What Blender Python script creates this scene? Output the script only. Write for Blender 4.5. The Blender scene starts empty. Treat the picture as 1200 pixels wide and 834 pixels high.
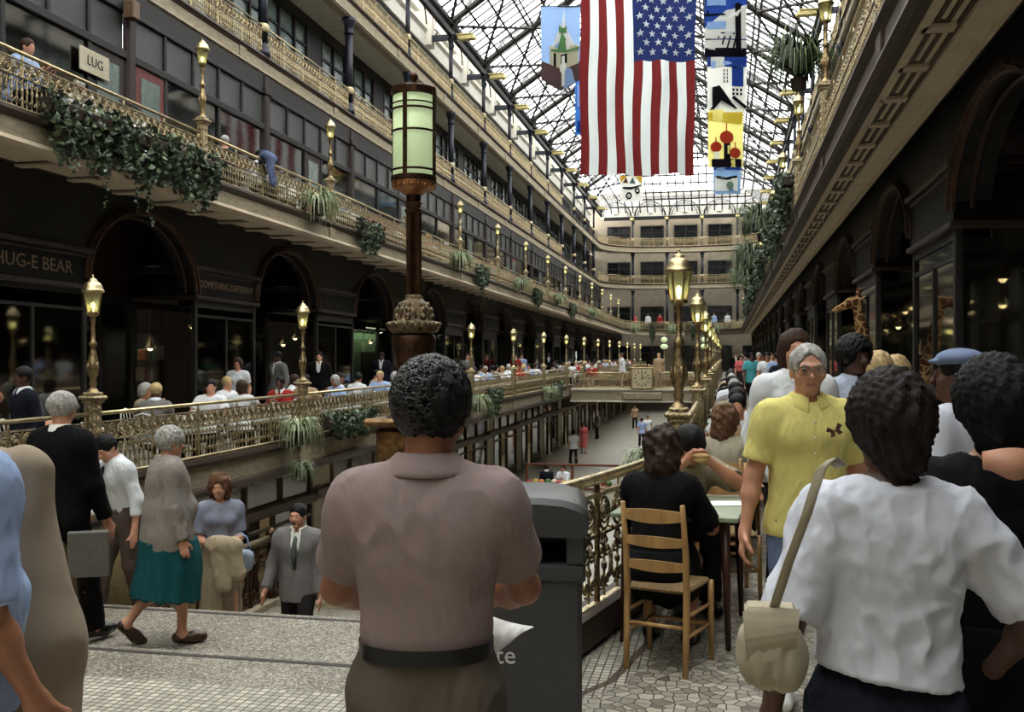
import bpy, math, random
import numpy as np
from mathutils import Vector, Matrix
R = math.radians
rnd = random.Random(7)
col = bpy.context.scene.collection
YAW = R(12.09); ST, CT = math.sin(YAW), math.cos(YAW); F = 1167.0; EYE = 1.66

def zf(y):
    "height of the main floor, which climbs slightly towards the far end"
    return 0.0112 * max(y, 0.0)

def at(px, py, zc):
    "a point of the place seen at (px, py) at depth zc"
    xc = (px - 600) / F * zc
    return Vector((xc * CT - zc * ST, xc * ST + zc * CT, EYE - (py - 428) / F * zc))

def tag(o, label=None, cat=None, group=None, kind=None):
    if label: o['label'] = label
    if cat: o['category'] = cat
    if group: o['group'] = group
    if kind: o['kind'] = kind
    return o

def empty(name, loc=(0, 0, 0), rz=0.0):
    o = bpy.data.objects.new(name, None); col.objects.link(o)
    o.location = loc; o.rotation_euler = (0, 0, rz); o.empty_display_size = 0.1
    return o

def link(name, me, parent=None, loc=None):
    o = bpy.data.objects.new(name, me); col.objects.link(o)
    if parent is not None: o.parent = parent
    if loc is not None: o.location = loc
    return o

def copy_tree(o, parent=None):
    c = o.copy(); col.objects.link(c); c.parent = parent
    for ch in list(o.children): copy_tree(ch, c)
    return c

ORD = ['first', 'second', 'third', 'fourth', 'fifth', 'sixth', 'seventh', 'eighth', 'ninth', 'tenth', 'eleventh',
       'twelfth', 'thirteenth', 'fourteenth', 'fifteenth', 'sixteenth', 'seventeenth', 'eighteenth', 'nineteenth', 'twentieth']

class MB:
    def __init__(s): s.v = []; s.f = []; s.m = []; s.cur = 0
    def add(s, vs, fs, M=None):
        b = len(s.v)
        s.v += [tuple(M @ Vector(p)) for p in vs] if M is not None else [tuple(p) for p in vs]
        s.f += [tuple(b + i for i in f) for f in fs]; s.m += [s.cur] * len(fs)
        return s
    def box(s, x0, y0, z0, x1, y1, z1, M=None):
        v = [(x0,y0,z0),(x1,y0,z0),(x1,y1,z0),(x0,y1,z0),(x0,y0,z1),(x1,y0,z1),(x1,y1,z1),(x0,y1,z1)]
        return s.add(v, [(0,3,2,1),(4,5,6,7),(0,1,5,4),(1,2,6,5),(2,3,7,6),(3,0,4,7)], M)
    def bbox(s, x0, y0, z0, x1, y1, z1, b=0.01, M=None):
        "box with chamfered edges"
        xs = (x0, x1); ys = (y0, y1); zs = (z0, z1); v = []; idx = {}
        for i in (0,1):
            for j in (0,1):
                for k in (0,1):
                    sx = b if i == 0 else -b; sy = b if j == 0 else -b; sz = b if k == 0 else -b
                    for a in range(3):
                        idx[(i,j,k,a)] = len(v)
                        v.append((xs[i] + (0 if a == 0 else sx), ys[j] + (0 if a == 1 else sy), zs[k] + (0 if a == 2 else sz)))
        f = []
        def q(*k): f.append(tuple(idx[t] for t in k))
        for i in (0,1): q((i,0,0,0),(i,1,0,0),(i,1,1,0),(i,0,1,0))
        for j in (0,1): q((0,j,0,1),(1,j,0,1),(1,j,1,1),(0,j,1,1))
        for k in (0,1): q((0,0,k,2),(1,0,k,2),(1,1,k,2),(0,1,k,2))
        for i in (0,1):
            for j in (0,1): q((i,j,0,0),(i,j,0,1),(i,j,1,1),(i,j,1,0))
            for k in (0,1): q((i,0,k,0),(i,0,k,2),(i,1,k,2),(i,1,k,0))
        for j in (0,1):
            for k in (0,1): q((0,j,k,1),(0,j,k,2),(1,j,k,2),(1,j,k,1))
        for i in (0,1):
            for j in (0,1):
                for k in (0,1): q((i,j,k,0),(i,j,k,1),(i,j,k,2))
        # orient outwards
        c = Vector(((x0+x1)/2, (y0+y1)/2, (z0+z1)/2)); g = []
        for t in f:
            p = [Vector(v[i]) for i in t]; n = (p[1]-p[0]).cross(p[2]-p[0]); m = sum(p, Vector()) / len(p)
            g.append(t if n.dot(m - c) > 0 else tuple(reversed(t)))
        return s.add(v, g, M)
    def quad(s, a, b, c, d): return s.add([a, b, c, d], [(0, 1, 2, 3)])
    def lathe(s, prof, n=16, c=(0,0,0), M=None, sx=1, sy=1, rot=0.0, cap=True):
        v = []; f = []
        for r, z in prof:
            for i in range(n):
                a = 2*math.pi*i/n + rot; v.append((c[0]+r*sx*math.cos(a), c[1]+r*sy*math.sin(a), c[2]+z))
        for k in range(len(prof)-1):
            for i in range(n):
                j = (i+1) % n; f.append((k*n+i, k*n+j, (k+1)*n+j, (k+1)*n+i))
        if cap:
            f.append(tuple(reversed(range(n)))); f.append(tuple((len(prof)-1)*n+i for i in range(n)))
        return s.add(v, f, M)
    def tube(s, pts, r, n=6, closed=False, cap=True, M=None, flat=1.0):
        pts = [Vector(p) for p in pts]; N = len(pts); rr = r if isinstance(r, (list, tuple)) else [r]*N
        v = []; f = []; up = None
        for i, p in enumerate(pts):
            a = pts[(i-1) % N] if (closed or i > 0) else p; b = pts[(i+1) % N] if (closed or i < N-1) else p
            t = (b - a); t = t.normalized() if t.length > 1e-9 else Vector((0,0,1))
            if up is None:
                up = Vector((0,0,1)) if abs(t.z) < .9 else Vector((1,0,0))
            u = (up - t*up.dot(t)); u = u.normalized() if u.length > 1e-6 else t.orthogonal().normalized()
            up = u; w = t.cross(u)
            for k in range(n):
                an = 2*math.pi*k/n; v.append(p + u*math.cos(an)*rr[i]*flat + w*math.sin(an)*rr[i])
        L = N if closed else N-1
        for i in range(L):
            j = (i+1) % N
            for k in range(n):
                l = (k+1) % n; f.append((i*n+k, i*n+l, j*n+l, j*n+k))
        if cap and not closed:
            f.append(tuple(reversed(range(n)))); f.append(tuple((N-1)*n+k for k in range(n)))
        return s.add(v, f, M)
    def ball(s, c, r, n=8, m=5, sx=1, sy=1, sz=1):
        v = [(c[0], c[1], c[2]-r*sz)]; f = []
        for j in range(1, m):
            ph = math.pi*j/m
            for i in range(n):
                a = 2*math.pi*i/n; v.append((c[0]+r*sx*math.sin(ph)*math.cos(a), c[1]+r*sy*math.sin(ph)*math.sin(a), c[2]-r*sz*math.cos(ph)))
        v.append((c[0], c[1], c[2]+r*sz)); L = len(v)-1
        for i in range(n):
            j = (i+1) % n; f.append((0, 1+j, 1+i)); f.append((L, L-n+i, L-n+j))
        for k in range(m-2):
            for i in range(n):
                j = (i+1) % n; f.append((1+k*n+i, 1+k*n+j, 1+(k+1)*n+j, 1+(k+1)*n+i))
        return s.add(v, f)
    def extr(s, prof, y0, y1, closed=False, caps=True):
        "profile of (x, z) swept along y; y0/y1 give (y, dz)"
        n = len(prof); v = [(x, y0, z) for x, z in prof] + [(x, y1, z) for x, z in prof]; f = []
        for i in range(n if closed else n-1):
            j = (i+1) % n; f.append((i, j, n+j, n+i))
        if closed and caps: f.append(tuple(reversed(range(n)))); f.append(tuple(range(n, 2*n)))
        return s.add(v, f)
    def mesh(s, name, mats, smooth=False):
        me = bpy.data.meshes.new(name); me.from_pydata(s.v, [], s.f)
        if not isinstance(mats, (list, tuple)): mats = [mats]
        for m in mats: me.materials.append(m)
        if len(mats) > 1: me.polygons.foreach_set('material_index', s.m)
        if smooth: me.polygons.foreach_set('use_smooth', [True]*len(s.f))
        me.update(); return me
    def build(s, name, mats, parent=None, smooth=False, loc=None):
        return link(name, s.mesh(name, mats, smooth), parent, loc)

def bulk(name, V, Q, mats, midx=None, smooth=True):
    "fast mesh from numpy vertices and quads (or tris)"
    me = bpy.data.meshes.new(name); k = Q.shape[1]
    me.vertices.add(len(V)); me.vertices.foreach_set('co', V.astype(np.float32).ravel())
    me.loops.add(Q.size); me.loops.foreach_set('vertex_index', Q.astype(np.int32).ravel())
    me.polygons.add(len(Q)); me.polygons.foreach_set('loop_start', np.arange(0, Q.size, k, dtype=np.int32))
    me.polygons.foreach_set('use_smooth', np.ones(len(Q), dtype=bool) if smooth else np.zeros(len(Q), dtype=bool))
    for m in (mats if isinstance(mats, (list, tuple)) else [mats]): me.materials.append(m)
    if midx is not None: me.polygons.foreach_set('material_index', midx.astype(np.int32))
    me.update(calc_edges=True); me.validate()
    return me

# ---------------------------------------------------------------- signed distance modelling
def V3(a): return np.array(a, dtype=np.float32)

def _bounds(*pr):
    lo = np.min([np.asarray(p) - r for p, r in pr], axis=0); hi = np.max([np.asarray(p) + r for p, r in pr], axis=0)
    return lo, hi

def cone(a, b, ra, rb, k=0.03, flat=None, fs=1.0, cut=(None, None), op='+'):
    return dict(t='c', a=V3(a), b=V3(b), ra=ra, rb=rb, k=k, flat=None if flat is None else V3(flat), fs=fs, cut=cut, op=op,
                bb=_bounds((a, max(ra, rb)), (b, max(ra, rb))))
def ell(c, r, k=0.03, rot=None, op='+'):
    r = (r, r, r) if not hasattr(r, '__len__') else r
    return dict(t='e', c=V3(c), r=V3(r), k=k, rot=None if rot is None else np.array(rot, dtype=np.float32), op=op, bb=_bounds((c, max(r))))
def half(p, n):  # keep the side n points towards
    return dict(t='h', a=V3(p), n=-V3(n)/np.linalg.norm(n), op='&')

def _eval(p, X, Y, Z):
    if p['t'] == 'e':
        x, y, z = X - p['c'][0], Y - p['c'][1], Z - p['c'][2]
        if p['rot'] is not None:
            m = p['rot']; x, y, z = (m[0][0]*x+m[1][0]*y+m[2][0]*z, m[0][1]*x+m[1][1]*y+m[2][1]*z, m[0][2]*x+m[1][2]*y+m[2][2]*z)
        r = p['r']; q = np.sqrt((x/r[0])**2 + (y/r[1])**2 + (z/r[2])**2) + 1e-6
        g = np.sqrt((x/r[0]**2)**2 + (y/r[1]**2)**2 + (z/r[2]**2)**2) + 1e-6
        return q*(q-1)/g
    if p['t'] == 'c':
        a, b = p['a'], p['b']; ba = b - a; L2 = float(ba @ ba) + 1e-9
        x, y, z = X-a[0], Y-a[1], Z-a[2]
        h0 = (x*ba[0] + y*ba[1] + z*ba[2]) / L2; h = np.clip(h0, 0, 1)
        x = x - ba[0]*h; y = y - ba[1]*h; z = z - ba[2]*h
        r = p['ra'] + (p['rb']-p['ra'])*h
        if p['flat'] is not None:
            n = p['flat']; d = (x*n[0]+y*n[1]+z*n[2])*(p['fs']-1); x = x+d*n[0]; y = y+d*n[1]; z = z+d*n[2]
        d = np.sqrt(x*x+y*y+z*z) - r; L = math.sqrt(L2)
        if p['cut'][0] is not None: d = np.maximum(d, (p['cut'][0]-h0)*L)
        if p['cut'][1] is not None: d = np.maximum(d, (h0-p['cut'][1])*L)
        return d

def sdf_mesh(name, prims, vox, mats, parent=None, classify=None, disp=None, smooth=True):
    plus = [p for p in prims if p['op'] == '+']
    lo = np.min([p['bb'][0] for p in plus], axis=0) - 3*vox; hi = np.max([p['bb'][1] for p in plus], axis=0) + 3*vox
    n = np.ceil((hi-lo)/vox).astype(int) + 1
    ax = [(lo[i] + vox*np.arange(n[i])).astype(np.float32) for i in range(3)]
    G = np.full(n, 0.15, dtype=np.float32)
    for p in prims:
        if p['t'] == 'h':
            a, m = p['a'], p['n']
            d = (ax[0]-a[0])[:,None,None]*m[0] + (ax[1]-a[1])[None,:,None]*m[1] + (ax[2]-a[2])[None,None,:]*m[2]
            np.maximum(G, d, out=G); continue
        pad = p['k'] + 0.03
        i0 = np.maximum(np.floor((p['bb'][0]-pad-lo)/vox).astype(int), 0); i1 = np.minimum(np.ceil((p['bb'][1]+pad-lo)/vox).astype(int)+1, n)
        if (i1 <= i0).any(): continue
        sl = tuple(slice(a, b) for a, b in zip(i0, i1))
        X, Y, Z = ax[0][sl[0]][:,None,None], ax[1][sl[1]][None,:,None], ax[2][sl[2]][None,None,:]
        d = _eval(p, X, Y, Z); g = G[sl]; k = p['k']
        if p['op'] == '+':
            h = np.maximum(k-np.abs(g-d), 0)/k if k > 0 else 0; G[sl] = np.minimum(g, d) - h*h*k*0.25
        elif p['op'] == '-':
            d = -d; h = np.maximum(k-np.abs(g-d), 0)/k if k > 0 else 0; G[sl] = np.maximum(g, d) + h*h*k*0.25
        elif p['op'] == '&':
            d2 = np.full_like(G, 0.15); d2[sl] = d; np.maximum(G, d2, out=G)
    G[0] = G[-1] = 0.1; G[:, 0] = G[:, -1] = 0.1; G[:, :, 0] = G[:, :, -1] = 0.1
    S = G < 0
    c = S[:-1,:-1,:-1].astype(np.int8)
    tot = sum(S[i:n[0]-1+i, j:n[1]-1+j, k:n[2]-1+k].astype(np.int8) for i in (0,1) for j in (0,1) for k in (0,1))
    act = (tot > 0) & (tot < 8); I = np.argwhere(act)
    if len(I) == 0: raise RuntimeError('empty sdf ' + name)
    acc = np.zeros((len(I), 3)); cnt = np.zeros(len(I))
    for axx in range(3):
        o1, o2 = [a for a in range(3) if a != axx]
        for u in (0,1):
            for w in (0,1):
                A = I.copy(); A[:, o1] += u; A[:, o2] += w; B = A.copy(); B[:, axx] += 1
                ga = G[A[:,0],A[:,1],A[:,2]]; gb = G[B[:,0],B[:,1],B[:,2]]; m = (ga < 0) != (gb < 0)
                t = np.where(m, ga/np.where(m, ga-gb, 1), 0); P = A.astype(float); P[:, axx] += t
                acc[m] += P[m]; cnt[m] += 1
    V = lo + vox*(acc/cnt[:, None])
    idx = -np.ones(act.shape, dtype=np.int64); idx[act] = np.arange(len(I)); Q = []
    for axx in range(3):
        o1, o2 = [(1,2),(2,0),(0,1)][axx]
        sa = [slice(None)]*3; sb = [slice(None)]*3; sa[axx] = slice(0, -1); sb[axx] = slice(1, None)
        E = np.argwhere(S[tuple(sa)] != S[tuple(sb)])
        E = E[(E[:, o1] > 0) & (E[:, o2] > 0)]
        def g(du, dw):
            T = E.copy(); T[:, o1] -= du; T[:, o2] -= dw; return idx[T[:,0],T[:,1],T[:,2]]
        q = np.stack([g(1,1), g(0,1), g(0,0), g(1,0)], 1)
        ins = S[E[:,0],E[:,1],E[:,2]]; q[~ins] = q[~ins][:, ::-1]
        Q.append(q)
    Q = np.concatenate(Q); Q = Q[(Q >= 0).all(1)]
    # one smoothing pass
    def nb(V):
        s = np.zeros_like(V); cN = np.zeros(len(V))
        for a, b in ((0,1),(1,2),(2,3),(3,0)):
            np.add.at(s, Q[:,a], V[Q[:,b]]); np.add.at(s, Q[:,b], V[Q[:,a]]); np.add.at(cN, Q[:,a], 1); np.add.at(cN, Q[:,b], 1)
        return s/np.maximum(cN, 1)[:, None]
    V = V*0.4 + nb(V)*0.6
    if disp is not None:
        N = np.zeros_like(V); fn = np.cross(V[Q[:,2]]-V[Q[:,0]], V[Q[:,3]]-V[Q[:,1]])
        for a in range(4): np.add.at(N, Q[:,a], fn)
        N /= (np.linalg.norm(N, axis=1)[:, None] + 1e-12)
        V = V + N*disp(V)[:, None]
    midx = classify(V[Q].mean(1)) if classify else None
    me = bulk(name, V, Q, mats, midx, smooth)
    return link(name, me, parent)

def wav(V, f, seed, warp=1.0):
    "cheap smooth noise in -1..1"
    r = np.random.RandomState(seed); s = np.zeros(len(V)); A = 0
    W = V + 0.25*warp/f*np.stack([np.sin(V @ r.randn(3)*f + r.rand()*6) for _ in range(3)], 1)
    for i in range(5):
        k = r.randn(3); k *= f*(0.7+0.9*r.rand())/np.linalg.norm(k); a = 1/(1+.3*i)
        s += a*np.sin(W @ k + r.rand()*6.28); A += a
    return s/A*1.6
def folds(amp, f=14, seed=1, sx=1.0, sz=0.6):
    def fn(V):
        D = V @ np.array([[1, .0, .45], [0, 1, 0], [-.25, 0, .62]]); n = wav(D, f*1.6, seed, 2.2); m = wav(D, f*3.4, seed+5, 1.6); big = wav(V, f*.6, seed+9, 1.0)
        return amp*(0.9*(0.55-np.abs(n))*1.6*(.6+.5*big) + 0.45*(.5-np.abs(m)))
    return fn
WORLD = 7.0; EXPO = 0.0
# ---------------------------------------------------------------- materials
def lin(c):
    return tuple((x/12.92 if x <= .04045 else ((x+.055)/1.055)**2.4) for x in c)
_M = {}
def nodes(name):
    m = bpy.data.materials.new(name); m.use_nodes = True; nt = m.node_tree
    b = nt.nodes['Principled BSDF']; return m, nt, b
def coords(nt, scale=(1,1,1)):
    tc = nt.nodes.new('ShaderNodeTexCoord'); mp = nt.nodes.new('ShaderNodeMapping'); mp.inputs['Scale'].default_value = scale
    nt.links.new(tc.outputs['Object'], mp.inputs['Vector']); return mp.outputs['Vector']
def ramp(nt, src, stops):
    r = nt.nodes.new('ShaderNodeValToRGB'); nt.links.new(src, r.inputs['Fac']); e = r.color_ramp.elements
    while len(e) > len(stops): e.remove(e[-1])
    while len(e) < len(stops): e.new(1)
    for x, (p, c) in zip(e, stops): x.position = p; x.color = (*c, 1)
    return r.outputs['Color']
def noisetex(nt, vec, sc, det=4, rough=.6):
    n = nt.nodes.new('ShaderNodeTexNoise'); n.inputs['Scale'].default_value = sc; n.inputs['Detail'].default_value = det
    n.inputs['Roughness'].default_value = rough; nt.links.new(vec, n.inputs['Vector']); return n.outputs['Fac']
def bump(nt, b, src, strength, dist=.01):
    n = nt.nodes.new('ShaderNodeBump'); n.inputs['Strength'].default_value = strength; n.inputs['Distance'].default_value = dist
    nt.links.new(src, n.inputs['Height']); nt.links.new(n.outputs['Normal'], b.inputs['Normal'])
def mat(name, c, rough=.6, metal=0.0, var=.15, sc=6.0, bmp=0.0, bsc=40.0, scale=(1,1,1), spec=None, c2=None, bdist=.01, sheen=0):
    if name in _M: return _M[name]
    m, nt, b = nodes(name); v = coords(nt, scale); c = lin(c)
    if c2 is None: lo = tuple(x*(1-var) for x in c); hi = tuple(min(1, x*(1+var)) for x in c)
    else: lo, hi = c, lin(c2)
    fac = noisetex(nt, v, sc); nt.links.new(ramp(nt, fac, [(.3, lo), (.7, hi)]), b.inputs['Base Color'])
    b.inputs['Roughness'].default_value = rough; b.inputs['Metallic'].default_value = metal
    if spec is not None: b.inputs['Specular IOR Level'].default_value = spec
    if sheen: b.inputs['Sheen Weight'].default_value = sheen
    if bmp: bump(nt, b, noisetex(nt, v, bsc, 3), bmp, bdist)
    _M[name] = m; return m
def emit(name, c, s):
    if name in _M: return _M[name]
    m, nt, b = nodes(name); b.inputs['Base Color'].default_value = (*lin(c), 1); b.inputs['Emission Color'].default_value = (*lin(c), 1)
    b.inputs['Emission Strength'].default_value = s; b.inputs['Roughness'].default_value = .4; _M[name] = m; return m
def glass(name, tint=(1,1,1), gl=.12, rough=.05):
    if name in _M: return _M[name]
    m = bpy.data.materials.new(name); m.use_nodes = True; nt = m.node_tree; nt.nodes.clear()
    o = nt.nodes.new('ShaderNodeOutputMaterial'); t = nt.nodes.new('ShaderNodeBsdfTransparent'); g = nt.nodes.new('ShaderNodeBsdfGlossy')
    f = nt.nodes.new('ShaderNodeFresnel'); f.inputs['IOR'].default_value = 1.5
    mx = nt.nodes.new('ShaderNodeMixShader'); t.inputs['Color'].default_value = (*tint, 1); g.inputs['Roughness'].default_value = rough
    ad = nt.nodes.new('ShaderNodeMath'); ad.operation = 'ADD'; ad.inputs[1].default_value = gl
    nt.links.new(f.outputs[0], ad.inputs[0]); nt.links.new(ad.outputs[0], mx.inputs['Fac'])
    nt.links.new(t.outputs[0], mx.inputs[1]); nt.links.new(g.outputs[0], mx.inputs[2]); nt.links.new(mx.outputs[0], o.inputs['Surface'])
    _M[name] = m; return m
def cloth(name, c, bmp=.25, var=.12, bsc=350, rough=.9, c2=None, sc=9):
    return mat(name, c, rough, 0, var, sc, bmp, bsc, spec=.15, c2=c2, bdist=.002)

BRASS = mat('brass', (.64,.57,.42), .36, 1.0, .3, 14, .35, 60, c2=(.88,.82,.66))
BRASS_OLD = mat('tarnished_brass', (.42,.34,.23), .42, 1.0, .3, 18, .5, 70, c2=(.76,.67,.50))
BRASS_ORN = mat('ornate_brass', (.24,.20,.14), .38, 1.0, .3, 40, 1.0, 38, c2=(.86,.78,.62), bdist=.02)
BRONZE = mat('dark_bronze', (.20,.13,.10), .38, .85, .3, 20, .3, 50, c2=(.36,.25,.18))
BRONZE_ORN = mat('ornate_bronze', (.13,.105,.085), .38, .9, .3, 50, .8, 60, c2=(.62,.54,.42), bdist=.02)
COPPER = mat('copper_gilt', (.50,.32,.20), .35, .9, .3, 30, .8, 40, c2=(.80,.60,.42))
IRON = mat('blue_black_iron', (.10,.11,.16), .45, .3, .25, 8, .1, 30)
DARKIRON = mat('black_iron', (.07,.07,.07), .5, .4, .25, 8, .1, 30)
PLASTER = mat('cream_plaster', (.76,.73,.67), .85, 0, .12, 3, .15, 25)
PLASTERW = mat('white_plaster', (.84,.82,.77), .8, 0, .08, 2, .15, 25)
STONE = mat('tan_stone', (.60,.55,.46), .8, 0, .28, 5, .3, 45, scale=(1,1,4))
STONE2 = mat('brown_moulding', (.24,.18,.13), .6, 0, .3, 9, .3, 60)
SOFFIT = mat('beige_soffit', (.82,.75,.65), .8, 0, .1, 4, .1, 30)
SOFFIT_SHADOW = mat('painted_coffer_shadow', (.30,.23,.17), .7, 0, .2, 9, .1, 30)  # brown for the shadow lines painted around the coffers
DARKWALL = mat('dark_bronze_wall', (.095,.08,.07), .55, 0, .35, 12, .5, 26)
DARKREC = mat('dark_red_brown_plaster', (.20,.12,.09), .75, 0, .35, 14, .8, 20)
WOODRED = mat('red_brown_window_wood', (.15,.085,.07), .65, 0, .25, 20, .1, 30, scale=(1,1,.2))
WOODDK = mat('dark_window_wood', (.075,.055,.05), .65, 0, .25, 20, .1, 30)
PINK = mat('red_painted_panel', (.40,.16,.13), .6, 0, .2, 8)
OBSC = mat('obscured_glass', (.19,.19,.185), .35, 0, .6, 45, .9, 160, spec=.6)
OBSCG = mat('grey_green_glass', (.36,.42,.40), .2, 0, .3, 9, .2, 90, spec=.9)
PANE = glass('clear_pane', (.86,.9,.88), .10)
PANED = glass('shop_pane', (.75,.77,.75), .14)
LANTG = bpy.data.materials.new('frosted_lantern_glass'); LANTG.use_nodes = True; _nt = LANTG.node_tree; _nt.nodes.clear()
_o = _nt.nodes.new('ShaderNodeOutputMaterial'); _t = _nt.nodes.new('ShaderNodeBsdfTransparent'); _d = _nt.nodes.new('ShaderNodeBsdfTranslucent'); _x = _nt.nodes.new('ShaderNodeMixShader'); _g = _nt.nodes.new('ShaderNodeBsdfGlossy'); _y = _nt.nodes.new('ShaderNodeMixShader')
_t.inputs[0].default_value = (.85,.9,.72,1); _d.inputs[0].default_value = (.75,.78,.55,1); _x.inputs[0].default_value = .35; _y.inputs[0].default_value = .1; _g.inputs['Roughness'].default_value = .1
_nt.links.new(_t.outputs[0], _x.inputs[1]); _nt.links.new(_d.outputs[0], _x.inputs[2]); _nt.links.new(_x.outputs[0], _y.inputs[1]); _nt.links.new(_g.outputs[0], _y.inputs[2]); _nt.links.new(_y.outputs[0], _o.inputs[0])
ROOFG = None
BULB = emit('warm_bulb', (1,.93,.62), 10)
BULBS = emit('small_bulb', (1,.85,.6), 14)
OPAL = emit('opal_glass', (.80,.88,.68), .50)
CREAMSTEP = None

def m_terrazzo():
    m, nt, b = nodes('terrazzo'); v = coords(nt)
    vo = nt.nodes.new('ShaderNodeTexVoronoi'); vo.inputs['Scale'].default_value = 85; nt.links.new(v, vo.inputs['Vector'])
    sep = nt.nodes.new('ShaderNodeSeparateColor'); nt.links.new(vo.outputs['Color'], sep.inputs[0])
    c1 = ramp(nt, sep.outputs[0], [(0, lin((.25,.22,.19))), (.3, lin((.46,.43,.38))), (.75, lin((.62,.59,.53))), (1, lin((.80,.78,.72)))])
    mx = nt.nodes.new('ShaderNodeMix'); mx.data_type = 'RGBA'; mx.blend_type = 'MULTIPLY'; mx.inputs['Factor'].default_value = .8
    c2 = ramp(nt, noisetex(nt, v, 1.6, 4), [(.3, (.62,.6,.57)), (.7, (1,1,1))])
    nt.links.new(c1, mx.inputs['A']); nt.links.new(c2, mx.inputs['B']); nt.links.new(mx.outputs['Result'], b.inputs['Base Color'])
    b.inputs['Roughness'].default_value = .5; bump(nt, b, noisetex(nt, v, 120, 2), .2, .004); return m
def m_mosaic(name, scale, lo, hi, joint, regular=False, jw=.07):
    m, nt, b = nodes(name); v = coords(nt)
    if regular:
        br = nt.nodes.new('ShaderNodeTexBrick'); br.offset = 0; br.inputs['Scale'].default_value = 1
        br.inputs['Brick Width'].default_value = scale; br.inputs['Row Height'].default_value = scale
        br.inputs['Mortar Size'].default_value = scale*.09; br.inputs['Color1'].default_value = (*lin(lo),1); br.inputs['Color2'].default_value = (*lin(hi),1)
        br.inputs['Mortar'].default_value = (*lin(joint),1); nt.links.new(v, br.inputs['Vector']); base = br.outputs['Color']; hgt = br.outputs['Fac']
        nt.links.new(base, b.inputs['Base Color']); bump(nt, b, hgt, -.4, .004)
    else:
        ve = nt.nodes.new('ShaderNodeTexVoronoi'); ve.feature = 'DISTANCE_TO_EDGE'; ve.inputs['Scale'].default_value = scale
        vc = nt.nodes.new('ShaderNodeTexVoronoi'); vc.inputs['Scale'].default_value = scale
        for q in (ve, vc): q.inputs['Randomness'].default_value = .95; q.voronoi_dimensions = '2D'; nt.links.new(v, q.inputs['Vector'])
        sep = nt.nodes.new('ShaderNodeSeparateColor'); nt.links.new(vc.outputs['Color'], sep.inputs[0])
        c1 = ramp(nt, sep.outputs[0], [(0, lin(lo)), (.8, lin(hi)), (1, lin((.40,.36,.30)))])
        fac = ramp(nt, ve.outputs['Distance'], [(jw*.4, (0,0,0)), (jw, (1,1,1))])
        mx = nt.nodes.new('ShaderNodeMix'); mx.data_type = 'RGBA'; nt.links.new(fac, mx.inputs['Factor'])
        mx.inputs['A'].default_value = (*lin(joint), 1); nt.links.new(c1, mx.inputs['B'])
        nt.links.new(mx.outputs['Result'], b.inputs['Base Color']); bump(nt, b, fac, .3, .004)
    b.inputs['Roughness'].default_value = .42; return m
TERRAZZO = m_terrazzo()
MOSAIC = m_mosaic('irregular_mosaic', 17, (.50,.48,.43), (.74,.71,.64), (.16,.14,.12))
TESSERA = m_mosaic('small_square_mosaic', .045, (.60,.58,.52), (.80,.78,.71), (.27,.24,.21), True)
TESSBR = m_mosaic('brown_square_mosaic', .045, (.30,.24,.18), (.42,.33,.25), (.14,.12,.1), True)
INLAYD = m_mosaic('dark_inlay_mosaic', .045, (.17,.14,.12), (.24,.20,.17), (.1,.09,.08), True)
LOWERFLOOR = mat('pale_concourse_floor', (.55,.53,.48), .4, 0, .18, 2.5, .1, 20)
WHITECL = cloth('white_table_linen', (.93,.93,.90), .1)
SKINS = [mat('skin_light', (.80,.58,.47), .5, 0, .08, 20, .15, 300, bdist=.002), mat('skin_tan', (.66,.45,.34), .5, 0, .1, 20, .15, 300, bdist=.002),
         mat('skin_dark', (.33,.21,.16), .5, 0, .1, 20, .15, 300, bdist=.002), mat('skin_olive', (.58,.38,.28), .5, 0, .1, 20, .15, 300, bdist=.002)]
LIPS = mat('lip_skin', (.70,.46,.39), .45)
def hairm(name, c, c2, rough=.6): return mat(name, c, rough, 0, .3, 60, .9, 170, scale=(1,1,.5), c2=c2, bdist=.006, spec=.25)
H_BLACK = hairm('black_hair', (.03,.027,.027), (.07,.06,.06)); H_BROWN = hairm('brown_hair', (.13,.085,.06), (.30,.20,.14))
H_GREY = hairm('grey_hair', (.48,.47,.45), (.80,.79,.76)); H_BLOND = hairm('blond_hair', (.62,.50,.32), (.88,.78,.58)); H_CURL = hairm('auburn_hair', (.22,.14,.10), (.50,.35,.24))
# ---------------------------------------------------------------- the building
P = 5.65; Y0 = 9.9; YC0 = 22.38 - 4*P      # lamp post grid, iron column grid (-0.22)
CX = -3.64
X1, X2, X3 = 3.27, 5.08, 7.28              # half widths of the well at main, second, upper storeys
XW1, XBAY, XLOW, XW2, XW3 = 7.40, 6.01, 5.60, 7.31, 8.55
YE = 92.0
_n = {}
def struct(name, mb, mats, parent=None, label=None, smooth=False):
    o = mb.build(name, mats, parent, smooth) if isinstance(mb, MB) else mb
    if parent is None: tag(o, label, name.split('_')[0], None, 'structure')
    return o
def num(base):
    _n[base] = _n.get(base, 0) + 1; return f'{base}_{_n[base]}'
TRIMCAT = 'trim'
def trim(mb, mats, label, parent=None, smooth=False):
    o = mb.build(num('trim'), mats, None, smooth); return tag(o, label, 'trim', None, 'structure')

def slab(mb, poly, zt, zb):
    "flat polygon (ccw) with sloping top following the floor"
    n = len(poly); v = [(x, y, zt+zf(y)) for x, y in poly] + [(x, y, zb+zf(y)) for x, y in poly]
    f = [tuple(range(n)), tuple(reversed(range(n, 2*n)))] + [(i, n+i, n+(i+1) % n, (i+1) % n) for i in range(n)]
    mb.add(v, f)

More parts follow.
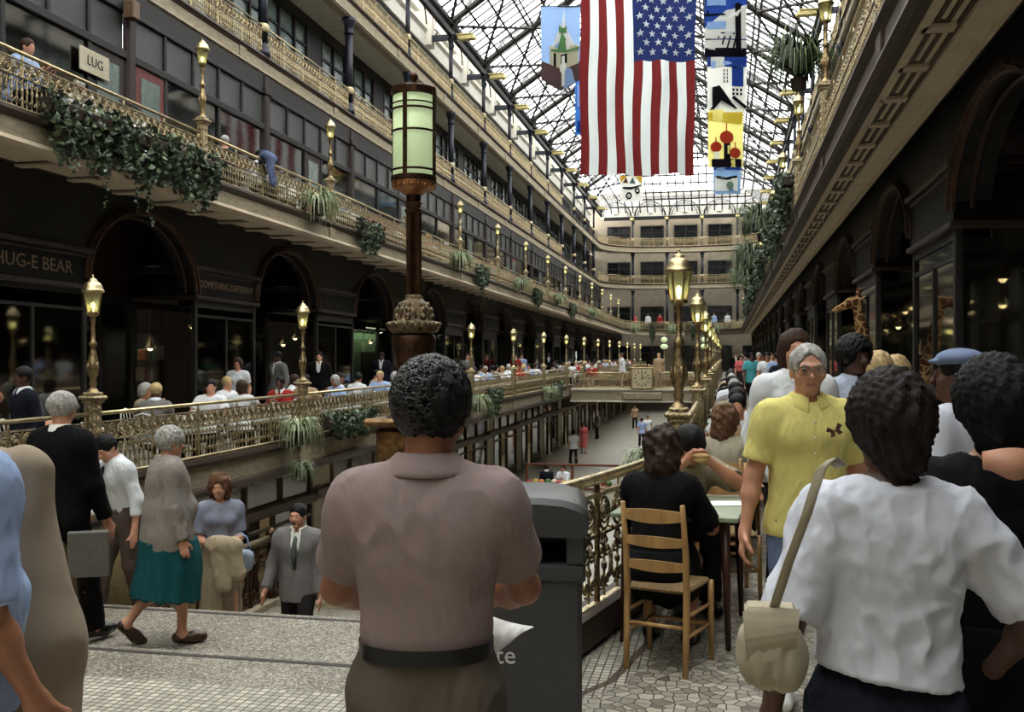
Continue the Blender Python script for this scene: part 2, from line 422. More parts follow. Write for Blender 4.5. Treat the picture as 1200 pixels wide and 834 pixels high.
# floors
fl = MB(); slab(fl, [(-14, -8), (7, -8), (7, 0), (-14, 0)], 0, -.3); slab(fl, [(-14, 0), (7, 0), (7, 4.6), (-14, 4.6)], 0, -.3)
slab(fl, [(-14, 4.6), (-6.1, 4.6), (-6.1, 7.25), (-6.95, 7.25), (-6.95, YE+4), (-14, YE+4)], 0, -.3)
RAILPTS = [(-1.28, 4.72), (-.93, 5.05), (-.58, 6.6), (-.37, 8.2)]
slab(fl, [(-1.28, 4.6), (7, 4.6), (7, YE+4), (-.32, YE+4), (-.32, 8.1), (-.53, 6.55), (-.86, 5.05), (-1.28, 4.72)], 0, -.3)
slab(fl, [(-6.95, YE-2), (-.32, YE-2), (-.32, YE+4), (-6.95, YE+4)], 0, -.3)
struct('floor', fl, MOSAIC, label='irregular marble mosaic floor of the main gallery level')
# mosaic borders laid flush in the floor
bd = MB(); e = .004
bd.cur = 0; bd.box(-6.1, 4.0, 0, -1.35, 4.6, e+.045*0)
bd.v = [(x, y, z+zf(4.3)) for x, y, z in bd.v]
def strip(mb, pts, w0, w1, dz):
    "band between offsets w0..w1 to the right of a polyline"
    P_ = [Vector((*p, 0)) for p in pts]; L = []
    for i, p in enumerate(P_):
        t = (P_[min(i+1, len(P_)-1)] - P_[max(i-1, 0)]).normalized(); nrm = Vector((t.y, -t.x, 0)); L.append((p + nrm*w0, p + nrm*w1))
    for (a, b), (c, d) in zip(L, L[1:]):
        mb.quad(*[(q.x, q.y, zf(q.y)+dz) for q in (a, b, d, c)])
edge = [(-1.33, 4.45), (-1.0, 4.72), (-.78, 5.1), (-.50, 6.6), (-.29, 8.2), (-.29, 30), (-.29, 90)]
bd.cur = 0; strip(bd, edge, .0, .20, .003)
bd.cur = 1; strip(bd, edge, .20, .245, .0035)
bd.cur = 0; strip(bd, edge, .245, .30, .003)
bd.cur = 1; bd.quad((-.55, 4.45, .052), (.10, 4.0, .05), (.16, 4.08, .05), (-.47, 4.55, .052))
bd.cur = 0; bd.quad((-.47, 4.55, .0525), (.16, 4.08, .0505), (.24, 4.2, .0505), (-.40, 4.68, .053))
bd.quad((-.95, 4.3, .052), (-.35, 3.7, .046), (-.25, 3.8, .046), (-.80, 4.42, .052))
bd.cur = 2; bd.add([(-.62, 4.42, .053), (-.78, 3.95, .05), (-.22, 3.98, .05)], [(0, 1, 2)])
trim(bd, [TESSERA, TESSBR, INLAYD], 'small square tile borders with a dark triangle set in the mosaic floor')

# grand stair
st = MB()
def step(y0, y1, zt, x0=-6.1, x1=-1.28, zb=None):
    st.bbox(x0, y0-.02, zt-.17 if zb is None else zb, x1, y1+.02, zt, .012)
step(4.6, 5.72, -.145, zb=-.4); step(5.70, 7.25, -.29, zb=-.6)
zt = -.29; y = 7.25
for i in range(8):
    zt -= .168; step(y, y+.33, zt, -6.1, -1.28, zt-.3); y += .33
LZ = zt - .0
step(y, 12.7, LZ, zb=LZ-.25)
SY = y
z2 = LZ; y2 = 12.7
for i in range(14):
    z2 -= .168; st.bbox(-3.0, y2-.02, z2-.3, -1.28, y2+.32, z2, .012); y2 += .3
st.cur = 1
for y_, z_ in ((5.62, -.145), (7.15, -.29), (5.74, -.29)): st.box(-6.1, y_, z_, -1.28, y_+.045, z_+.004)  # dark bands that paint the shadow lines along the step edges
o = st.build(num('floor'), [TERRAZZO, mat('painted_step_shadow', (.22,.20,.18), .7)]); tag(o, 'broad speckled terrazzo steps descending into the well to a landing', 'stairs', None, 'structure')
sw = MB()
sw.box(-6.3, 4.6, -4.2, -6.12, 7.25, -.02); sw.box(-6.9, 7.2, -4.2, -6.82, 8, -.1)
for i in range(14):
    y_ = 7.25+.3*i-2.4; z_ = max(-.168*i, -1.5) if i else 0
for (ya_, yb_, z_) in ((4.75, 5.72, .02), (5.72, 7.25, -.12), (7.25, 7.9, -.45), (7.9, 8.5, -.8), (8.5, 9.1, -1.13), (9.1, 12.7, -1.5)): sw.box(-1.30, ya_, -4.2, -1.20, yb_, z_)
_rp = [(p[0]+.02, p[1]) for p in RAILPTS] + [(-.33, 12.7)]
for a, b in zip(_rp, _rp[1:]):
    v = [(a[0], a[1], -4.2), (b[0], b[1], -4.2), (b[0], b[1], .02), (a[0], a[1], .02)]
    v += [(x+.05, y-.0, z) for x, y, z in v]; sw.add(v, [(0,1,2,3), (7,6,5,4), (3,2,6,7), (0,4,5,1)])
tag(sw.build('wall_stair', STONE2), 'dark side walls of the stair well', 'wall', None, 'structure')
cb = MB()
cb.bbox(-6.22, SY-.1, LZ-.3, -6.02, 12.86, LZ+.10, .02); cb.bbox(-6.22, 12.66, LZ-.3, -3.0, 12.86, LZ+.10, .02)
trim(cb, STONE, 'pale stone curb around the stair landing')

# lower concourse floor
def zl(y): return -3.62 + .0112*y
lf = MB(); lf.add([(-14, -2, zl(0)), (7, -2, zl(0)), (7, 98, zl(98)), (-14, 98, zl(98))], [(0, 1, 2, 3)])
lf.add([(-14, -2, zl(0)-.2), (-14, 98, zl(98)-.2), (7, 98, zl(98)-.2), (7, -2, zl(0)-.2)], [(0, 1, 2, 3)])
tag(lf.build('floor_lower', LOWERFLOOR), 'pale stone floor of the lower concourse', 'floor', None, 'structure')

# profile sweep around the U of a gallery
def upath(xh, y0, ye, side, rc=4.5, ns=8):
    "points and outward normals along one side and half the far end"
    s = -1 if side == 'l' else 1; pts = [(Vector((CX+s*xh, y0, 0)), Vector((s, 0, 0)))]
    for i in range(ns+1):
        a = math.pi/2*i/ns
        pts.append((Vector((CX+s*(xh-rc+rc*math.cos(a)), ye-rc+rc*math.sin(a), 0)), Vector((s*math.cos(a), math.sin(a), 0))))
    pts.append((Vector((CX, ye+.25, 0)), Vector((0, 1, 0)))); return pts
def sweep(mb, prof, path, slope=False, closed=False):
    n = len(prof); v = []; f = []
    for p, m in path:
        for d, z in prof: v.append((p.x+m.x*d, p.y+m.y*d, z + (zf(p.y+m.y*d) if slope else 0)))
    L = n if closed else n-1
    for k in range(len(path)-1):
        for i in range(L):
            j = (i+1) % n; f.append((k*n+i, k*n+j, (k+1)*n+j, (k+1)*n+i))
    if closed: f.append(tuple(range(n))); f.append(tuple((len(path)-1)*n+i for i in reversed(range(n))))
    mb.add(v, f)
SIDE = {'l': 'left', 'r': 'right'}
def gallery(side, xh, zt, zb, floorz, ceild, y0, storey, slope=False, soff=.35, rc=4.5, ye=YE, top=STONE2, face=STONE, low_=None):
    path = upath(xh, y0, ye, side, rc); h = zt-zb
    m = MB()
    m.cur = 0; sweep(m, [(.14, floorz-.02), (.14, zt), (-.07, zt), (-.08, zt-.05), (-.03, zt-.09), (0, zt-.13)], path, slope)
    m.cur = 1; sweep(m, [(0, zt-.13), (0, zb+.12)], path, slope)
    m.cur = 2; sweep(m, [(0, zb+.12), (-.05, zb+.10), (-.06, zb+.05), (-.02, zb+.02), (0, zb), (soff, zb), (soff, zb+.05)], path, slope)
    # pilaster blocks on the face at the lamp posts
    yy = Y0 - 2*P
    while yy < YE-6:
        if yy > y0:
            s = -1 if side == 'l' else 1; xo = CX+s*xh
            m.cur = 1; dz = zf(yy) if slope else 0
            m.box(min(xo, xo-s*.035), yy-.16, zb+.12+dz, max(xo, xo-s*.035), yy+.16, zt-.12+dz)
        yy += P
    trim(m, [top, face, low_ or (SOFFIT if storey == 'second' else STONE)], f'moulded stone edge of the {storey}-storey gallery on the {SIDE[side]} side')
    f = MB(); sweep(f, [(.14, floorz), (ceild, floorz), (ceild, zb+.05+(.14 if storey == 'second' else 0)), (soff, zb+.05+(.14 if storey == 'second' else 0))], path, slope)
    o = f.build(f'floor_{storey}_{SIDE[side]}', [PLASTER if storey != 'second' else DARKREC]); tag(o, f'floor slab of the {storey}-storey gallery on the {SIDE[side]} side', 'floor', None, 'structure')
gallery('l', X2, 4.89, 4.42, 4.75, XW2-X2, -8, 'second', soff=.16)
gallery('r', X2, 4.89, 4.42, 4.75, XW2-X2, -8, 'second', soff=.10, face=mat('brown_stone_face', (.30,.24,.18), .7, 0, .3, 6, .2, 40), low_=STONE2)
for s in 'lr':
    gallery(s, X3, 9.14, 8.66, 9.0, XW3-X3, -8, 'third', soff=.25)
    gallery(s, X3, 12.56, 12.0, 12.4, XW3-X3, -8, 'fourth', soff=.25)
# replace third and fourth undersides with plaster, second keeps its coffers
def coffers(side, w0, w1):
    s = -1 if side == 'l' else 1; x = CX+s*X2; m = MB()
    def bx(d0, d1, y0, y1, z0, z1): m.box(min(x+s*d0, x+s*d1), y0, z0, max(x+s*d0, x+s*d1), y1, z1)
    a = .16 if side == 'l' else .10; tot = w1
    b0 = tot - (.30 if side == 'l' else .22)
    m.cur = 0; bx(a, a+.09, -8, 88, 4.425, 4.56); bx(b0, tot, -8, 88, 4.40, 4.6); m.cur = 0; bx(tot, tot+.05, -8, 88, 4.36, 4.62); m.cur = 1; bx(b0-.035, b0, -8, 88, 4.435, 4.56)
    m.cur = 0; m.add([(x+s*a, -8, 4.468), (x+s*tot, -8, 4.468), (x+s*tot, 88, 4.468), (x+s*a, 88, 4.468)], [(0, 1, 2, 3)])
    y = Y0-3*P; i = 0
    while y < 88:
        m.cur = 0; bx(a+.05, b0-.03, y-.08, y+.08, 4.425, 4.56); m.cur = 1; bx(a+.13, b0-.10, y+.10, y+.19, 4.452, 4.56); bx(a+.13, b0-.10, y-.14, y-.10, 4.452, 4.56); bx(a+.12, a+.16, y+.10, y+P/5-.10, 4.452, 4.56); bx(b0-.13, b0-.09, y+.10, y+P/5-.10, 4.452, 4.56)  # brown strips stand in for the shade beside bars and rails
        y += P/5
    trim(m, [SOFFIT, SOFFIT_SHADOW], f'coffered beige soffit under the second-storey gallery on the {SIDE[side]}')
coffers('l', .16, 1.28); coffers('r', .10, .66)
for s in (-1, 1):
    d = 1.28 if s < 0 else .66; m = MB(); xa, xb = CX+s*(X2+d), CX+s*XW2
    m.box(min(xa, xb), -8, 4.62, max(xa, xb), 92, 4.7)
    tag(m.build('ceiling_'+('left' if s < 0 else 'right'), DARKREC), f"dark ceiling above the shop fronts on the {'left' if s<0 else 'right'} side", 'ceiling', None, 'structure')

# main gallery edges (curb and fascia)
for s, side in ((-1, 'left'), (1, 'right')):
    m = MB(); x = CX+s*X1; y0 = 7.25 if s < 0 else 8.2
    pth = [(Vector((x, y0 if s > 0 else 4.0, 0)), Vector((s, 0, 0))), (Vector((x, YE, 0)), Vector((s, 0, 0)))]
    m.cur = 0; sweep(m, [(.12, 0), (.12, .27), (-.07, .27), (-.08, .21), (-.03, .17), (0, .15)], pth, True)
    m.cur = 1; sweep(m, [(0, .15), (0, -.12)], pth, True)
    m.cur = 0; sweep(m, [(0, -.12), (-.08, -.14), (-.09, -.18), (-.03, -.22), (0, -.26), (.3, -.26)], pth, True)
    k = 0
    while Y0+k*P < YE:
        yy = Y0+k*P; m.cur = 1; xo = x; m.box(min(xo, xo-s*.05), yy-.2, -.12+zf(yy), max(xo, xo-s*.05), yy+.2, .15+zf(yy)); k += 1
    trim(m, [BRASS_OLD if False else STONE2, STONE], f'moulded stone edge of the main gallery on the {side} side of the well')
m = MB()
for (a, b) in zip(RAILPTS, RAILPTS[1:]):
    a = Vector((*a, 0)); b = Vector((*b, 0)); t = (b-a).normalized(); n = Vector((t.y, -t.x, 0))
    for (d0, d1, z0, z1) in ((-.07, .10, .03, .20), (-.03, .06, -.35, .05)):
        q = [a+n*d0, b+n*d0, b+n*d1, a+n*d1]
        v = [(p.x, p.y, z0+zf(p.y)) for p in q]+[(p.x, p.y, z1+zf(p.y)) for p in q]
        m.cur = 0; m.add(v, [(0,1,2,3),(7,6,5,4),(0,4,5,1),(1,5,6,2),(2,6,7,3),(3,7,4,0)])
trim(m, STONE2, 'dark stone curb curving around the corner of the stair opening')

# outer walls
def wall(name, x0, y0, z0, x1, y1, z1, m, label):
    mb = MB(); mb.box(x0, y0, z0, x1, y1, z1); return tag(mb.build(name, m), label, 'wall', None, 'structure')
for s, side in ((-1, 'left'), (1, 'right')):
    def X(d): return CX+s*d
    def W(name, d0, d1, z0, z1, m, label, y0=-8, y1=96):
        return wall(name, min(X(d0), X(d1)), y0, z0, max(X(d0), X(d1)), y1, z1, m, label)
    zc_ = 2.75 if s < 0 else 3.0
    wb = MB(); xa = X(XBAY+.01); xi = X(XBAY+.36); zs_ = (3.0 if s < 0 else 3.3); rzz = 4.22-zs_
    def prism(ya, yb, za, zb2):
        v = [(xa, ya, za), (xa, yb, zb2), (xa, yb, 4.75), (xa, ya, 4.75), (xi, ya, za), (xi, yb, zb2), (xi, yb, 4.75), (xi, ya, 4.75)]
        wb.add(v, [(0,1,2,3), (7,6,5,4), (0,4,5,1)])
    wb.cur = 0; k_ = -5
    while 16.9+P*k_ < 94:
        y0_ = 16.9+P*k_; prism(y0_, y0_+2.44, zc_, zc_); dw_ = P-2.44; n_ = 12
        if s < 0 or True:
            cs = [-math.cos(math.pi*i/n_) for i in range(n_+1)]
            for a_, b_ in zip(cs, cs[1:]):
                f_ = lambda c: zs_+rzz*math.sqrt(max(0, 1-c*c))
                c0_ = y0_+2.44+dw_/2; prism(c0_+a_*dw_/2, c0_+b_*dw_/2, f_(a_), f_(b_))
        k_ += 1
    tag(wb.build('wall_'+side, DARKREC if False else DARKWALL), f'dark wall with arched openings above the shop fronts on the {side}', 'wall', None, 'structure')
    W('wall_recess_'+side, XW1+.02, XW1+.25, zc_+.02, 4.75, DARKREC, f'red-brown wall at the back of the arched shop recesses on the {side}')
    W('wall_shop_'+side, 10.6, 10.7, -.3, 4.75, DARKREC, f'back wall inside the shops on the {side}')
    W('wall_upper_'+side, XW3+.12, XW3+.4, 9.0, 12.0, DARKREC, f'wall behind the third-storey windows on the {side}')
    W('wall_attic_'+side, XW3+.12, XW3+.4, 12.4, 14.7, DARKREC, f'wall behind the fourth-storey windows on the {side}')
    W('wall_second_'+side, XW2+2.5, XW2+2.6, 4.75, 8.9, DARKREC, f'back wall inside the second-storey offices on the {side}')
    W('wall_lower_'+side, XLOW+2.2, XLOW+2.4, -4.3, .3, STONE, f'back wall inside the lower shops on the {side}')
    # upper cove in white plaster with ribs
    m = MB(); pts = [(XW3+.5, 14.68), (XW3-.2, 14.7), (XW3-.2, 15.25), (XW3-.32, 15.35), (XW3-.32, 15.5), (XW3-.1, 15.6), (XW3-.1, 16.7)]
    pth = [(Vector((X(0), -8, 0)), Vector((s, 0, 0))), (Vector((X(0), 90, 0)), Vector((s, 0, 0)))]
    sweep(m, pts, pth)
    for k in range(-1, 16):
        yy = YC0+k*P
        for dd in (-.25, .25):
            m.box(min(X(XW3-.45), X(XW3-.1)), yy+dd-.07, 14.75, max(X(XW3-.45), X(XW3-.1)), yy+dd+.07, 16.9)
        m.box(min(X(XW3-.3), X(XW3-.1)), yy+P/2-1.6, 15.8, max(X(XW3-.3), X(XW3-.1)), yy+P/2+1.6, 15.9)
    trim(m, PLASTERW, f'white plaster cove with ribs under the skylight on the {side}')
wall('wall_near', -14, -8.3, -.3, 7, -8, 17, PLASTER, 'plaster wall at the near end of the arcade')
for s in (-1, 1):
    m = MB(); m.box(min(CX+s*XW2, CX+s*(XW3+.4)), -8, 8.62, max(CX+s*XW2, CX+s*(XW3+.4)), 96, 8.66)

# arches on the upper shop wall, shop bays and doors
def arch_mb(s, zc_):
    "local: x outwards from wall into the hall, y along"
    m = MB(); r = 1.605; n = 16; zb = (3.0 if s < 0 else 3.3); rz = 4.22-zb
    def pt(r_, a, x): return (x, r_*math.cos(a), zb+(rz/r)*r_*math.sin(a))
    for (ra, rb, x) in ((1.72, 1.60, .05), (1.66, 1.62, .09)):
        for i in range(n):
            a, b = math.pi*i/n, math.pi*(i+1)/n
            q = [pt(ra, a, x), pt(ra, b, x), pt(rb, b, x), pt(rb, a, x)]; q0 = [(0, p[1], p[2]) for p in q]
            m.cur = 0; m.add(q+q0, [(0,1,2,3), (0,4,5,1), (2,6,7,3)])
    m.cur = 0; m.tube([pt(1.60, math.pi*i/n, .02) for i in range(n+1)], .035, 6)
    m.tube([pt(1.52, math.pi*i/n, -.15) for i in range(n+1)], .025, 6)
    # fan ornament ribs
    m.cur = 0
    for i in range(1, 8):
        a = math.pi*i/8; m.tube([pt(1.61, a, .04), pt(1.70, a, .07)], .03, 4)
    return m
ARCHRIM = mat('worn_gilt_plaster', (.27,.18,.13), .6, .1, .4, 18, .5, 40)
arch_me = {}
for s in (-1, 1): arch_me[s] = arch_mb(s, 2.75 if s < 0 else 3.0).mesh('arch', [ARCHRIM, DARKREC])

def bay_parts(w, zs, zc_, zp):
    "projecting shop bay: local x into the hall (depth .75), y 0..w"
    d = 1.39; fr = MB()
    fr.bbox(-.02, 0, 0, d, w, .42, .02)
    for y in (0, w-.09): fr.bbox(d-.09, y, .4, d, y+.09, zs, .012)
    for y in (0, w-.09): fr.bbox(-.02, y, .4, .1, y+.09, zs, .012)
    fr.bbox(d-.06, w*.5-.03, .4, d-.01, w*.5+.03, zs-.3, .008)
    fr.box(d-.05, .05, zs-.34, d-.015, w-.05, zs-.29)
    top = MB(); top.bbox(-.02, -.02, zs, d+.02, w+.02, zc_, .01)
    co = MB()
    for z0, z1, o in ((zs-.02, zs+.05, .07), (zc_-.03, zc_+.05, .09), (zc_-.09, zc_-.03, .04)): co.bbox(-.02, -o, z0, d+o, w+o, z1, .015)
    gl = MB(); gl.box(d-.045, .06, .42, d-.035, w-.06, zs); gl.box(.08, .04, .42, d-.08, .05, zs); gl.box(.08, w-.05, .42, d-.08, w-.04, zs)
    cap = MB(); cap.box(-.02, .1, zp, d-.1, w-.1, zp+.25)
    return fr, top, co, gl
BAYS = []
for s, side in ((-1, 'left'), (1, 'right')):
    zs, zc_ = (2.72, 3.28) if s < 0 else (3.0, 3.66)
    fr, top, co, gl = bay_parts(2.44, zs, zc_, 3.3)
    meF = fr.mesh('frame', DARKWALL); meT = top.mesh('sign_board', mat('black_sign_board', (.04,.035,.033), .6, 0, .2, 9, spec=.2)); meC = co.mesh('cornice', mat('bay_cornice', (.20,.16,.13), .5, .2, .3, 12)); meG = gl.mesh('pane', PANED)
    # door unit for the recess between bays
    dw = P-2.44; dm = MB(); dm.box(0, 0, 0, .08, dw, .12)
    for y in (0, dw*.32, dw*.68, dw-.07): dm.bbox(-.02, y, 0, .1, y+.07, zs, .01)
    dm.box(0, 0, 2.15, .08, dw, 2.22); dm.box(0, 0, zs-.06, .1, dw, zs+.1)
    meD = dm.mesh('frame', DARKWALL); dg = MB(); dg.box(.03, .05, .1, .04, dw-.05, zs); meDG = dg.mesh('pane', PANED)
    for k in range(-3, 14):
        ya = 16.9 + P*k
        if ya > 88: break
        root = empty(num('window'), (CX+s*XW1, ya if s < 0 else ya+2.44, zf(ya)), 0 if s < 0 else math.pi)
        n_ = ORD[k+3] if k+3 < 20 else 'far'
        tag(root, f'projecting bay window of the {n_} shop along the {side} gallery', 'shop window', f'shop bays on the {side}', 'structure')
        link('frame', meF, root); link('sign_board', meT, root); link('cornice', meC, root); link('pane', meG, root)
        BAYS.append((s, k, root))
        r2 = empty(num('door'), (CX+s*XW1, ya+2.44 if s < 0 else ya+P, zf(ya)), 0 if s < 0 else math.pi)
        tag(r2, f'recessed glazed shop entrance after the {n_} bay on the {side} gallery', 'shop door', f'shop entrances on the {side}', 'structure')
        link('frame', meD, r2); link('pane', meDG, r2)
        a = link(num('trim'), arch_me[s], None, (CX+s*XBAY, ya+2.44+dw/2, 0)); a.rotation_euler = (0, 0, 0 if s < 0 else math.pi)
        tag(a, f'round arch above the {n_} shop entrance on the {side} gallery', 'arch', f'arches on the {side}', 'structure')

# text helper
def text(body, size, mat_, parent, loc, rot, name='lettering', ext=.004, align='CENTER', sx=1.0):
    cu = bpy.data.curves.new(name, 'FONT'); cu.body = body; cu.size = size; cu.extrude = ext; cu.align_x = align; cu.align_y = 'CENTER'
    cu.resolution_u = 2; o = bpy.data.objects.new(name, cu); col.objects.link(o); cu.materials.append(mat_)
    me = bpy.data.meshes.new_from_object(o.evaluated_get(bpy.context.evaluated_depsgraph_get())); bpy.data.objects.remove(o)
    o = link(name, me, parent, loc); o.rotation_euler = rot; o.scale = (sx, 1, 1); return o
GOLDTXT = mat('dull_gold_paint', (.50,.41,.31), .5, .2, .1)
for s, k, root in BAYS:
    if s < 0 and k == -1: text('HUG-E BEAR', .27, GOLDTXT, root, (1.41, 1.22, 3.0), (R(90), 0, R(90)), sx=1.1)
    if s < 0 and k == 0: text('SOMETHING DIFFERENT', .195, GOLDTXT, root, (1.41, 1.22, 3.0), (R(90), 0, R(90)))
    if s > 0 and k == -1: text('d.', .28, GOLDTXT, root, (1.36, .35, 1.75), (R(90), 0, R(90)))

# second storey window wall
def win2(variant):
    fr = MB(); pn = MB(); lo = MB(); w = P
    fr.cur = 0
    fr.bbox(-.02, -.14, 0, .10, .14, 3.9, .02)                       # pilaster
    fr.bbox(-.02, -.19, 3.45, .14, .19, 3.62, .02); fr.bbox(0, -.10, .2, .115, .10, 3.3, .01)
    fr.cur = 1
    fr.box(-.03, .14, 3.50, .06, w-.14, 3.91); fr.bbox(-.02, .14, 2.58, .09, w-.14, 2.74, .02); fr.bbox(-.02, .14, 3.44, .08, w-.14, 3.54, .02)
    fr.box(-.02, .14, 0, .06, w-.14, .45)
    n = 5; cw = (w-.28)/n
    for i in range(1, n): fr.bbox(-.01, .14+i*cw-.045, 2.7, .06, .14+i*cw+.045, 3.5, .01)
    big = {0: (0, 2, 3, 5), 1: (0, 1, 3, 5), 2: (0, 2, 4, 5)}[variant]
    for b in big[1:-1]: fr.bbox(-.01, .14+b*cw-.055, .4, .07, .14+b*cw+.055, 2.62, .01)
    pn.cur = 0
    for i in range(n): pn.box(.0, .14+i*cw+.045, 2.76, .02, .14+(i+1)*cw-.045, 3.44)
    lo.cur = 0
    for i, (a, b) in enumerate(zip(big, big[1:])):
        if b-a == 1:
            y0, y1 = .14+a*cw+.055, .14+b*cw-.055
            lo.cur = 1; lo.bbox(0, y0, .02, .05, y1, 2.58, .01); lo.cur = 2; lo.box(.04, y0+.16, 1.1, .06, y1-.16, 2.4)
        else: lo.cur = 0; lo.box(.0, .14+a*cw+.055, .45, .02, .14+b*cw-.055, 2.58)
    return fr.mesh('frame', [WOODRED, WOODDK]), pn.mesh('pane', [OBSC]), lo.mesh('lower_light', [PANED, WOODRED if variant != 1 else PINK, OBSCG])
W2 = [win2(i) for i in range(3)]
for s, side in ((-1, 'left'), (1, 'right')):
    for k in range(-1, 16):
        y = YC0+k*P
        if s > 0: y += P
        root = empty(num('window'), (CX+s*XW2, y, 4.75), 0 if s < 0 else math.pi)
        tag(root, f'{ORD[k+2]} red-brown window unit from the near end on the second storey, {side} side', 'window', f'second-storey windows on the {side}', 'structure')
        a, b, c = W2[(k*2+1) % 3]; link('frame', a, root); link('pane', b, root); link('lower_light', c, root)
        if s < 0 and k == 2:
            sg = MB(); sg.bbox(0, 0, 0, .03, .84, .42, .01); q = sg.build('sign_panel', mat('cream_sign_panel', (.72,.68,.58), .6, 0, .08, 9), root, loc=(.09, 4.08, 2.0))
            text('LUG', .24, mat('black_letter_paint', (.05,.05,.05), .5), root, (.125, 4.50, 2.21), (R(90), 0, R(90)), ext=.003)
        if s < 0 and k == 3:
            sg = MB(); sg.bbox(0, 0, 0, .22, .22, .34, .02); sg.build('speaker_box', mat('tan_box', (.42,.33,.25), .6), root, loc=(.1, -.3, 3.3))

# third and fourth storey windows, columns
def win3(h, grn):
    fr = MB(); pn = MB(); w = P
    fr.box(-.02, 0, 0, .12, .5, h); fr.box(-.02, w-.5, 0, .12, w, h); fr.box(-.02, .5, h-.35, .12, w-.5, h)
    for y in (.5, 1.45, 2.45, 3.2, 4.2, w-.58): fr.bbox(0, y, 0, .14, y+.09, h-.3, .01)
    fr.box(0, .5, h-.95, .1, w-.5, h-.88); fr.box(0, .5, .0, .1, w-.5, .5)
    pn.box(.03, .5, .5, .05, w-.5, h-.35)
    return fr.mesh('frame', WOODDK), pn.mesh('pane', OBSCG)
W3 = win3(3.0, 0); W4 = win3(2.3, 1)
def column(z0, z1, r):
    sh = MB(); cp = MB(); bs = MB(); cl = MB(); n = 12; h = z1-z0
    sh.lathe([(r, .3), (r*.96, h-.45)], n); bs.lathe([(r*1.5, 0), (r*1.5, .12), (r*1.25, .16), (r*1.25, .26), (r, .32)], n)
    cp.lathe([(r*.95, h-.5), (r*1.25, h-.46), (r*1.05, h-.40), (r*1.2, h-.25), (r*1.75, h-.1), (r*1.8, h)], n)
    cl.lathe([(r*1.02, .60), (r*1.3, .64), (r*1.3, .76), (r*1.02, .8)], n)
    return sh.mesh('shaft', IRON, True), cp.mesh('capital', IRON, True), bs.mesh('base', IRON, True), cl.mesh('collar', mat('cream_collar', (.80,.74,.58), .5, .2, .1), True)
C3 = column(9.14, 12.0, .12); C4 = column(12.56, 15.1, .085)
def bracket():
    ar = MB(); gd = MB()
    ar.bbox(-1.35, -.06, 2.40, .35, .06, 2.58, .01); ar.box(-1.35, -.04, 2.58, .2, .04, 2.64)
    pts = [(-1.3, 0, 2.5+.0), (-1.25, 0, 3.0), (-1.0, 0, 3.4), (-.6, 0, 3.62), (-.1, 0, 3.65)]; ar.tube(pts, .035, 6)
    ar.tube([(-.7, 0, 2.6), (-.55, 0, 2.78), (-.7, 0, 2.9)], .03, 5)
    ar.tube([(-.02, 0, 2.5), (.12, 0, 2.15), (.02, 0, 1.9)], .03, 5)
    gd.bbox(.30, -.15, 2.36, 1.0, .15, 2.55, .03); gd.bbox(.25, -.18, 2.55, .95, .18, 2.60, .01); gd.lathe([(.02, -.1), (.09, -.04), (.09, .04), (.05, .08)], 8, (1.0, 0, 2.42))
    return ar.mesh('bracket_arm', IRON), gd.mesh('gilded_end', mat('pale_gilt', (.80,.74,.50), .45, .5, .2, 15, .4, 40))
BK = bracket()
for s, side in ((-1, 'left'), (1, 'right')):
    for k in range(-1, 16):
        y = YC0+k*P
        for (zb, W_, nm) in ((9.0, W3, 'third'), (12.4, W4, 'fourth')):
            root = empty(num('window'), (CX+s*XW3, y if s < 0 else y+P, zb), 0 if s < 0 else math.pi)
            tag(root, f'{ORD[k+2]} dark window unit from the near end on the {nm} storey, {side} side', 'window', f'{nm}-storey windows on the {side}', 'structure')
            link('frame', W_[0], root); link('pane', W_[1], root)
        if y > 89: continue
        for (zb, C_, nm) in ((9.14, C3, 'third'), (12.56, C4, 'fourth')):
            root = empty('iron_column', (CX+s*X3 + s*.06, y, zb), 0 if s < 0 else math.pi)
            tag(root, f'{ORD[k+2]} blue-black iron column from the near end of the {nm}-storey {side} gallery', 'column', f'iron columns on the {nm} storey', 'thing')
            link('shaft', C_[0], root); link('capital', C_[1], root); link('base', C_[2], root); link('collar', C_[3], root)
            if nm == 'fourth': link('bracket_arm', BK[0], root); link('gilded_end', BK[1], root)
    m = MB(); x = CX+s*(X3+.04); m.bbox(x-.09, -8, 15.08, x+.09, 90, 15.34, .02); m.bbox(x-.13, -8, 15.52, x+.13, 90, 15.72, .02)
    y = -8
    for k in range(-2, 16):
        y = YC0+k*P; m.box(x-.05, y-.06, 15.3, x+.05, y+.06, 15.55)
        for i in range(8):
            a0, a1 = math.pi*i/8, math.pi*(i+1)/8; c = y+P/2
            m.tube([(x+s*.9, c-2.3*math.cos(a0), 15.5+1.3*math.sin(a0)), (x+s*.9, c-2.3*math.cos(a1), 15.5+1.3*math.sin(a1))], .03, 4, cap=False)
    trim(m, DARKIRON, f'iron eaves beam carrying the skylight on the {side}')

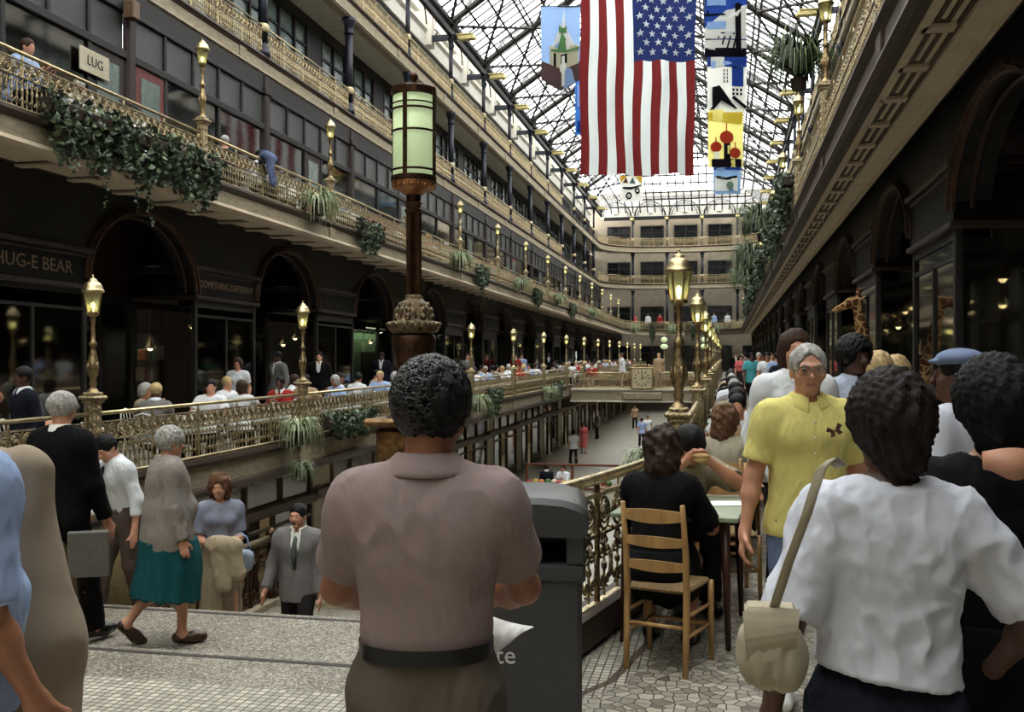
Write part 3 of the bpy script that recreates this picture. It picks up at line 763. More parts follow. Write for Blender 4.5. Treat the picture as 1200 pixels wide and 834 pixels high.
# skylight
m = bpy.data.materials.new('skylight_glass'); m.use_nodes = True; nt = m.node_tree; nt.nodes.clear()
o_ = nt.nodes.new('ShaderNodeOutputMaterial'); t_ = nt.nodes.new('ShaderNodeBsdfTransparent'); d_ = nt.nodes.new('ShaderNodeBsdfTranslucent'); mx_ = nt.nodes.new('ShaderNodeMixShader')
mx_.inputs[0].default_value = .12; t_.inputs[0].default_value = (.95,.97,.96,1); nt.links.new(t_.outputs[0], mx_.inputs[1]); nt.links.new(d_.outputs[0], mx_.inputs[2]); nt.links.new(mx_.outputs[0], o_.inputs[0])
ROOFG = m
ZE, ZR, HS = 15.75, 20.6, X3+.1; YR1 = 84.0; YR0 = -8
root = empty('ceiling', (0, 0, 0)); tag(root, 'long gabled glass and iron skylight over the arcade', 'skylight', None, 'structure')
g = MB(); g.quad((CX-HS, YR0, ZE), (CX, YR0, ZR), (CX, YR1, ZR), (CX-HS, YE+.5, ZE)); g.quad((CX+HS, YR0, ZE), (CX+HS, YE+.5, ZE), (CX, YR1, ZR), (CX, YR0, ZR))
g.add([(CX-HS, YE+.5, ZE), (CX, YR1, ZR), (CX+HS, YE+.5, ZE)], [(0, 1, 2)]); 
for s in (-1, 1): g.quad((CX+s*HS, YR0, ZE+.02), (CX+s*(XW3-.08), YR0, 16.7), (CX+s*(XW3-.08), YE+.5, 16.7), (CX+s*HS, YE+.5, ZE+.02))
g.build('glazing', ROOFG, root)
IRONRF = mat('dark_roof_iron', (.16,.14,.13), .6, .3, .2, 8)
rb = MB()
def hipy(s, t):  # y where the slope ends at fraction t from eave to ridge
    return (YE+.5)*(1-t) + YR1*t
y = YR0
while y < YE:
    for s in (-1, 1):
        t1 = 1.0 if y <= YR1 else (YE+.5-y)/(YE+.5-YR1)
        a = (CX+s*HS, y, ZE+.03); b = (CX+s*HS*(1-t1), y, ZE+(ZR-ZE)*t1+.03)
        rb.tube([a, b], .048, 4, cap=False)
    y += P/8
x = -HS
while x <= HS:
    t1 = 1-abs(x)/HS; rb.tube([(CX+x, YE+.5, ZE+.03), (CX+x, hipy(1, t1), ZE+(ZR-ZE)*t1+.03)], .055, 4, cap=False); x += HS/11
for t1 in (.1, .2, .3, .42, .53, .64, .75, .87, 1.0):
    z = ZE+(ZR-ZE)*t1-.05; ye = hipy(1, t1)
    for s in (-1, 1): rb.tube([(CX+s*HS*(1-t1), YR0, z), (CX+s*HS*(1-t1), ye, z)], .06 if t1 not in (.42, 1.0) else .08, 4, cap=False)
    rb.tube([(CX-HS*(1-t1), ye, z), (CX+HS*(1-t1), ye, z)], .07, 4, cap=False)
rb.build('glazing_bars', IRONRF, root)
def truss():
    m = MB(); n = 10
    def rf(x): return ZE+(ZR-ZE)*(1-abs(x)/HS)-.12
    def ar(x): return 15.35+2.9*math.sqrt(max(0, 1-(x/(HS-.1))**2))
    for s in (-1, 1): m.bbox(-.05, -.05, 0, .05, .05, 1) if False else None
    m.tube([(-HS, 0, rf(HS)), (0, 0, rf(0)), (HS, 0, rf(HS))], .12, 4)
    xs = [(-1+2*i/16)*(HS-.1) for i in range(17)]
    m.tube([(x, 0, ar(x)) for x in xs], .085, 5)
    for i in range(1, 16):
        x = xs[i]; m.tube([(x, 0, ar(x)), (x, 0, rf(x))], .05, 4, cap=False)
        x2 = xs[i+1] if x < 0 else xs[i-1]; m.tube([(x, 0, ar(x)), (x2, 0, rf(x2))], .04, 4, cap=False)
        m.ball((x, 0, ar(x)), .10, 6, 4)
    m.tube([(-HS*.55, 0, ar(HS*.55)), (HS*.55, 0, ar(HS*.55))], .02, 4, cap=False)
    return m.mesh('chord', IRONRF)
TR = truss()
def brace():
    "diagonal rods with turnbuckles in the plane of one roof slope; local x from eave (0) to ridge"
    m = MB(); n = 3
    def pt(t, y): return (HS*t, y, (ZR-ZE)*t-.22)
    for i in range(n):
        a, b = i/n, (i+1)/n
        for (p, q) in ((pt(a, 0), pt(b, P)), (pt(a, P), pt(b, 0))):
            m.tube([p, q], .06, 4, cap=False)
            for j in range(1, 8):
                t = j/8; m.ball((p[0]+(q[0]-p[0])*t, p[1]+(q[1]-p[1])*t, p[2]+(q[2]-p[2])*t), .09, 5, 4)
        for hy in (P/3, 2*P/3): m.tube([pt(a, hy), pt(b, hy+.01)], .04, 4, cap=False)
        c = pt((a+b)/2, P/2); m.ball(c, .13, 6, 4)
        for j in range(1, 14): q = pt(b, P*j/14); m.ball(q, .045, 5, 3)
        m.tube([pt(b, 0), pt(b, P)], .045, 4, cap=False)
    return m.mesh('brace', IRONRF)
BR = brace()
for k in range(-2, 15):
    y = YC0+k*P
    r = empty('roof_truss', (CX, y, 0)); tag(r, f'{ORD[k+2]} arched iron roof truss from the near end, under the skylight', 'roof truss', 'roof trusses', 'structure')
    link('chord', TR, r)
    if y+P < YR1+2:
        for s in (-1, 1):
            b = link('brace', BR, r); b.location = (s*HS, 0, ZE) if s < 0 else (HS, P, ZE); b.rotation_euler = (0, 0, 0 if s < 0 else math.pi)

# far end wall
ew = MB(); yw = YE+3.2
ew.box(-14, yw, -4.3, 7, yw+.3, 17.6); tag(ew.build('wall_far', mat('greyed_far_plaster', (.55,.51,.44), .85, 0, .15, 2)), 'pale plaster wall closing the far end of the arcade', 'wall', None, 'structure')
def endunit(z0, h, w=2.2):
    fr = MB(); pn = MB(); fr.bbox(-w/2, -.14, 0, -w/2+.09, .02, h, .01); fr.bbox(w/2-.09, -.14, 0, w/2, .02, h, .01); fr.bbox(-w/2, -.14, h-.12, w/2, .02, h, .01)
    fr.bbox(-.05, -.12, 0, .05, .02, h, .01); fr.box(-w/2, -.12, h*.72, w/2, 0, h*.72+.07); pn.box(-w/2+.05, -.07, .05, w/2-.05, -.05, h-.05)
    return fr.mesh('frame', WOODDK), pn.mesh('pane', mat('dark_glass', (.06,.07,.08), .15, 0, .3, 3))
EU = endunit(0, 2.5)
for z0, nm in ((4.75, 'second'), (9.0, 'third'), (12.4, 'fourth'), (1.03, 'main')):
    for i, x in enumerate((-6.3, -3.15, 0, 3.15, 6.3)):
        r = empty(num('window'), (CX+x, yw, z0)); tag(r, f'dark office window on the {nm} storey of the far wall, {ORD[i]} from the left gallery', 'window', f'far windows on the {nm} storey', 'structure')
        link('frame', EU[0], r); link('pane', EU[1], r)
for z0, C_, nm in ((9.14, C3, 'third'), (12.56, C4, 'fourth'), (4.82, C3, 'second')):
    for i, x in enumerate((-4.72, -1.58, 1.58, 4.72)):
        r = empty('iron_column', (CX+x, YE+.3, z0), R(-90)); tag(r, f'blue-black iron column on the {nm} storey across the far end, {ORD[i]} from the left', 'column', f'iron columns on the {nm} storey', 'thing')
        link('shaft', C_[0], r).scale = (1, 1, 1.32 if nm == 'second' else 1); link('capital', C_[1], r).location.z = .88 if nm == 'second' else 0
        link('base', C_[2], r); link('collar', C_[3], r)
        if nm == 'fourth': link('bracket_arm', BK[0], r); link('gilded_end', BK[1], r)
m = MB(); yy = YE+.45
m.cur = 0; m.bbox(CX-7.4, yy-.1, 15.1, CX+7.4, yy+.15, 15.4, .02)
for i in range(5):
    c = CX-6.3+3.15*i
    for r_, th in ((1.4, .08), (1.15, .035)):
        m.cur = 0; m.tube([(c-r_*math.cos(math.pi*j/14), yy, 15.45+r_*.95*math.sin(math.pi*j/14)) for j in range(15)], th, 5)
    m.cur = 1; m.add([(c-1.38*math.cos(math.pi*j/14), yy+.25, 15.45+1.3*math.sin(math.pi*j/14)) for j in range(15)], [tuple(range(15))])
    m.bbox(c-.25, yy+.1, 15.7, c+.25, yy+.24, 16.3, .02)
m.cur = 1; m.box(CX-7.8, yy+.3, 15.3, CX+7.8, yy+.4, 17.3); m.cur = 2; m.bbox(CX-7.8, yy-.2, 17.2, CX+7.8, yy+.5, 17.55, .05)
trim(m, [DARKIRON, PLASTERW, STONE], 'row of arched lunettes and a cornice at the top of the far end')

# lower shop fronts
LOWPANE = glass('lower_shop_pane', (.86,.86,.82), .22)
def low(variant):
    st_ = MB(); fr = MB(); pn = MB(); dr = MB(); H = 3.42; b = 2.02
    for y in (.04, .60): st_.bbox(-.05, y, 0, .08, y+.46, b-.05, .02); st_.bbox(-.05, y+.03, b+.22, .06, y+.43, H, .02)
    fr.bbox(-.05, 0, b, .20, P, b+.22, .03)
    for y in (1.1, 2.35, 3.95, 5.5): fr.bbox(-.02, y, b+.2, .10, y+.08, H, .01)
    for y in (1.1, 2.4, 3.6, 5.5): fr.bbox(-.02, y, 0, .10, y+.08, b, .01)
    fr.box(-.02, 1.1, 1.72, .08, 5.5, 1.78); fr.box(-.02, 3.65, 0, .08, 5.5, .45)
    pn.box(.03, 1.15, .05, .04, 2.42, b); pn.box(.03, 3.66, .4, .04, 5.5, b); pn.cur = 1; pn.box(.03, 1.15, b+.2, .04, P, H)
    dr.bbox(-.30, 2.5, 0, -.22, 3.6, 1.95, .02)
    return st_.mesh('pilasters', mat('pale_pilaster_stone', (.80,.76,.68), .8, 0, .15, 4)), fr.mesh('frame', mat('brown_shop_frame', (.38,.33,.27), .5)), pn.mesh('pane', [LOWPANE, LOWPANE if variant else mat('reflecting_mezzanine_glass', (.50,.49,.45), .12, 0, .7, 1.4, spec=1.0, c2=(.13,.12,.11))]), dr.mesh('leaf', WOODRED if variant else WOODDK)
LW = [low(0), low(1)]
for s, side in ((-1, 'left'), (1, 'right')):
    for k in range(1, 15):
        y = Y0+k*P - (0 if s < 0 else -P)
        r = empty(num('door'), (CX+s*XLOW, y, zl(y)), 0 if s < 0 else math.pi)
        tag(r, f'{ORD[k-1]} two-tier shop front from the stair on the lower concourse, {side} side', 'shop front', f'lower shop fronts on the {side}', 'structure')
        if s < 0: q_ = MB(); q_.bbox(-1.3, .6, 3.1, -1.12, P-.6, 3.16, .01); q_.bbox(-1.7, 1.3, 1.9, -1.5, 4.6, 1.96, .01); q_.build('light_strip', emit('shop_strip_light', (1,.95,.82), 3.5), r)
        for me, nm in zip(LW[k % 2], ('pilaster', 'frame', 'pane', 'leaf')): link(nm, me, r)
wall('wall_lower_near', -14, -2.2, -4.3, 7, -2, -.2, DARKREC, 'dark wall under the near end of the main floor')

# footbridge across the well
b = MB(); ya, yb = 44.8, 47.8; zz = zf(46)
b.cur = 0; b.bbox(-6.9, ya, -.05+zz, -.38, yb, zz, .01)
b.cur = 1; b.bbox(-6.9, ya+.02, -.48+zz, -.38, yb-.02, -.04+zz, .02); b.cur = 0; b.bbox(-6.9, ya-.08, .0+zz, -.38, ya+.1, .10+zz, .02); b.bbox(-6.9, ya-.05, -.52+zz, -.38, ya+.05, -.44+zz, .02)
b.cur = 1; b.bbox(CX-.9, ya-.12, -.40+zz, CX+.9, ya+.02, -.05+zz, .06)
tag(b.build('floor_bridge', [PLASTER, STONE]), 'stone footbridge crossing the well half way along', 'footbridge', None, 'structure')
# ---------------------------------------------------------------- balustrades and lamp posts
def spiral(m, c, r, turns, rt, n=22, dirn=1, ph=0.0, rin=.25, k=4):
    pts = []
    for i in range(n+1):
        t = i/n; a = ph+dirn*2*math.pi*turns*t; q = r*(rin+(1-rin)*(1-t)); pts.append((0, c[0]+q*math.cos(a), c[1]+q*math.sin(a)))
    m.tube(pts, rt, k, cap=False)
def panel(L, hi):
    "scrollwork filling along local y, z 0..0.75"
    m = MB(); n = max(1, round(L/.175)); w = L/n; k = 5 if hi else 3; sg = 14 if hi else 9
    for i in range(n):
        c = (w*(i+.5), .525); r = min(.085, w*.49)
        pts = [(0, c[0]+r*math.cos(2*math.pi*j/sg), c[1]+r*math.sin(2*math.pi*j/sg)) for j in range(sg)]
        m.tube(pts, .012 if hi else .011, k, closed=True)
        spiral(m, c, r*.78, 1.6, .010, 20 if hi else 10, 1 if i % 2 else -1, ph=0 if i % 2 else math.pi, k=k)
        m.ball((0, c[0], c[1]), .024, 6, 4)
        # leaf between scrolls
        m.ball((0, w*i, .60), .022, 5, 3, .7, .8, 1.3); m.ball((0, w*i, .45), .022, 5, 3, .7, .8, 1.3)
    nb = max(2, round(L/.094)); w2 = L/nb
    for i in range(nb):
        y = w2*(i+.5)
        if hi: m.lathe([(.009, .05), (.009, .12), (.022, .15), (.010, .18), (.014, .23), (.024, .26), (.012, .30), (.009, .40)], 6, (0, y, 0), cap=False)
        else: m.lathe([(.009, .05), (.010, .13), (.024, .16), (.010, .2), (.024, .27), (.009, .40)], 4, (0, y, 0), cap=False)
        s_ = -1 if i % 2 else 1
        a0 = [(0, y-w2/2, .34), (0, y-w2/4, .385), (0, y, .34), (0, y+w2/4, .385), (0, y+w2/2, .34)]
        m.tube(a0, .008, 3, cap=False)
        pts = [(0, y+w2*.5*math.cos(t), .11+.045*math.sin(t)) for t in [math.pi*j/5 for j in range(6)]]; m.tube(pts, .008, 3, cap=False)
    return m
_RC = {}
def rail_proto(L, hi, style='brass'):
    key = (round(L, 2), hi, style)
    if key in _RC: return _RC[key]
    bm, om = (BRASS, BRASS_ORN) if style == 'brass' else ((BRONZE, BRONZE_ORN))
    hr = MB(); hr.tube([(0, 0, .735), (0, L, .735)], .03 if hi else .026, 10 if hi else 6, flat=.8)
    lr = MB()
    for z, t in ((.635, .010), (.43, .010)): lr.bbox(-.014, 0, z-t, .014, L, z+t, .004)
    br = MB(); br.bbox(-.03, 0, 0, .03, L, .045, .008)
    ns = max(1, round(L/1.12)); st_ = MB()
    st_.lathe([(.022, 0), (.016, .05), (.014, .42), (.022, .44), (.014, .46), (.014, .62), (.026, .65), (.014, .68), (.014, .71)], 8 if hi else 5)
    d = dict(handrail=hr.mesh('handrail', bm, True), scrollwork=panel(L, hi).mesh('scrollwork', om, hi), cross_bar=lr.mesh('cross_bar', om), base_rail=br.mesh('base_rail', bm), st=st_.mesh('stanchion', bm, True), ns=ns)
    _RC[key] = d; return d
def railing(p0, p1, zb0, zb1, hi, label, group, style='brass'):
    a, b = Vector((*p0, zb0)), Vector((*p1, zb1)); L = (b-a).length; d = rail_proto(L, hi, style)
    dv = b-a; root = empty('balustrade', a); root.rotation_euler = (math.asin(dv.z/L), 0, math.atan2(-dv.x, dv.y)); root.rotation_mode = 'XYZ'
    root.rotation_euler = (math.atan2(dv.z, math.hypot(dv.x, dv.y)), 0, math.atan2(-dv.x, dv.y))
    tag(root, label, 'railing', group, 'thing')
    for k in ('handrail', 'scrollwork', 'cross_bar', 'base_rail'): link(k, d[k], root)
    for i in range(d['ns']+1):
        link('stanchion', d['st'], root, (0, min(max(i*L/d['ns'], .03), L-.03), 0))
    return root

def lamp_meshes(hi):
    n = 14 if hi else 7
    pd = MB(); pd.bbox(-.10, -.10, 0, .10, .10, .10, .01); pd.bbox(-.075, -.075, .08, .075, .075, .92, .02); pd.bbox(-.095, -.095, .90, .095, .095, .94, .01); pd.bbox(-.125, -.125, .94, .125, .125, .99, .02); pd.bbox(-.085, -.085, .99, .085, .085, 1.03, .01)
    if hi:
        for s_ in (-1, 1):
            for z in (.18, .31, .44, .57, .70, .83):
                pd.ball((s_*.075, 0, z), .038, 8, 5, .5, 1, 1.3); pd.ball((0, s_*.075, z), .038, 8, 5, 1, .5, 1.3)
    sh = MB(); sh.lathe([(.075, 1.03), (.055, 1.06), (.032, 1.09), (.048, 1.13), (.034, 1.17), (.058, 1.24), (.068, 1.31), (.056, 1.42), (.034, 1.52), (.030, 1.56), (.047, 1.58), (.047, 1.61), (.026, 1.64), (.026, 1.84), (.04, 1.87), (.03, 1.90), (.04, 1.92)], n, cap=False)
    if hi:
        for i in range(6):
            a = math.pi/3*i; sh.ball((.055*math.cos(a), .055*math.sin(a), 1.32), .024, 6, 4, 1, 1, 3.2)
    lf = MB(); hexa = lambda r, z: [(r*math.cos(math.pi/3*i), r*math.sin(math.pi/3*i), z) for i in range(6)]
    a, b = hexa(.068, 1.965), hexa(.108, 2.21)
    for i in range(6):
        lf.tube([a[i], b[i]], .007, 4); lf.tube([a[i], a[(i+1) % 6]], .010, 4); lf.tube([b[i], b[(i+1) % 6]], .011, 4)
    lf.lathe([(.03, 1.91), (.075, 1.94), (.080, 1.965), (.02, 1.97)], 6)
    cp = MB(); cp.lathe([(.125, 2.205), (.132, 2.22), (.120, 2.235), (.110, 2.255), (.104, 2.28), (.088, 2.31), (.060, 2.33), (.050, 2.335), (.052, 2.35), (.035, 2.365), (.012, 2.372), (.012, 2.39)], 12 if hi else 6)
    cp.ball((0, 0, 2.40), .016, 6, 4)
    gl = MB(); gl.add(hexa(.065, 1.97)+hexa(.104, 2.20), [(i, (i+1) % 6, 6+(i+1) % 6, 6+i) for i in range(6)])
    bu = MB(); bu.ball((0, 0, 2.05), .024, 8, 6, 1, 1, 1.8); bu.lathe([(.012, 1.965), (.012, 2.01)], 6)
    return dict(pedestal=pd.mesh('pedestal', BRASS_ORN), shaft=sh.mesh('shaft', BRASS_OLD if hi else BRASS, True), lantern_frame=lf.mesh('lantern_frame', BRASS_OLD), lantern_cap=cp.mesh('lantern_cap', BRASS if hi else BRASS, hi), lantern_glass=gl.mesh('lantern_glass', LANTG), bulb=bu.mesh('bulb', BULB, True))
LM = {True: lamp_meshes(True), False: lamp_meshes(False)}
def lamp_post(x, y, z, hi, label, group, rz=0.0, sc_=1.0):
    r = empty('lamp_post', (x, y, z), rz); r.scale = (sc_, sc_, sc_); tag(r, label, 'lamp post', group, 'thing')
    for k, me in LM[hi].items(): link(k, me, r)
    return r

# main gallery
for s, side in ((-1, 'left'), (1, 'right')):
    x = CX+s*X1; ks = range(-1, 14)
    for k in ks:
        y = Y0+k*P if s < 0 else 8.2+k*(P+.0)
        n_ = ORD[k+1]
        if k >= 0 and y < YE-4:
            if abs(y-46.3) > 1.6: lamp_post(x-s*.0, y, .27+zf(y), k < 4, f'{ORD[k]} brass lantern post from the near end of the {side} main-floor railing', f'lantern posts of the {side} main-floor railing', sc_=.95 if s < 0 else .93)
        if k == -1:
            if s < 0: railing((x, 4.8), (x, y+P-.1), .27+zf(4.8), .27+zf(y+P), True, 'brass scrollwork balustrade left of the stair, before the first lantern post', f'{side} main-floor balustrade')
            continue
        y1 = y+P
        if y1 > YE+1: break
        segs = [(y+.1, y1-.1)]
        if y < 44.8 < y1 or y < 47.8 < y1:
            segs = []
            if y < 44.8 < y1: segs.append((y+.1, 44.75))
            elif not (44.8 <= y <= 47.8): segs.append((y+.1, 44.75))
            if y1 > 47.85: segs.append((47.85, y1-.1))
        for (a, b) in segs:
            if b-a < .3: continue
            railing((x, a), (x, b), .27+zf(a), .27+zf(b), k < 3, f'brass scrollwork balustrade section after the {ORD[k]} lantern post of the {side} main-floor edge', f'{side} main-floor balustrade')
# corner of the stair opening, beside the litter bin
CR = [(-1.2, 4.80), (-.93, 5.05), (-.74, 5.85), (-.58, 6.6), (-.46, 7.4), (-.37, 8.12)]
hr = MB(); pts = []
for i in range(len(CR)): pts.append((CR[i][0], CR[i][1], .20+zf(5)+.735))
hr.tube(pts, .034, 12)
cr = empty('balustrade', (0, 0, 0)); tag(cr, 'brass corner balustrade of large scrolls beside the litter bin and the nearest chair', 'railing', 'right main-floor balustrade', 'thing')
hr.build('handrail', BRASS, cr, True)
def big_panel(L):
    m = MB()
    n = max(1, round(L/.24)); w = L/n
    for i in range(n):
        c0 = w*(i+.5)
        m.tube([(0, c0+.088*math.cos(2*math.pi*j/18), .555+.095*math.sin(2*math.pi*j/18)) for j in range(18)], .011, 5, closed=True)
        spiral(m, (c0, .555), .072, 2.2, .009, 34, 1 if i % 2 else -1, ph=1.2, rin=.1, k=5)
        m.ball((0, c0, .555), .016, 7, 5)
        for s_ in (-1, 1):
            spiral(m, (c0+s_*.055, .33), .050, 1.5, .009, 20, s_, ph=math.pi/2, rin=.15, k=5)
            spiral(m, (c0+s_*.055, .15), .046, 1.5, .009, 20, -s_, ph=-math.pi/2, rin=.15, k=5)
            m.tube([(0, c0+s_*.055, .385), (0, c0+s_*.02, .42), (0, c0, .44)], .008, 5); m.tube([(0, c0+s_*.105, .33), (0, c0+s_*.115, .24), (0, c0+s_*.10, .15)], .009, 5)
        m.tube([(0, c0, .06), (0, c0, .44)], .008, 5); m.ball((0, c0, .24), .020, 7, 5, 1, 1, 1.5)
        m.ball((0, c0+w/2, .555), .018, 6, 5); m.ball((0, c0+w/2, .45), .022, 6, 5)
    m.box(-.014, 0, .43, .014, L, .45); m.box(-.014, 0, .665, .014, L, .69); return m
for i, (a, b) in enumerate(zip(CR, CR[1:])):
    A = Vector((*a, .22)); B = Vector((*b, .22)); L = (B-A).length; rz = math.atan2(-(B-A).x, (B-A).y)
    o = big_panel(L).build('scroll_panel', BRASS_ORN, cr, True); o.location = A; o.rotation_euler = (0, 0, rz)
    q = MB(); q.bbox(-.03, 0, -.01, .03, L, .05, .01); o = q.build('base_rail', BRASS, cr); o.location = A; o.rotation_euler = (0, 0, rz)
    q = MB(); q.lathe([(.026, 0), (.018, .06), (.016, .40), (.026, .44), (.016, .48), (.016, .64), (.034, .68), (.018, .70), (.018, .735)], 10); q.build('stanchion', BRASS_OLD, cr, True, loc=A)
# bridge railings with a clock
zb = .08+zf(46)
railing((-6.8, 44.85), (CX-.62, 44.85), zb, zb, False, 'brass balustrade on the near side of the footbridge, left of its clock', 'footbridge balustrades')
railing((CX+.62, 44.85), (-.45, 44.85), zb, zb, False, 'brass balustrade on the near side of the footbridge, right of its clock', 'footbridge balustrades')
railing((-6.8, 47.75), (-.45, 47.75), zb, zb, False, 'brass balustrade on the far side of the footbridge', 'footbridge balustrades')
ck = empty('clock', (CX, 44.82, zb)); tag(ck, 'square clock with a round dial in the middle of the footbridge railing', 'clock', None, 'thing')
m = MB(); m.bbox(-.5, -.10, -.05, .5, .08, .98, .02); m.lathe([(.10, -.09), (.16, -.09)], 8) if False else None
for i in range(9):
    a = math.pi*i/8; m.ball((-.42*math.cos(a), 0, .98+.10*math.sin(a)), .06, 6, 4)
m.build('case', BRASS_OLD, ck)
m = MB(); m.box(-.42, -.125, .04, .42, -.10, .90); m.build('dial', mat('pale_dial', (.78,.72,.58), .5, 0, .1, 6), ck)
m = MB()
for i in range(12):
    a = math.pi/6*i; M = Matrix.Translation((.31*math.sin(a), -.13, .47+.31*math.cos(a))) @ Matrix.Rotation(a, 4, 'Y'); m.box(-.02, -.008, -.05, .02, .004, .05, M)
m.build('hour_marks', mat('black_letter_paint', (.05,.05,.05), .5), ck)
m = MB(); m.box(-.015, -.14, .45, .015, -.132, .74); M = Matrix.Translation((0, -.14, .47)) @ Matrix.Rotation(R(65), 4, 'Y'); m.box(-.015, 0, 0, .015, .008, .2, M); m.ball((0, -.137, .47), .03, 8, 5)
m.build('hands', mat('black_letter_paint', (.05,.05,.05), .5), ck)
for i, (px, xx) in enumerate(((708, CX+.55), (912, CX+2.6))):
    r = empty('standard_lamp', (xx, 52, zf(52))); tag(r, f"{'first' if i == 0 else 'second'} slim standard lamp with stacked green-white globes behind the footbridge, counted from the clock", 'lamp', None, 'thing')
    q = MB(); q.lathe([(.12, 0), (.12, .04), (.03, .1), (.025, 1.9)], 8); q.build('pole', BRASS_OLD, r, True)
    q = MB(); q.ball((0, 0, 2.05), .2, 10, 7, 1, 1, .7); q.ball((0, 0, 2.4), .17, 10, 7, 1, 1, .8); q.build('globe', OPAL, r, True)
    q = MB(); q.lathe([(.05, 2.5), (.06, 2.56), (.01, 2.68)], 8); q.build('finial', BRASS, r)

# upper galleries
for s, side in ((-1, 'left'), (1, 'right')):
    for k in range(-3, 14):
        y = Y0+k*P; x = CX+s*(X2+.03)
        if y > 86.5: break
        if y > -2: lamp_post(x, y, 4.89, k < 4, f'{ORD[k+3]} lantern post from the near end on the second-storey railing, {side} gallery', f'lantern posts of the {side} second-storey railing', sc_=.98)
        railing((x, y+.1), (x, min(y+P, 87.4)-.1), 4.89, 4.89, k < 3, f'second-storey brass balustrade section after its {ORD[k+3]} lantern post, {side} gallery', f'{side} second-storey balustrade')
    for zb_, nm in ((9.14, 'third'), (12.56, 'fourth')):
        for k in range(-1, 12):
            y = YC0+k*P; x = CX+s*(X3+.03); y1 = min(y+P, 87.5)
            if y1-y < .5: break
            railing((x, y), (x, y1), zb_, zb_, False, f'{nm}-storey gilded balustrade section after its {ORD[k+1]} iron column, {side} gallery', f'{side} {nm}-storey balustrade')
for zb_, nm, xh in ((4.89, 'second', X2), (9.14, 'third', X3), (12.56, 'fourth', X3)):
    for s, side in ((-1, 'left'), (1, 'right')):
        pth = upath(xh+.03, 87.5, YE, 'l' if s < 0 else 'r', 4.5, 3)
        for i in range(1, len(pth)-1):
            a, b = pth[i][0], pth[i+1][0]
            if s > 0: a, b = b, a
            railing((a.x, a.y), (b.x, b.y), zb_, zb_, False, f"{nm}-storey balustrade at the far end, {('first curved', 'second curved', 'third curved', 'straight')[i-1]} piece from the {side} gallery", f'far {nm}-storey balustrade')
# stair landing balustrade (dark bronze, oval medallions)
def stair_rail(a, b, label):
    A = Vector(a); B = Vector(b); L = (B-A).length; r = empty('balustrade', A, math.atan2(-(B-A).x, (B-A).y)); tag(r, label, 'railing', 'stair landing balustrade', 'thing')
    q = MB(); q.tube([(0, 0, .82), (0, L, .82)], .05, 10); 
    for i in range(int(L/.06)): q.ball((0, .03+i*.06, .775), .02, 5, 3)
    q.build('handrail', BRONZE_ORN, r, True)
    m = MB(); n = max(1, round(L/.62)); w = L/n
    for i in range(n):
        c = w*(i+.5)
        for rr, t in ((.17, .014), (.13, .010)): m.tube([(0, c+rr*math.cos(2*math.pi*j/18), .38+rr*math.sin(2*math.pi*j/18)) for j in range(18)], t, 5, closed=True)
        md = MB(); md.lathe([(.11, -.012), (.11, .012)], 16, M=Matrix.Translation((0, c, .38)) @ Matrix.Rotation(R(90), 4, 'Y')); md.build('medallion', BRASS_OLD, r)
        for sy in (-1, 1):
            for (zc_, d_) in ((.62, 1), (.14, -1)):
                spiral(m, (c+sy*.2, zc_), .09, 1.5, .011, 18, sy*d_, ph=math.pi/2*d_, k=4); spiral(m, (c+sy*.08, zc_+.02*d_), .05, 1.3, .009, 14, -sy*d_, k=4)
        m.ball((0, c, .62), .03, 6, 4)
    m.box(-.015, 0, .02, .015, L, .05); m.box(-.015, 0, .71, .015, L, .74); m.build('ironwork', BRONZE, r)
    for i in range(n+1):
        q = MB(); q.lathe([(.03, 0), (.022, .06), (.02, .7), (.035, .74), (.03, .8)], 8, (0, i*w, 0)); q.build('stanchion', BRONZE, r, True)
    q = MB(); q.lathe([(.08, 0), (.08, .1), (.055, .14), (.055, .78), (.08, .82), (.075, .9), (.03, .96)], 12, (0, L, 0)); q.build('newel', BRONZE, r, True)
stair_rail((-6.12, 9.7, LZ+.1), (-6.12, 12.72, LZ+.1), 'dark bronze balustrade with round medallions along the left of the stair landing')
stair_rail((-6.1, 12.76, LZ+.1), (-3.05, 12.76, LZ+.1), 'dark bronze balustrade with round medallions across the back of the stair landing')
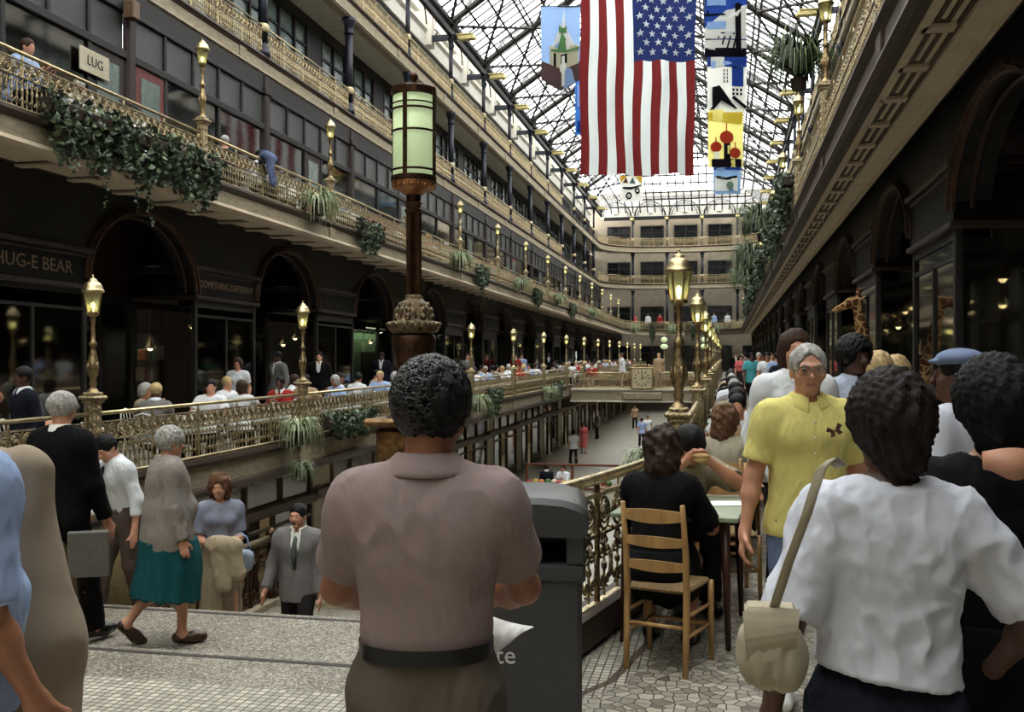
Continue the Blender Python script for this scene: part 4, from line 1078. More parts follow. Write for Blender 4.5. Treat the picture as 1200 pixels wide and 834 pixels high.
# ---------------------------------------------------------------- people
def nv(v): v = np.array(v, dtype=float); return v/np.linalg.norm(v)
def ik(a, t, l1, l2, pole):
    a = np.array(a, float); t = np.array(t, float); d = t-a; L = np.linalg.norm(d); L2 = min(L, (l1+l2)*.995); u = d/L; t = a+u*L2
    c = (l1*l1+L2*L2-l2*l2)/(2*L2); h = math.sqrt(max(l1*l1-c*c, 0)); p = np.array(pole, float); p = p-u*(p@u); p = p/(np.linalg.norm(p)+1e-9)
    return a+u*c+p*h, t
class Sk: pass
def skeleton(H=1.75, female=False, pelvis=None, lean=0, side=0, twist=0, head=(0, 0, 0), hands=None, elbows=None, feet=None, knees=None, sit=False, heavy=1.0):
    "local frame: facing +y, x to the person's right. lean/side/twist/head angles in degrees"
    k = Sk(); s = H/1.75; k.s = s; k.H = H; k.fem = female; k.heavy = heavy
    pz = .93*s; k.pel = np.array(pelvis if pelvis is not None else (0, 0, .50 if sit else pz), float)
    Rm = Matrix.Rotation(R(-twist), 3, 'Z') @ Matrix.Rotation(R(-lean), 3, 'X') @ Matrix.Rotation(R(side), 3, 'Y')
    M = np.array(Rm); k.M = M; up = M @ np.array([0, 0, 1.]); f = M @ np.array([0, 1., 0]); r = M @ np.array([1., 0, 0]); k.up, k.f, k.r = up, f, r
    k.waist = k.pel + up*.17*s*(1 if not sit else 1); k.chest = k.pel+up*.34*s; k.neck = k.pel+up*.522*s + f*.0; k.sh = {}
    sw = (.150 if female else .168)*s
    for n_, q in (('L', -1), ('R', 1)): k.sh[n_] = k.pel+up*.457*s+r*q*sw
    Rh = Matrix.Rotation(R(-twist-head[0]), 3, 'Z') @ Matrix.Rotation(R(-lean*.35-head[1]), 3, 'X') @ Matrix.Rotation(R(head[2]), 3, 'Y')
    Hm = np.array(Rh); k.Hm = Hm; nd = up*.6+Hm[:, 2]*.4; k.head = k.neck+nd*.076*s + Hm[:, 2]*.088*s + Hm[:, 1]*.018*s
    k.el = {}; k.wr = {}; ua, fa = .30*s, .255*s
    hands = hands or {}; elbows = elbows or {}; feet = feet or {}; knees = knees or {}
    for n_, q in (('L', -1), ('R', 1)):
        t = hands.get(n_, (q*(sw+.07), .06, k.pel[2]-.05*s if not sit else .62)); e = elbows.get(n_, (q*.35, -1, -.15))
        k.el[n_], k.wr[n_] = ik(k.sh[n_], t, ua, fa, e)
    k.hip = {}; k.kn = {}; k.an = {}; th, shn = .425*s, .42*s
    for n_, q in (('L', -1), ('R', 1)):
        k.hip[n_] = k.pel+np.array([q*.088*s, 0, -.01]); t = feet.get(n_, (q*.10, 0 if not sit else .42, .075)); e = knees.get(n_, (q*.1, 1, .3 if sit else 0))
        k.kn[n_], k.an[n_] = ik(k.hip[n_], t, th, shn, e)
    k.toe = {n_: feet.get('toe'+n_, None) for n_ in 'LR'}
    for n_ in 'LR':
        d = np.array(k.toe[n_] if k.toe[n_] is not None else (0.08*(1 if n_ == 'R' else -1), 1, 0), float); k.toe[n_] = nv(d)
    k.grip = {}
    return k
def torso(k, i=0.0, z0=-1):
    s = k.s; hv = k.heavy; f = k.f; o = []
    pw, ww, cw = ((.150, .116, .126) if k.fem else (.138, .126, .143)); fs = 1.45
    pw *= hv; ww *= hv; cw *= (1+hv)/2
    def c(a, b, ra, rb, fs_=fs, kk=.06): o.append(cone(a, b, ra*s+i*fs_*.9, rb*s+i*fs_*.9, kk, f, fs_))
    c(k.pel-k.up*.03*s, k.waist, pw, ww, 1.35); c(k.waist, k.chest+k.up*.02*s, ww, cw, 1.4); c(k.chest, k.chest+k.up*.08*s, cw, cw*.93, 1.5)
    for n_ in 'LR':
        o.append(cone(k.chest+k.up*.10*s+(k.sh[n_]-k.chest-k.up*.10*s)*.35, k.sh[n_], .085*s+i, .062*s+i, .06, f, 1.15))
        o.append(cone(k.neck-k.up*.018*s, k.sh[n_]+k.up*.002*s, .040*s+i*.7, .046*s+i, .05))
        sc_ = k.chest+k.up*.03*s+k.r*(.075*s if n_ == 'R' else -.075*s)
        if not k.fem: o.append(ell(sc_+f*.055*s, (.075*s+i, .055*s+i, .07*s+i), .05))
        else: o.append(ell(sc_+f*.075*s-k.up*.02*s, (.062*s+i, .06*s+i, .062*s+i), .04))
        o.append(ell(sc_-f*.045*s, (.07*s+i, .05*s+i, .10*s+i), .05))     # shoulder blades
        o.append(ell(k.pel+k.r*(.07*s if n_ == 'R' else -.07*s)-f*.06*s-k.up*.06*s, (.085*s*hv+i, .08*s+i, .09*s+i), .05))
    if hv > 1.05: o.append(ell(k.waist+f*.05*s-k.up*.02*s, (.13*s*hv+i, .11*s*hv+i, .13*s+i), .06))
    return o
def arm(k, n_, i=0.0, upto=2.0, kk=.025, lo_i=None, w=1.0):
    s = k.s; g = .92 if k.fem else 1.0; o = []; sh, el, wr = k.sh[n_], k.el[n_], k.wr[n_]; li = i if lo_i is None else lo_i
    o.append(cone(sh, el, (.056*g*w)*s+i, (.041*g*w)*s+(i if upto >= 1 else i*1.5), kk, cut=(None, min(upto, 1.0) if upto < 1 else None)))
    o.append(ell(sh-k.up*.02*s+(el-sh)*.1, ((.058*g)*s+i,)*3, .04))
    if upto > 1:
        u = upto-1; o.append(cone(el, wr, (.041*g)*s+li, (.026*g)*s+li*1.0, .03, cut=(None, u if u < 1 else None)))
        if upto >= 2 and i == 0: m = el+(wr-el)*.3; o.append(ell(m, (.040*s*g,)*3, .04))
    return o
def legs(k, i=0.0, straight=False, upto=2.0, kk=.03, hem=.062):
    s = k.s; o = []; g = 1.02 if k.fem else 1.0
    for n_ in 'LR':
        h, kn, an = k.hip[n_], k.kn[n_], k.an[n_]
        o.append(cone(h, kn, .088*s*g*k.heavy**.5+i, .056*s+i*1.2, kk+.02))
        if straight: o.append(cone(kn, an+np.array([0, 0, -.02]), .056*s+i*1.2, hem*s, kk, cut=(None, .97)))
        else:
            o.append(cone(kn, an, .052*s+i, .035*s+i, kk)); b = kn+(an-kn)*.3-np.array([0, 1, 0])*.018; o.append(ell(b, (.050*s+i, .052*s+i, .10*s+i), .04))
    return o
def foot(k, n_, i=0.0, heel=0.0):
    s = k.s; a = k.an[n_]; d = k.toe[n_]; z = np.array([0, 0, -.038*s]); pit = d[2]
    b = a+z*.8-d*.035*s; m = a+z*1.0+d*.09*s+np.array([0, 0, -.004]); t = a+z*1.12+d*.165*s
    return [cone(a, a+z*.5, .036*s+i, .036*s+i, .03), cone(b, m, .032*s+i, .034*s+i, .03), cone(m, t, .036*s+i, .026*s+i, .03)]
def hand(k, n_, curl=.5, fine=True, spread=1.0):
    s = k.s*(.92 if k.fem else 1); el, wr = k.el[n_], k.wr[n_]; d = nv(wr-el); q = 1 if n_ == 'R' else -1
    g = k.grip.get(n_)
    if g is not None: d = nv(g[0]); pn = nv(np.array(g[1]) - d*(np.array(g[1]) @ d))
    else:
        pn = np.array([-q, 0.1, 0.0]); pn = nv(pn-d*(pn @ d))      # palm faces the body
    side = np.cross(d, pn)*q*1.0
    # thumb side: forward when the arm hangs
    if g is None and side[1] < 0: side = -side
    if g is not None and len(g) > 2: side = nv(np.array(g[2]) - d*(np.array(g[2]) @ d))
    o = [cone(wr, wr+d*.03*s, .026*s, .028*s, .02)]
    pc = wr+d*.06*s
    o.append(cone(wr+d*.03*s, wr+d*.085*s, .036*s, .040*s, .02, pn, 2.4))
    if not fine:
        o.append(cone(wr+d*.09*s, wr+d*.15*s+pn*.03*s*curl, .034*s, .026*s, .02, pn, 2.4)); o.append(cone(pc+side*.03*s, pc+side*.055*s+d*.04*s+pn*.02*s, .013*s, .011*s, .015)); return o
    for j, (off, L) in enumerate(((.030, .072), (.010, .080), (-.011, .075), (-.030, .058))):
        b = wr+d*.088*s+side*off*s; dirn = d; L *= s; seg = (L*.45, L*.32, L*.25); p = b; a = 0
        for si, l in enumerate(seg):
            a += curl*(.55 if si == 0 else .8); dd = d*math.cos(a)+pn*math.sin(a)+side*off*1.5*spread; dd = nv(dd); p2 = p+dd*l
            r0 = (.0098-.0008*si-(.0012 if j == 3 else 0))*s; o.append(cone(p, p2, r0, r0-.0008*s, .004)); p = p2
    t0 = wr+d*.025*s+side*.026*s; t1 = t0+nv(side*.9+d*.7+pn*.35)*.042*s; t2 = t1+nv(d*.9+side*.25+pn*(.3+.5*curl))*.034*s; t3 = t2+nv(d*.8+pn*(.4+.6*curl))*.024*s
    o += [cone(t0, t1, .016*s, .0125*s, .012), cone(t1, t2, .012*s, .011*s, .005), cone(t2, t3, .011*s, .0088*s, .005)]
    return o
def headp(k, fine=True, i=0.0):
    s = k.s*.985; M = k.Hm
    def P_(x, y, z): return k.head+M @ np.array([x, y, z])*s
    rot = M.T; o = [cone(k.neck-k.up*.04*k.s, P_(0, -.018, -.055), (.052 if k.fem else .060)*s, (.047 if k.fem else .056)*s, .03)]
    o += [ell(P_(0, -.015, .022), (.075*s, .094*s, .088*s), .02, rot.T if False else M.T), ell(P_(0, .022, -.035), (.058*s, .070*s, .082*s), .03, M.T)]
    o += [ell(P_(0, .062, -.098), (.026*s, .022*s, .018*s), .03, M.T)]
    for q in (-1, 1): o.append(ell(P_(q*.076, -.008, -.016), (.011*s, .021*s, .031*s), .008, M.T))
    if fine:
        o += [cone(P_(0, .086, .006), P_(0, .108, -.030), .008*s, .0125*s, .012), cone(P_(-.011, .098, -.037), P_(.011, .098, -.037), .0085*s, .0085*s, .008)]
        o += [cone(P_(-.042, .074, .024), P_(-.010, .084, .018), .009*s, .009*s, .016), cone(P_(.042, .074, .024), P_(.010, .084, .018), .009*s, .009*s, .016)]
        for q in (-1, 1):
            o.append(dict(ell(P_(q*.031, .096, .004), (.018*s, .016*s, .012*s), .014, M.T), op='-')); o.append(ell(P_(q*.031, .074, .004), (.014*s,)*3, .004)); o.append(ell(P_(q*.045, .058, -.032), (.020*s, .018*s, .02*s), .025, M.T))
        o += [cone(P_(-.018, .080, -.062), P_(.018, .080, -.062), .0075*s, .0075*s, .008), cone(P_(-.016, .079, -.072), P_(.016, .079, -.072), .008*s, .008*s, .008), cone(P_(-.016, .086, -.067), P_(.016, .086, -.067), .0025*s, .0025*s, .003, op='-')]
    k.P_ = P_; return o
def hair_prims(k, style):
    s = k.s*.985; M = k.Hm; P_ = k.P_; o = []; t = M.T
    th = dict(short=.010, curly=.024, afro=.042, bald=.006, long=.018, bob=.024, bun=.014, bushy=.034, receding=.012, wild=.026, mop=.022)[style]
    if style == 'bald':
        o = [ell(P_(0, -.020, .005), ((.075+.010)*s, (.092+.010)*s, (.080+.010)*s), .01, t)]
        o.append(half(P_(0, 0, .062), -M[:, 2]-M[:, 1]*.35)); o.append(half(P_(0, .012, 0), -M[:, 1])); o.append(half(P_(0, 0, -.062), M[:, 2]+M[:, 1]*-.1)); return o
    o = [ell(P_(0, -.016, .026), ((.076+th)*s, (.095+th*.9)*s, (.089+th)*s), .01, t)]
    if style in ('long', 'bob', 'bushy'):
        dz = -.06 if style == 'bob' else -.12
        o += [cone(P_(0, -.045, 0), P_(0, -.055, dz), (.080+th*.5)*s, (.062+th*.8)*s, .04), cone(P_(-.062, -.01, .0), P_(-.070, -.02, dz*.8), (.030+th*.3)*s, (.022+th*.3)*s, .03), cone(P_(.062, -.01, .0), P_(.070, -.02, dz*.8), (.030+th*.3)*s, (.022+th*.3)*s, .03)]
    if style == 'bun': o.append(ell(P_(0, -.11, .02), (.04*s,)*3, .03))
    if style in ('mop', 'wild'): o += [cone(P_(0, -.050, 0), P_(0, -.062, -.085 if style == 'wild' else -.060), (.078)*s, (.058)*s, .04)]
    # face opening
    o.append(dict(ell(P_(0, .105, -.045), (.066*s, .075*s, (.130 if style == 'receding' else .100)*s), .012, t), op='-'))
    if style in ('short', 'curly', 'afro', 'bun', 'receding'):
        o.append(half(P_(0, -.05, -.088), nv(M[:, 2]*1.0-M[:, 1]*.45)))
        for q in (-1, 1): o.append(dict(ell(P_(q*.085, .012, -.035), (.022*s, .030*s, .038*s), .01, t), op='-'))
    return o
HAIRD = dict(short=(.003, 90), curly=(.0055, 230), afro=(.006, 200), bald=(.003, 80), long=(.007, 45), bob=(.007, 55), bun=(.003, 70), bushy=(.013, 75), receding=(.003, 120), wild=(.006, 230), mop=(.006, 220))
def person(label, k, loc, rz, skin=0, top=None, bottom=None, hair=('short', H_BLACK), shoes=None, vox=.012, group=None, fine=True, curl=.5, extras=None, seedn=1, sleeve=.62, bare_feet=False, tuck=False, amp=.005, hemz=None, scale=1.0):
    """top: (kind, material) kind in tee/polo/shirt/jacket/dress; bottom: (kind, material) trousers/skirt"""
    root = empty('person', loc, R(rz)); tag(root, label, 'person', group, 'thing'); k.root = root
    fh = fine and vox < .0085
    pr = torso(k)+legs(k); hd = headp(k, vox < .014)
    for n_ in 'LR': pr += arm(k, n_)+foot(k, n_)+hand(k, n_, curl if not isinstance(curl, dict) else curl[n_], fh)
    pr += hd
    if vox < .009:
        c = k.P_
        mo = c(0, .084, -.067); mats = [SKINS[skin], LIPS if skin != 2 else mat('lip_dark', (.34,.18,.16), .45)]
        cl = lambda C: (np.abs((C-mo) @ k.Hm[:, 2]) < .0065*k.s) * (np.abs((C-mo) @ k.Hm[:, 0]) < .021*k.s) * (((C-mo) @ k.Hm[:, 1]) > -.018*k.s)
        body = sdf_mesh('body', pr, vox, mats, root, cl)
    else: body = sdf_mesh('body', pr, vox, [SKINS[skin]], root)
    if hair:
        st_, hm = hair; a, fq = HAIRD[st_]; hv = max(min(vox, .009), .005) if vox < .02 else vox*.8
        sdf_mesh('hair', hair_prims(k, st_), hv, [hm], root, disp=(lambda V: a*wav(V, fq, 3, 2.0)) if vox < .016 else None)
    up, f, s = k.up, k.f, k.s
    if top:
        kind, tm = top; i = dict(tee=.013, polo=.014, shirt=.017, jacket=.027, dress=.013, vneck=.012)[kind]
        if bottom and bottom[0] == 'skirt' and kind != 'jacket': tuck = True
        o = torso(k, i); fa = dict(folds=1)
        if kind in ('shirt', 'jacket', 'tee', 'polo', 'dress', 'vneck'):   # loose, straighter sides
            o.append(cone(k.chest, k.pel-up*.02*s, ((.128 if k.fem else .148)*s)*k.heavy+i, ((.142 if k.fem else .138)*s)*k.heavy+i, .05, f, 1.38))
        sl = dict(tee=sleeve, polo=sleeve, shirt=1.93, jacket=1.96, dress=sleeve, vneck=sleeve)[kind]
        if kind == 'shirt' and sleeve < .6: sl = 1.0+sleeve
        for n_ in 'LR': o += arm(k, n_, i+(.010 if kind in ('tee', 'polo', 'dress', 'vneck') else .002), sl, .03, lo_i=i)
        if kind == 'jacket': o.append(cone(k.pel+up*.08*s, k.pel-up*.16*s, .152*s*k.heavy+i, .162*s*k.heavy+i, .04, f, 1.30, cut=(None, 1.0))); hem = k.pel-up*.17*s
        else: hem = k.pel+up*(.05 if tuck else -.05)*s
        if not tuck and kind != 'jacket':
            o.append(cone(k.waist, k.pel-up*.06*s, .134*s*k.heavy+i, .160*s*k.heavy+i+.012, .05, f, 1.28)); o += [ell(k.pel+k.r*q*.065*s-f*.065*s-up*.05*s, (.10*s*k.heavy+i, .10*s+i, .11*s+i), .06) for q in (-1, 1)]
        o.append(half(hem-up*(.05*s if not tuck and kind != 'jacket' else 0) if hemz is None else k.pel+up*hemz, up+(k.r*.12 if hemz is not None else 0)))
        o.append(dict(cone(k.neck-up*.01*s+f*.004, k.neck+up*.2*s+f*.02*s, (.066 if kind != 'vneck' else .085)*s, .10*s, .01), op='-'))
        if kind == 'jacket': o.append(dict(cone(k.neck+f*.12*s, k.waist+f*.17*s+up*.02, .060*s, .022*s, .01), op='-'))
        sdf_mesh({'jacket': 'jacket', 'dress': 'dress'}.get(kind, 'shirt'), o, vox, [tm], root, disp=folds(amp, 34, seedn) if vox < .02 else None)
        if kind == 'jacket':
            sdf_mesh('shirt', torso(k, .012)+[half(k.waist-up*.05, up), dict(cone(k.neck-up*.005*s+f*.012, k.neck+up*.2*s+f*.02, .062*s, .09*s, .01), op='-')], max(vox, .010), [extras.get('under', WHITECL) if extras else WHITECL], root)
        if kind in ('polo', 'shirt', 'jacket') and vox < .02:
            cm = tm if kind != 'jacket' else (extras or {}).get('under', WHITECL); mb = MB(); n = 28; V = []
            for j in range(n):
                a = 2*math.pi*(j+.5)/n; op = max(0, math.cos(a-math.pi/2))**6
                for rr, zz in ((.060, .046), (.065, .062), (.080, .046), (.108, .012-.03*op), (.102, .004-.03*op)):
                    V.append(k.neck + (k.r*math.cos(a)*rr*1.05 + f*(math.sin(a)*rr*.95+.006) + up*(zz - .012*op*0 - .018*(math.sin(a) > 0)*math.sin(a)))*s)
            F_ = []
            for j in range(n):
                if abs(j-n/4+.5) < .6: continue
                for q in range(4): F_.append((j*5+q, ((j+1) % n)*5+q, ((j+1) % n)*5+q+1, j*5+q+1))
            mb.add([tuple(v) for v in V], F_); c_ = mb.build('collar', cm, root, True); md = c_.modifiers.new('s', 'SOLIDIFY'); md.thickness = .004; c_.modifiers.new('b', 'SUBSURF').levels = 1; c_.modifiers['b'].render_levels = 1
    if bottom:
        kind, bm_ = bottom
        if kind == 'trousers' or kind == 'shorts':
            i = .012 + (.010 if tuck else 0); o = legs(k, i, True, hem=.080)
            sit_ = abs(k.kn['L'][1]-k.pel[1]) > .3 and abs(k.kn['L'][2]-k.pel[2]) < .2; wl = half(k.pel+np.array([0, 0, .115*s]), (0, 0, -1)) if sit_ else half(k.waist-up*.05*s if tuck else k.pel-up*(.01 if not (top and top[0] == 'jacket') else .08)*s+(up*(hemz+.09) if hemz is not None else 0), -up)
            if tuck: o.append(cone(k.pel-up*.03*s, k.waist, (.150 if k.fem else .140)*s*k.heavy+i*1.3, (.118 if k.fem else .128)*s*k.heavy+i*1.3, .04, f, 1.35))
            if kind == 'shorts': pass
            pr2 = [p for p in torso(k, i)[:1]]+[ell(k.pel+k.r*q*.07*s-f*.05*s-up*.05*s, (.09*s*k.heavy, .095*s, .10*s), .05) for q in (-1, 1)]
            o = pr2+o+[wl]
            sdf_mesh('trousers', o, vox, [bm_], root, disp=folds(amp*1.2, 28, seedn+3) if vox < .02 else None)
        else:
            mid = (k.kn['L']+k.kn['R'])/2; lo = mid+(k.an['L']+k.an['R']-k.kn['L']-k.kn['R'])/2*(.35 if kind == 'skirt' else .75)
            o = [cone(k.waist, k.pel, .128*s*k.heavy+.024, .158*s*k.heavy+.022, .04, f, 1.25), cone(k.pel, mid*.75+k.pel*.25, .158*s*k.heavy+.02, .190*s*k.heavy, .04, f, 1.15), *[ell(k.pel+k.r*q*.06*s-f*.06*s-up*.06*s, (.11*s, .11*s, .12*s), .05) for q in (-1, 1)], cone(k.pel*.4+mid*.6, lo, .18*s*k.heavy, .205*s*k.heavy, .05, np.array([0, 1., 0]), 1.1, cut=(None, 1.0)), half(k.pel+np.array([0, 0, .10*s]), (0, 0, -1)) if abs(k.kn['L'][1]-k.pel[1]) > .3 else half(k.pel-up*.09*s if top and top[0] == 'jacket' else k.waist-up*.05*s, -up)]
            if np.linalg.norm(k.kn['L']-k.kn['R']) > .25:
                for n_ in 'LR': o.append(cone(k.hip[n_], k.kn[n_], .11*s, .11*s, .08))
            sdf_mesh('skirt', o, vox, [bm_], root, disp=(lambda V: .010*np.sin(13*np.arctan2(V[:, 0]-k.pel[0], V[:, 1]-k.pel[1])+3*V[:, 2])*np.clip((k.pel[2]-V[:, 2])*2.5, 0, 1)) if vox < .02 else None)
    if shoes is not None and not bare_feet:
        for n_ in 'LR':
            sdf_mesh('shoe', [p for p in foot(k, n_, .010)[1:]], max(vox*.9, .008), [shoes], root)
    if vox < .009:
        ew_ = mat('eye_white', (.80,.78,.74), .25); ei = mat('dark_iris', (.07,.05,.04), .15)
        for q in (-1, 1):
            c = k.P_(q*.031, .0775, .004); mb = MB(); mb.ball((0, 0, 0), .0115*s, 12, 8); mb.cur = 1; mb.ball((0, .0052*s, 0), .0072*s, 10, 6)
            o = mb.build('eye', [ew_, ei], root, True); o.location = c; o.rotation_euler = Matrix([list(r_) for r_ in k.Hm]).to_euler()
            eb = MB(); eb.tube([tuple(k.P_(q*.014, .096, .022)), tuple(k.P_(q*.031, .094, .028)), tuple(k.P_(q*.048, .080, .022))], [.0035, .0045, .002], 5); eb.build('eyebrow', hair[1] if hair else H_GREY, root, True)
    return root
# ---------------------------------------------------------------- plants
LEAFD = mat('dark_ivy_leaf', (.10,.14,.09), .45, 0, .3, 14, c2=(.22,.28,.18), spec=.6); LEAFM = mat('mid_ivy_leaf', (.28,.36,.24), .45, 0, .3, 14, c2=(.48,.55,.42), spec=.6)
LEAFP = mat('pale_spider_leaf', (.50,.56,.40), .5, 0, .2, 10, c2=(.78,.80,.66)); FERN = mat('fern_leaf', (.22,.30,.15), .5, 0, .3, 10, c2=(.40,.48,.26)); POT = mat('brown_planter', (.20,.14,.10), .6)
def ivy(seed, L=1.5, drop=.55, trail=1, dens=420):
    r = random.Random(seed); m = MB()
    def leaf(p, sz):
        a = r.uniform(0, 6.28); t = r.uniform(-.5, .9); M = Matrix.Translation(p) @ Matrix.Rotation(a, 4, 'Z') @ Matrix.Rotation(t+R(60), 4, 'X') @ Matrix.Rotation(r.uniform(-.5, .5), 4, 'Y')
        m.cur = 1 if r.random() < .42 else 0
        m.add([(0, 0, 0), (sz*.55, sz*.35, .004), (0, sz*.5, sz*.08), (-sz*.55, sz*.35, .004), (0, sz*1.1, -.006)], [(0, 1, 4, 2), (0, 2, 4, 3)], M)
    for i in range(int(dens*L)):
        y = r.uniform(0, L); edge_ = min(y, L-y)/(L*.25); d = drop*min(1, .35+edge_*.8)*(.75+.4*math.sin(y*5+seed)**2); z = .18-r.random()**.8*(d+.15); x = r.uniform(.02, .24)*(1-.3*abs(z))
        leaf(Vector((x, y, z)), r.uniform(.06, .10))
    for _ in range(trail):
        y = r.uniform(.25*L, .9*L); z = -drop*.6; x = .14
        e_ = z-r.uniform(.3, .75)
        while z > e_:
            for _ in range(2 if z > e_+.25 else 1): leaf(Vector((x+r.uniform(-.03, .03), y+r.uniform(-.04, .04), z)), r.uniform(.04, .06))
            z -= .045; y += r.uniform(-.012, .012)
    return m
def arching(seed, n=150, R_=.42, drop=.35, wd=.016, up=.18):
    r = random.Random(seed); m = MB()
    for i in range(n):
        a = r.uniform(0, 6.28); L = R_*r.uniform(.6, 1.15); h = up*r.uniform(.5, 1.4); d = drop*r.uniform(.4, 1.3); m.cur = 1 if r.random() < .35 else 0; pts = []
        for j in range(6):
            t = j/5; x = L*math.sin(t*1.5)*.95; z = h*math.sin(t*2.6)*1.2-d*t**2.4; pts.append((Vector((x*math.cos(a), x*math.sin(a), z)), wd*(1-t*.85)*(.6+.4*(t > .05))))
        v = []; sx, sy = -math.sin(a), math.cos(a)
        for p, w in pts: v += [(p.x-sx*w, p.y-sy*w, p.z), (p.x, p.y, p.z+w*.4), (p.x+sx*w, p.y+sy*w, p.z)]
        m.add(v, [q for j in range(5) for q in ((3*j, 3*j+1, 3*j+4, 3*j+3), (3*j+1, 3*j+2, 3*j+5, 3*j+4))])
    return m
def pot(L=None):
    m = MB()
    if L: m.bbox(.0, 0, -.06, .16, L, .10, .015)
    else: m.lathe([(.07, -.22), (.11, -.2), (.14, -.04), (.15, -.02), (.13, .0)], 10)
    return m
IVY = [(ivy(i, 1.5, .62, 2).mesh('foliage', [LEAFD, LEAFM]), pot(1.5).mesh('planter', POT)) for i in range(3)]
IVYW = (ivy(9, 2.3, .30, 0, 380).mesh('foliage', [LEAFD, LEAFM]), pot(2.3).mesh('planter', POT))
SPI = [(arching(i+20).mesh('foliage', [LEAFP, FERN]), pot().mesh('planter', POT)) for i in range(2)]
FRN = [(arching(40, 300, .75, .30, .022, .50).mesh('foliage', [FERN, LEAFD]), pot().mesh('planter', POT))]
def plant(proto, name, x, y, z, side, label, group, sc_=1.0):
    r = empty(name, (x, y, z), 0 if side < 0 else math.pi); r.scale = (sc_,)*3; tag(r, label, 'plant', group, 'thing')
    link('foliage', proto[0], r); link('planter', proto[1], r)
def onx(px, X): # y on the plane x = X seen at column px
    zc = -X*1193.3/(850-px) if px < 850 else X*1193.3/(px-850); return (zc + X*ST)/CT
XM, XU = CX-X1, CX-X2
for i, (px, nm) in enumerate(((38, 'ivy'), (112, 'ivy'), (178, 'ivy'), (413, 'ivy'), (553, 'ivy'), (622, 'ivy'), (665, 'ivy'))):
    plant(IVY[i % 3], 'hanging_ivy', XU+.08, onx(px, XU), 5.0, -1, f'dark ivy hanging from the second-storey railing, {ORD[i]} ivy from the near end on the left', 'ivy on the left second-storey railing', 1.15 if i < 3 else 1.0)
for i, px in enumerate((362, 532, 604, 650, 690)):
    plant(SPI[i % 2], 'spider_plant', XU+.22, onx(px, XU), 5.12, -1, f'pale spider plant on the second-storey railing, {ORD[i]} from the near end on the left', 'spider plants on the left second-storey railing', 1.25)
plant(IVYW, 'hanging_ivy', XM+.06, onx(374, XM), .42+zf(17), -1, 'wide ivy box trailing over the left main-floor railing beside the second lantern post', 'ivy on the left main-floor railing')
for i, px in enumerate((566, 645)):
    plant(IVY[i], 'hanging_ivy', XM+.06, onx(px, XM), .45+zf(30), -1, f"ivy trailing over the left main-floor railing, {('nearer', 'farther')[i]} of the two past the man's head", 'ivy on the left main-floor railing')
for i, px in enumerate((331, 549, 636)):
    plant(SPI[i % 2], 'spider_plant', XM+.28, onx(px, XM), .40+zf(20), -1, f'pale spider plant hanging on the left main-floor railing, {ORD[i]} from the near end', 'spider plants on the left main-floor railing', 1.0 if i == 0 else 1.1)
plant(SPI[1], 'spider_plant', XM+.26, onx(335, XM), .0, -1, 'small spider plant offshoots dangling below the nearest spider plant', 'spider plants on the left main-floor railing', .62)
plant(SPI[0], 'spider_plant', -.62, 9.6, .66, 1, 'pale spider plant on the right main-floor railing beyond the diners', None, 1.0)
XR = CX+X2
for i, (y, s_) in enumerate(((16.9, .95), (33, 1.3), (44.5, 1.5), (56, 1.6))):
    plant(FRN[0], 'fern', XR-.27, y, 6.35 if i == 0 else 5.9, 1, f'bushy green fern on the right second-storey railing, {ORD[i]} from the near end', 'ferns on the right second-storey railing', s_)
for i, y in enumerate((23.5, 27.5, 31, 38, 41.5, 48, 52, 60, 66)):
    plant(IVY[i % 3], 'hanging_ivy', XR-.05, y, 5.5, 1, f'ivy hanging from the right second-storey railing, {ORD[i]} from the near end', 'ivy on the right second-storey railing', 1.3)
for i, x in enumerate((-8.0, -6.2, -4.6, -2.6, -.8)):
    plant(IVY[i % 3] if i % 2 else SPI[i % 2], 'hanging_plant', x, YE-.6 if abs(x-CX) < 4 else YE-2.2, 5.0, 1, f'hanging plant on the second-storey railing across the far end, {ORD[i]} from the left', 'plants on the far second-storey railing', 1.8)

# ---------------------------------------------------------------- big green lamp, litter bin
L = at(485, 428, 5.6); lx, ly = L.x, L.y
lp = empty('pedestal_lamp', (lx, ly, -.13)); tag(lp, 'large lamp with a pale green cylindrical lantern on a bronze column and ornate domed pedestal', 'lamp', None, 'thing')
def zz_(y): return 1.66-(y-428)/1167*5.6 + .13
q = MB(); q.bbox(-.27, -.27, 0, .27, .27, .2, .02); q.bbox(-.17, -.17, .18, .17, .17, zz_(500), .02); q.bbox(-.225, -.225, zz_(498), .225, .225, zz_(489), .015)
for s_ in (-1, 1):
    for z in (.4, .75, 1.1): q.bbox(s_*.17-.01, -.12, z-.14, s_*.17+.01, .12, z+.14, .006); q.bbox(-.12, s_*.17-.01, z-.14, .12, s_*.17+.01, z+.14, .006)
q.build('pedestal', mat('bronze_pedestal', (.26,.18,.11), .42, .8, .3, 22, .8, 30, c2=(.55,.42,.26)), lp)
q = MB(); z0 = zz_(489)
q.lathe([(.16, z0), (.11, z0+.03), (.085, z0+.12), (.10, zz_(430)), (.12, zz_(410)), (.125, zz_(395)), (.11, zz_(392))], 20, cap=False)
q.build('neck', BRONZE, lp, True)
q = MB(); q.lathe([(.11, zz_(391)), (.135, zz_(388)), (.148, zz_(383)), (.145, zz_(378)), (.115, zz_(376)), (.105, zz_(370)), (.098, zz_(362)), (.075, zz_(355)), (.055, zz_(352)), (.048, zz_(349)), (.05, zz_(347)), (.038, zz_(345))], 28, cap=False)
for i in range(28):
    a = 2*math.pi*i/28; q.ball((.143*math.cos(a), .143*math.sin(a), zz_(380.5)), .016, 6, 4)
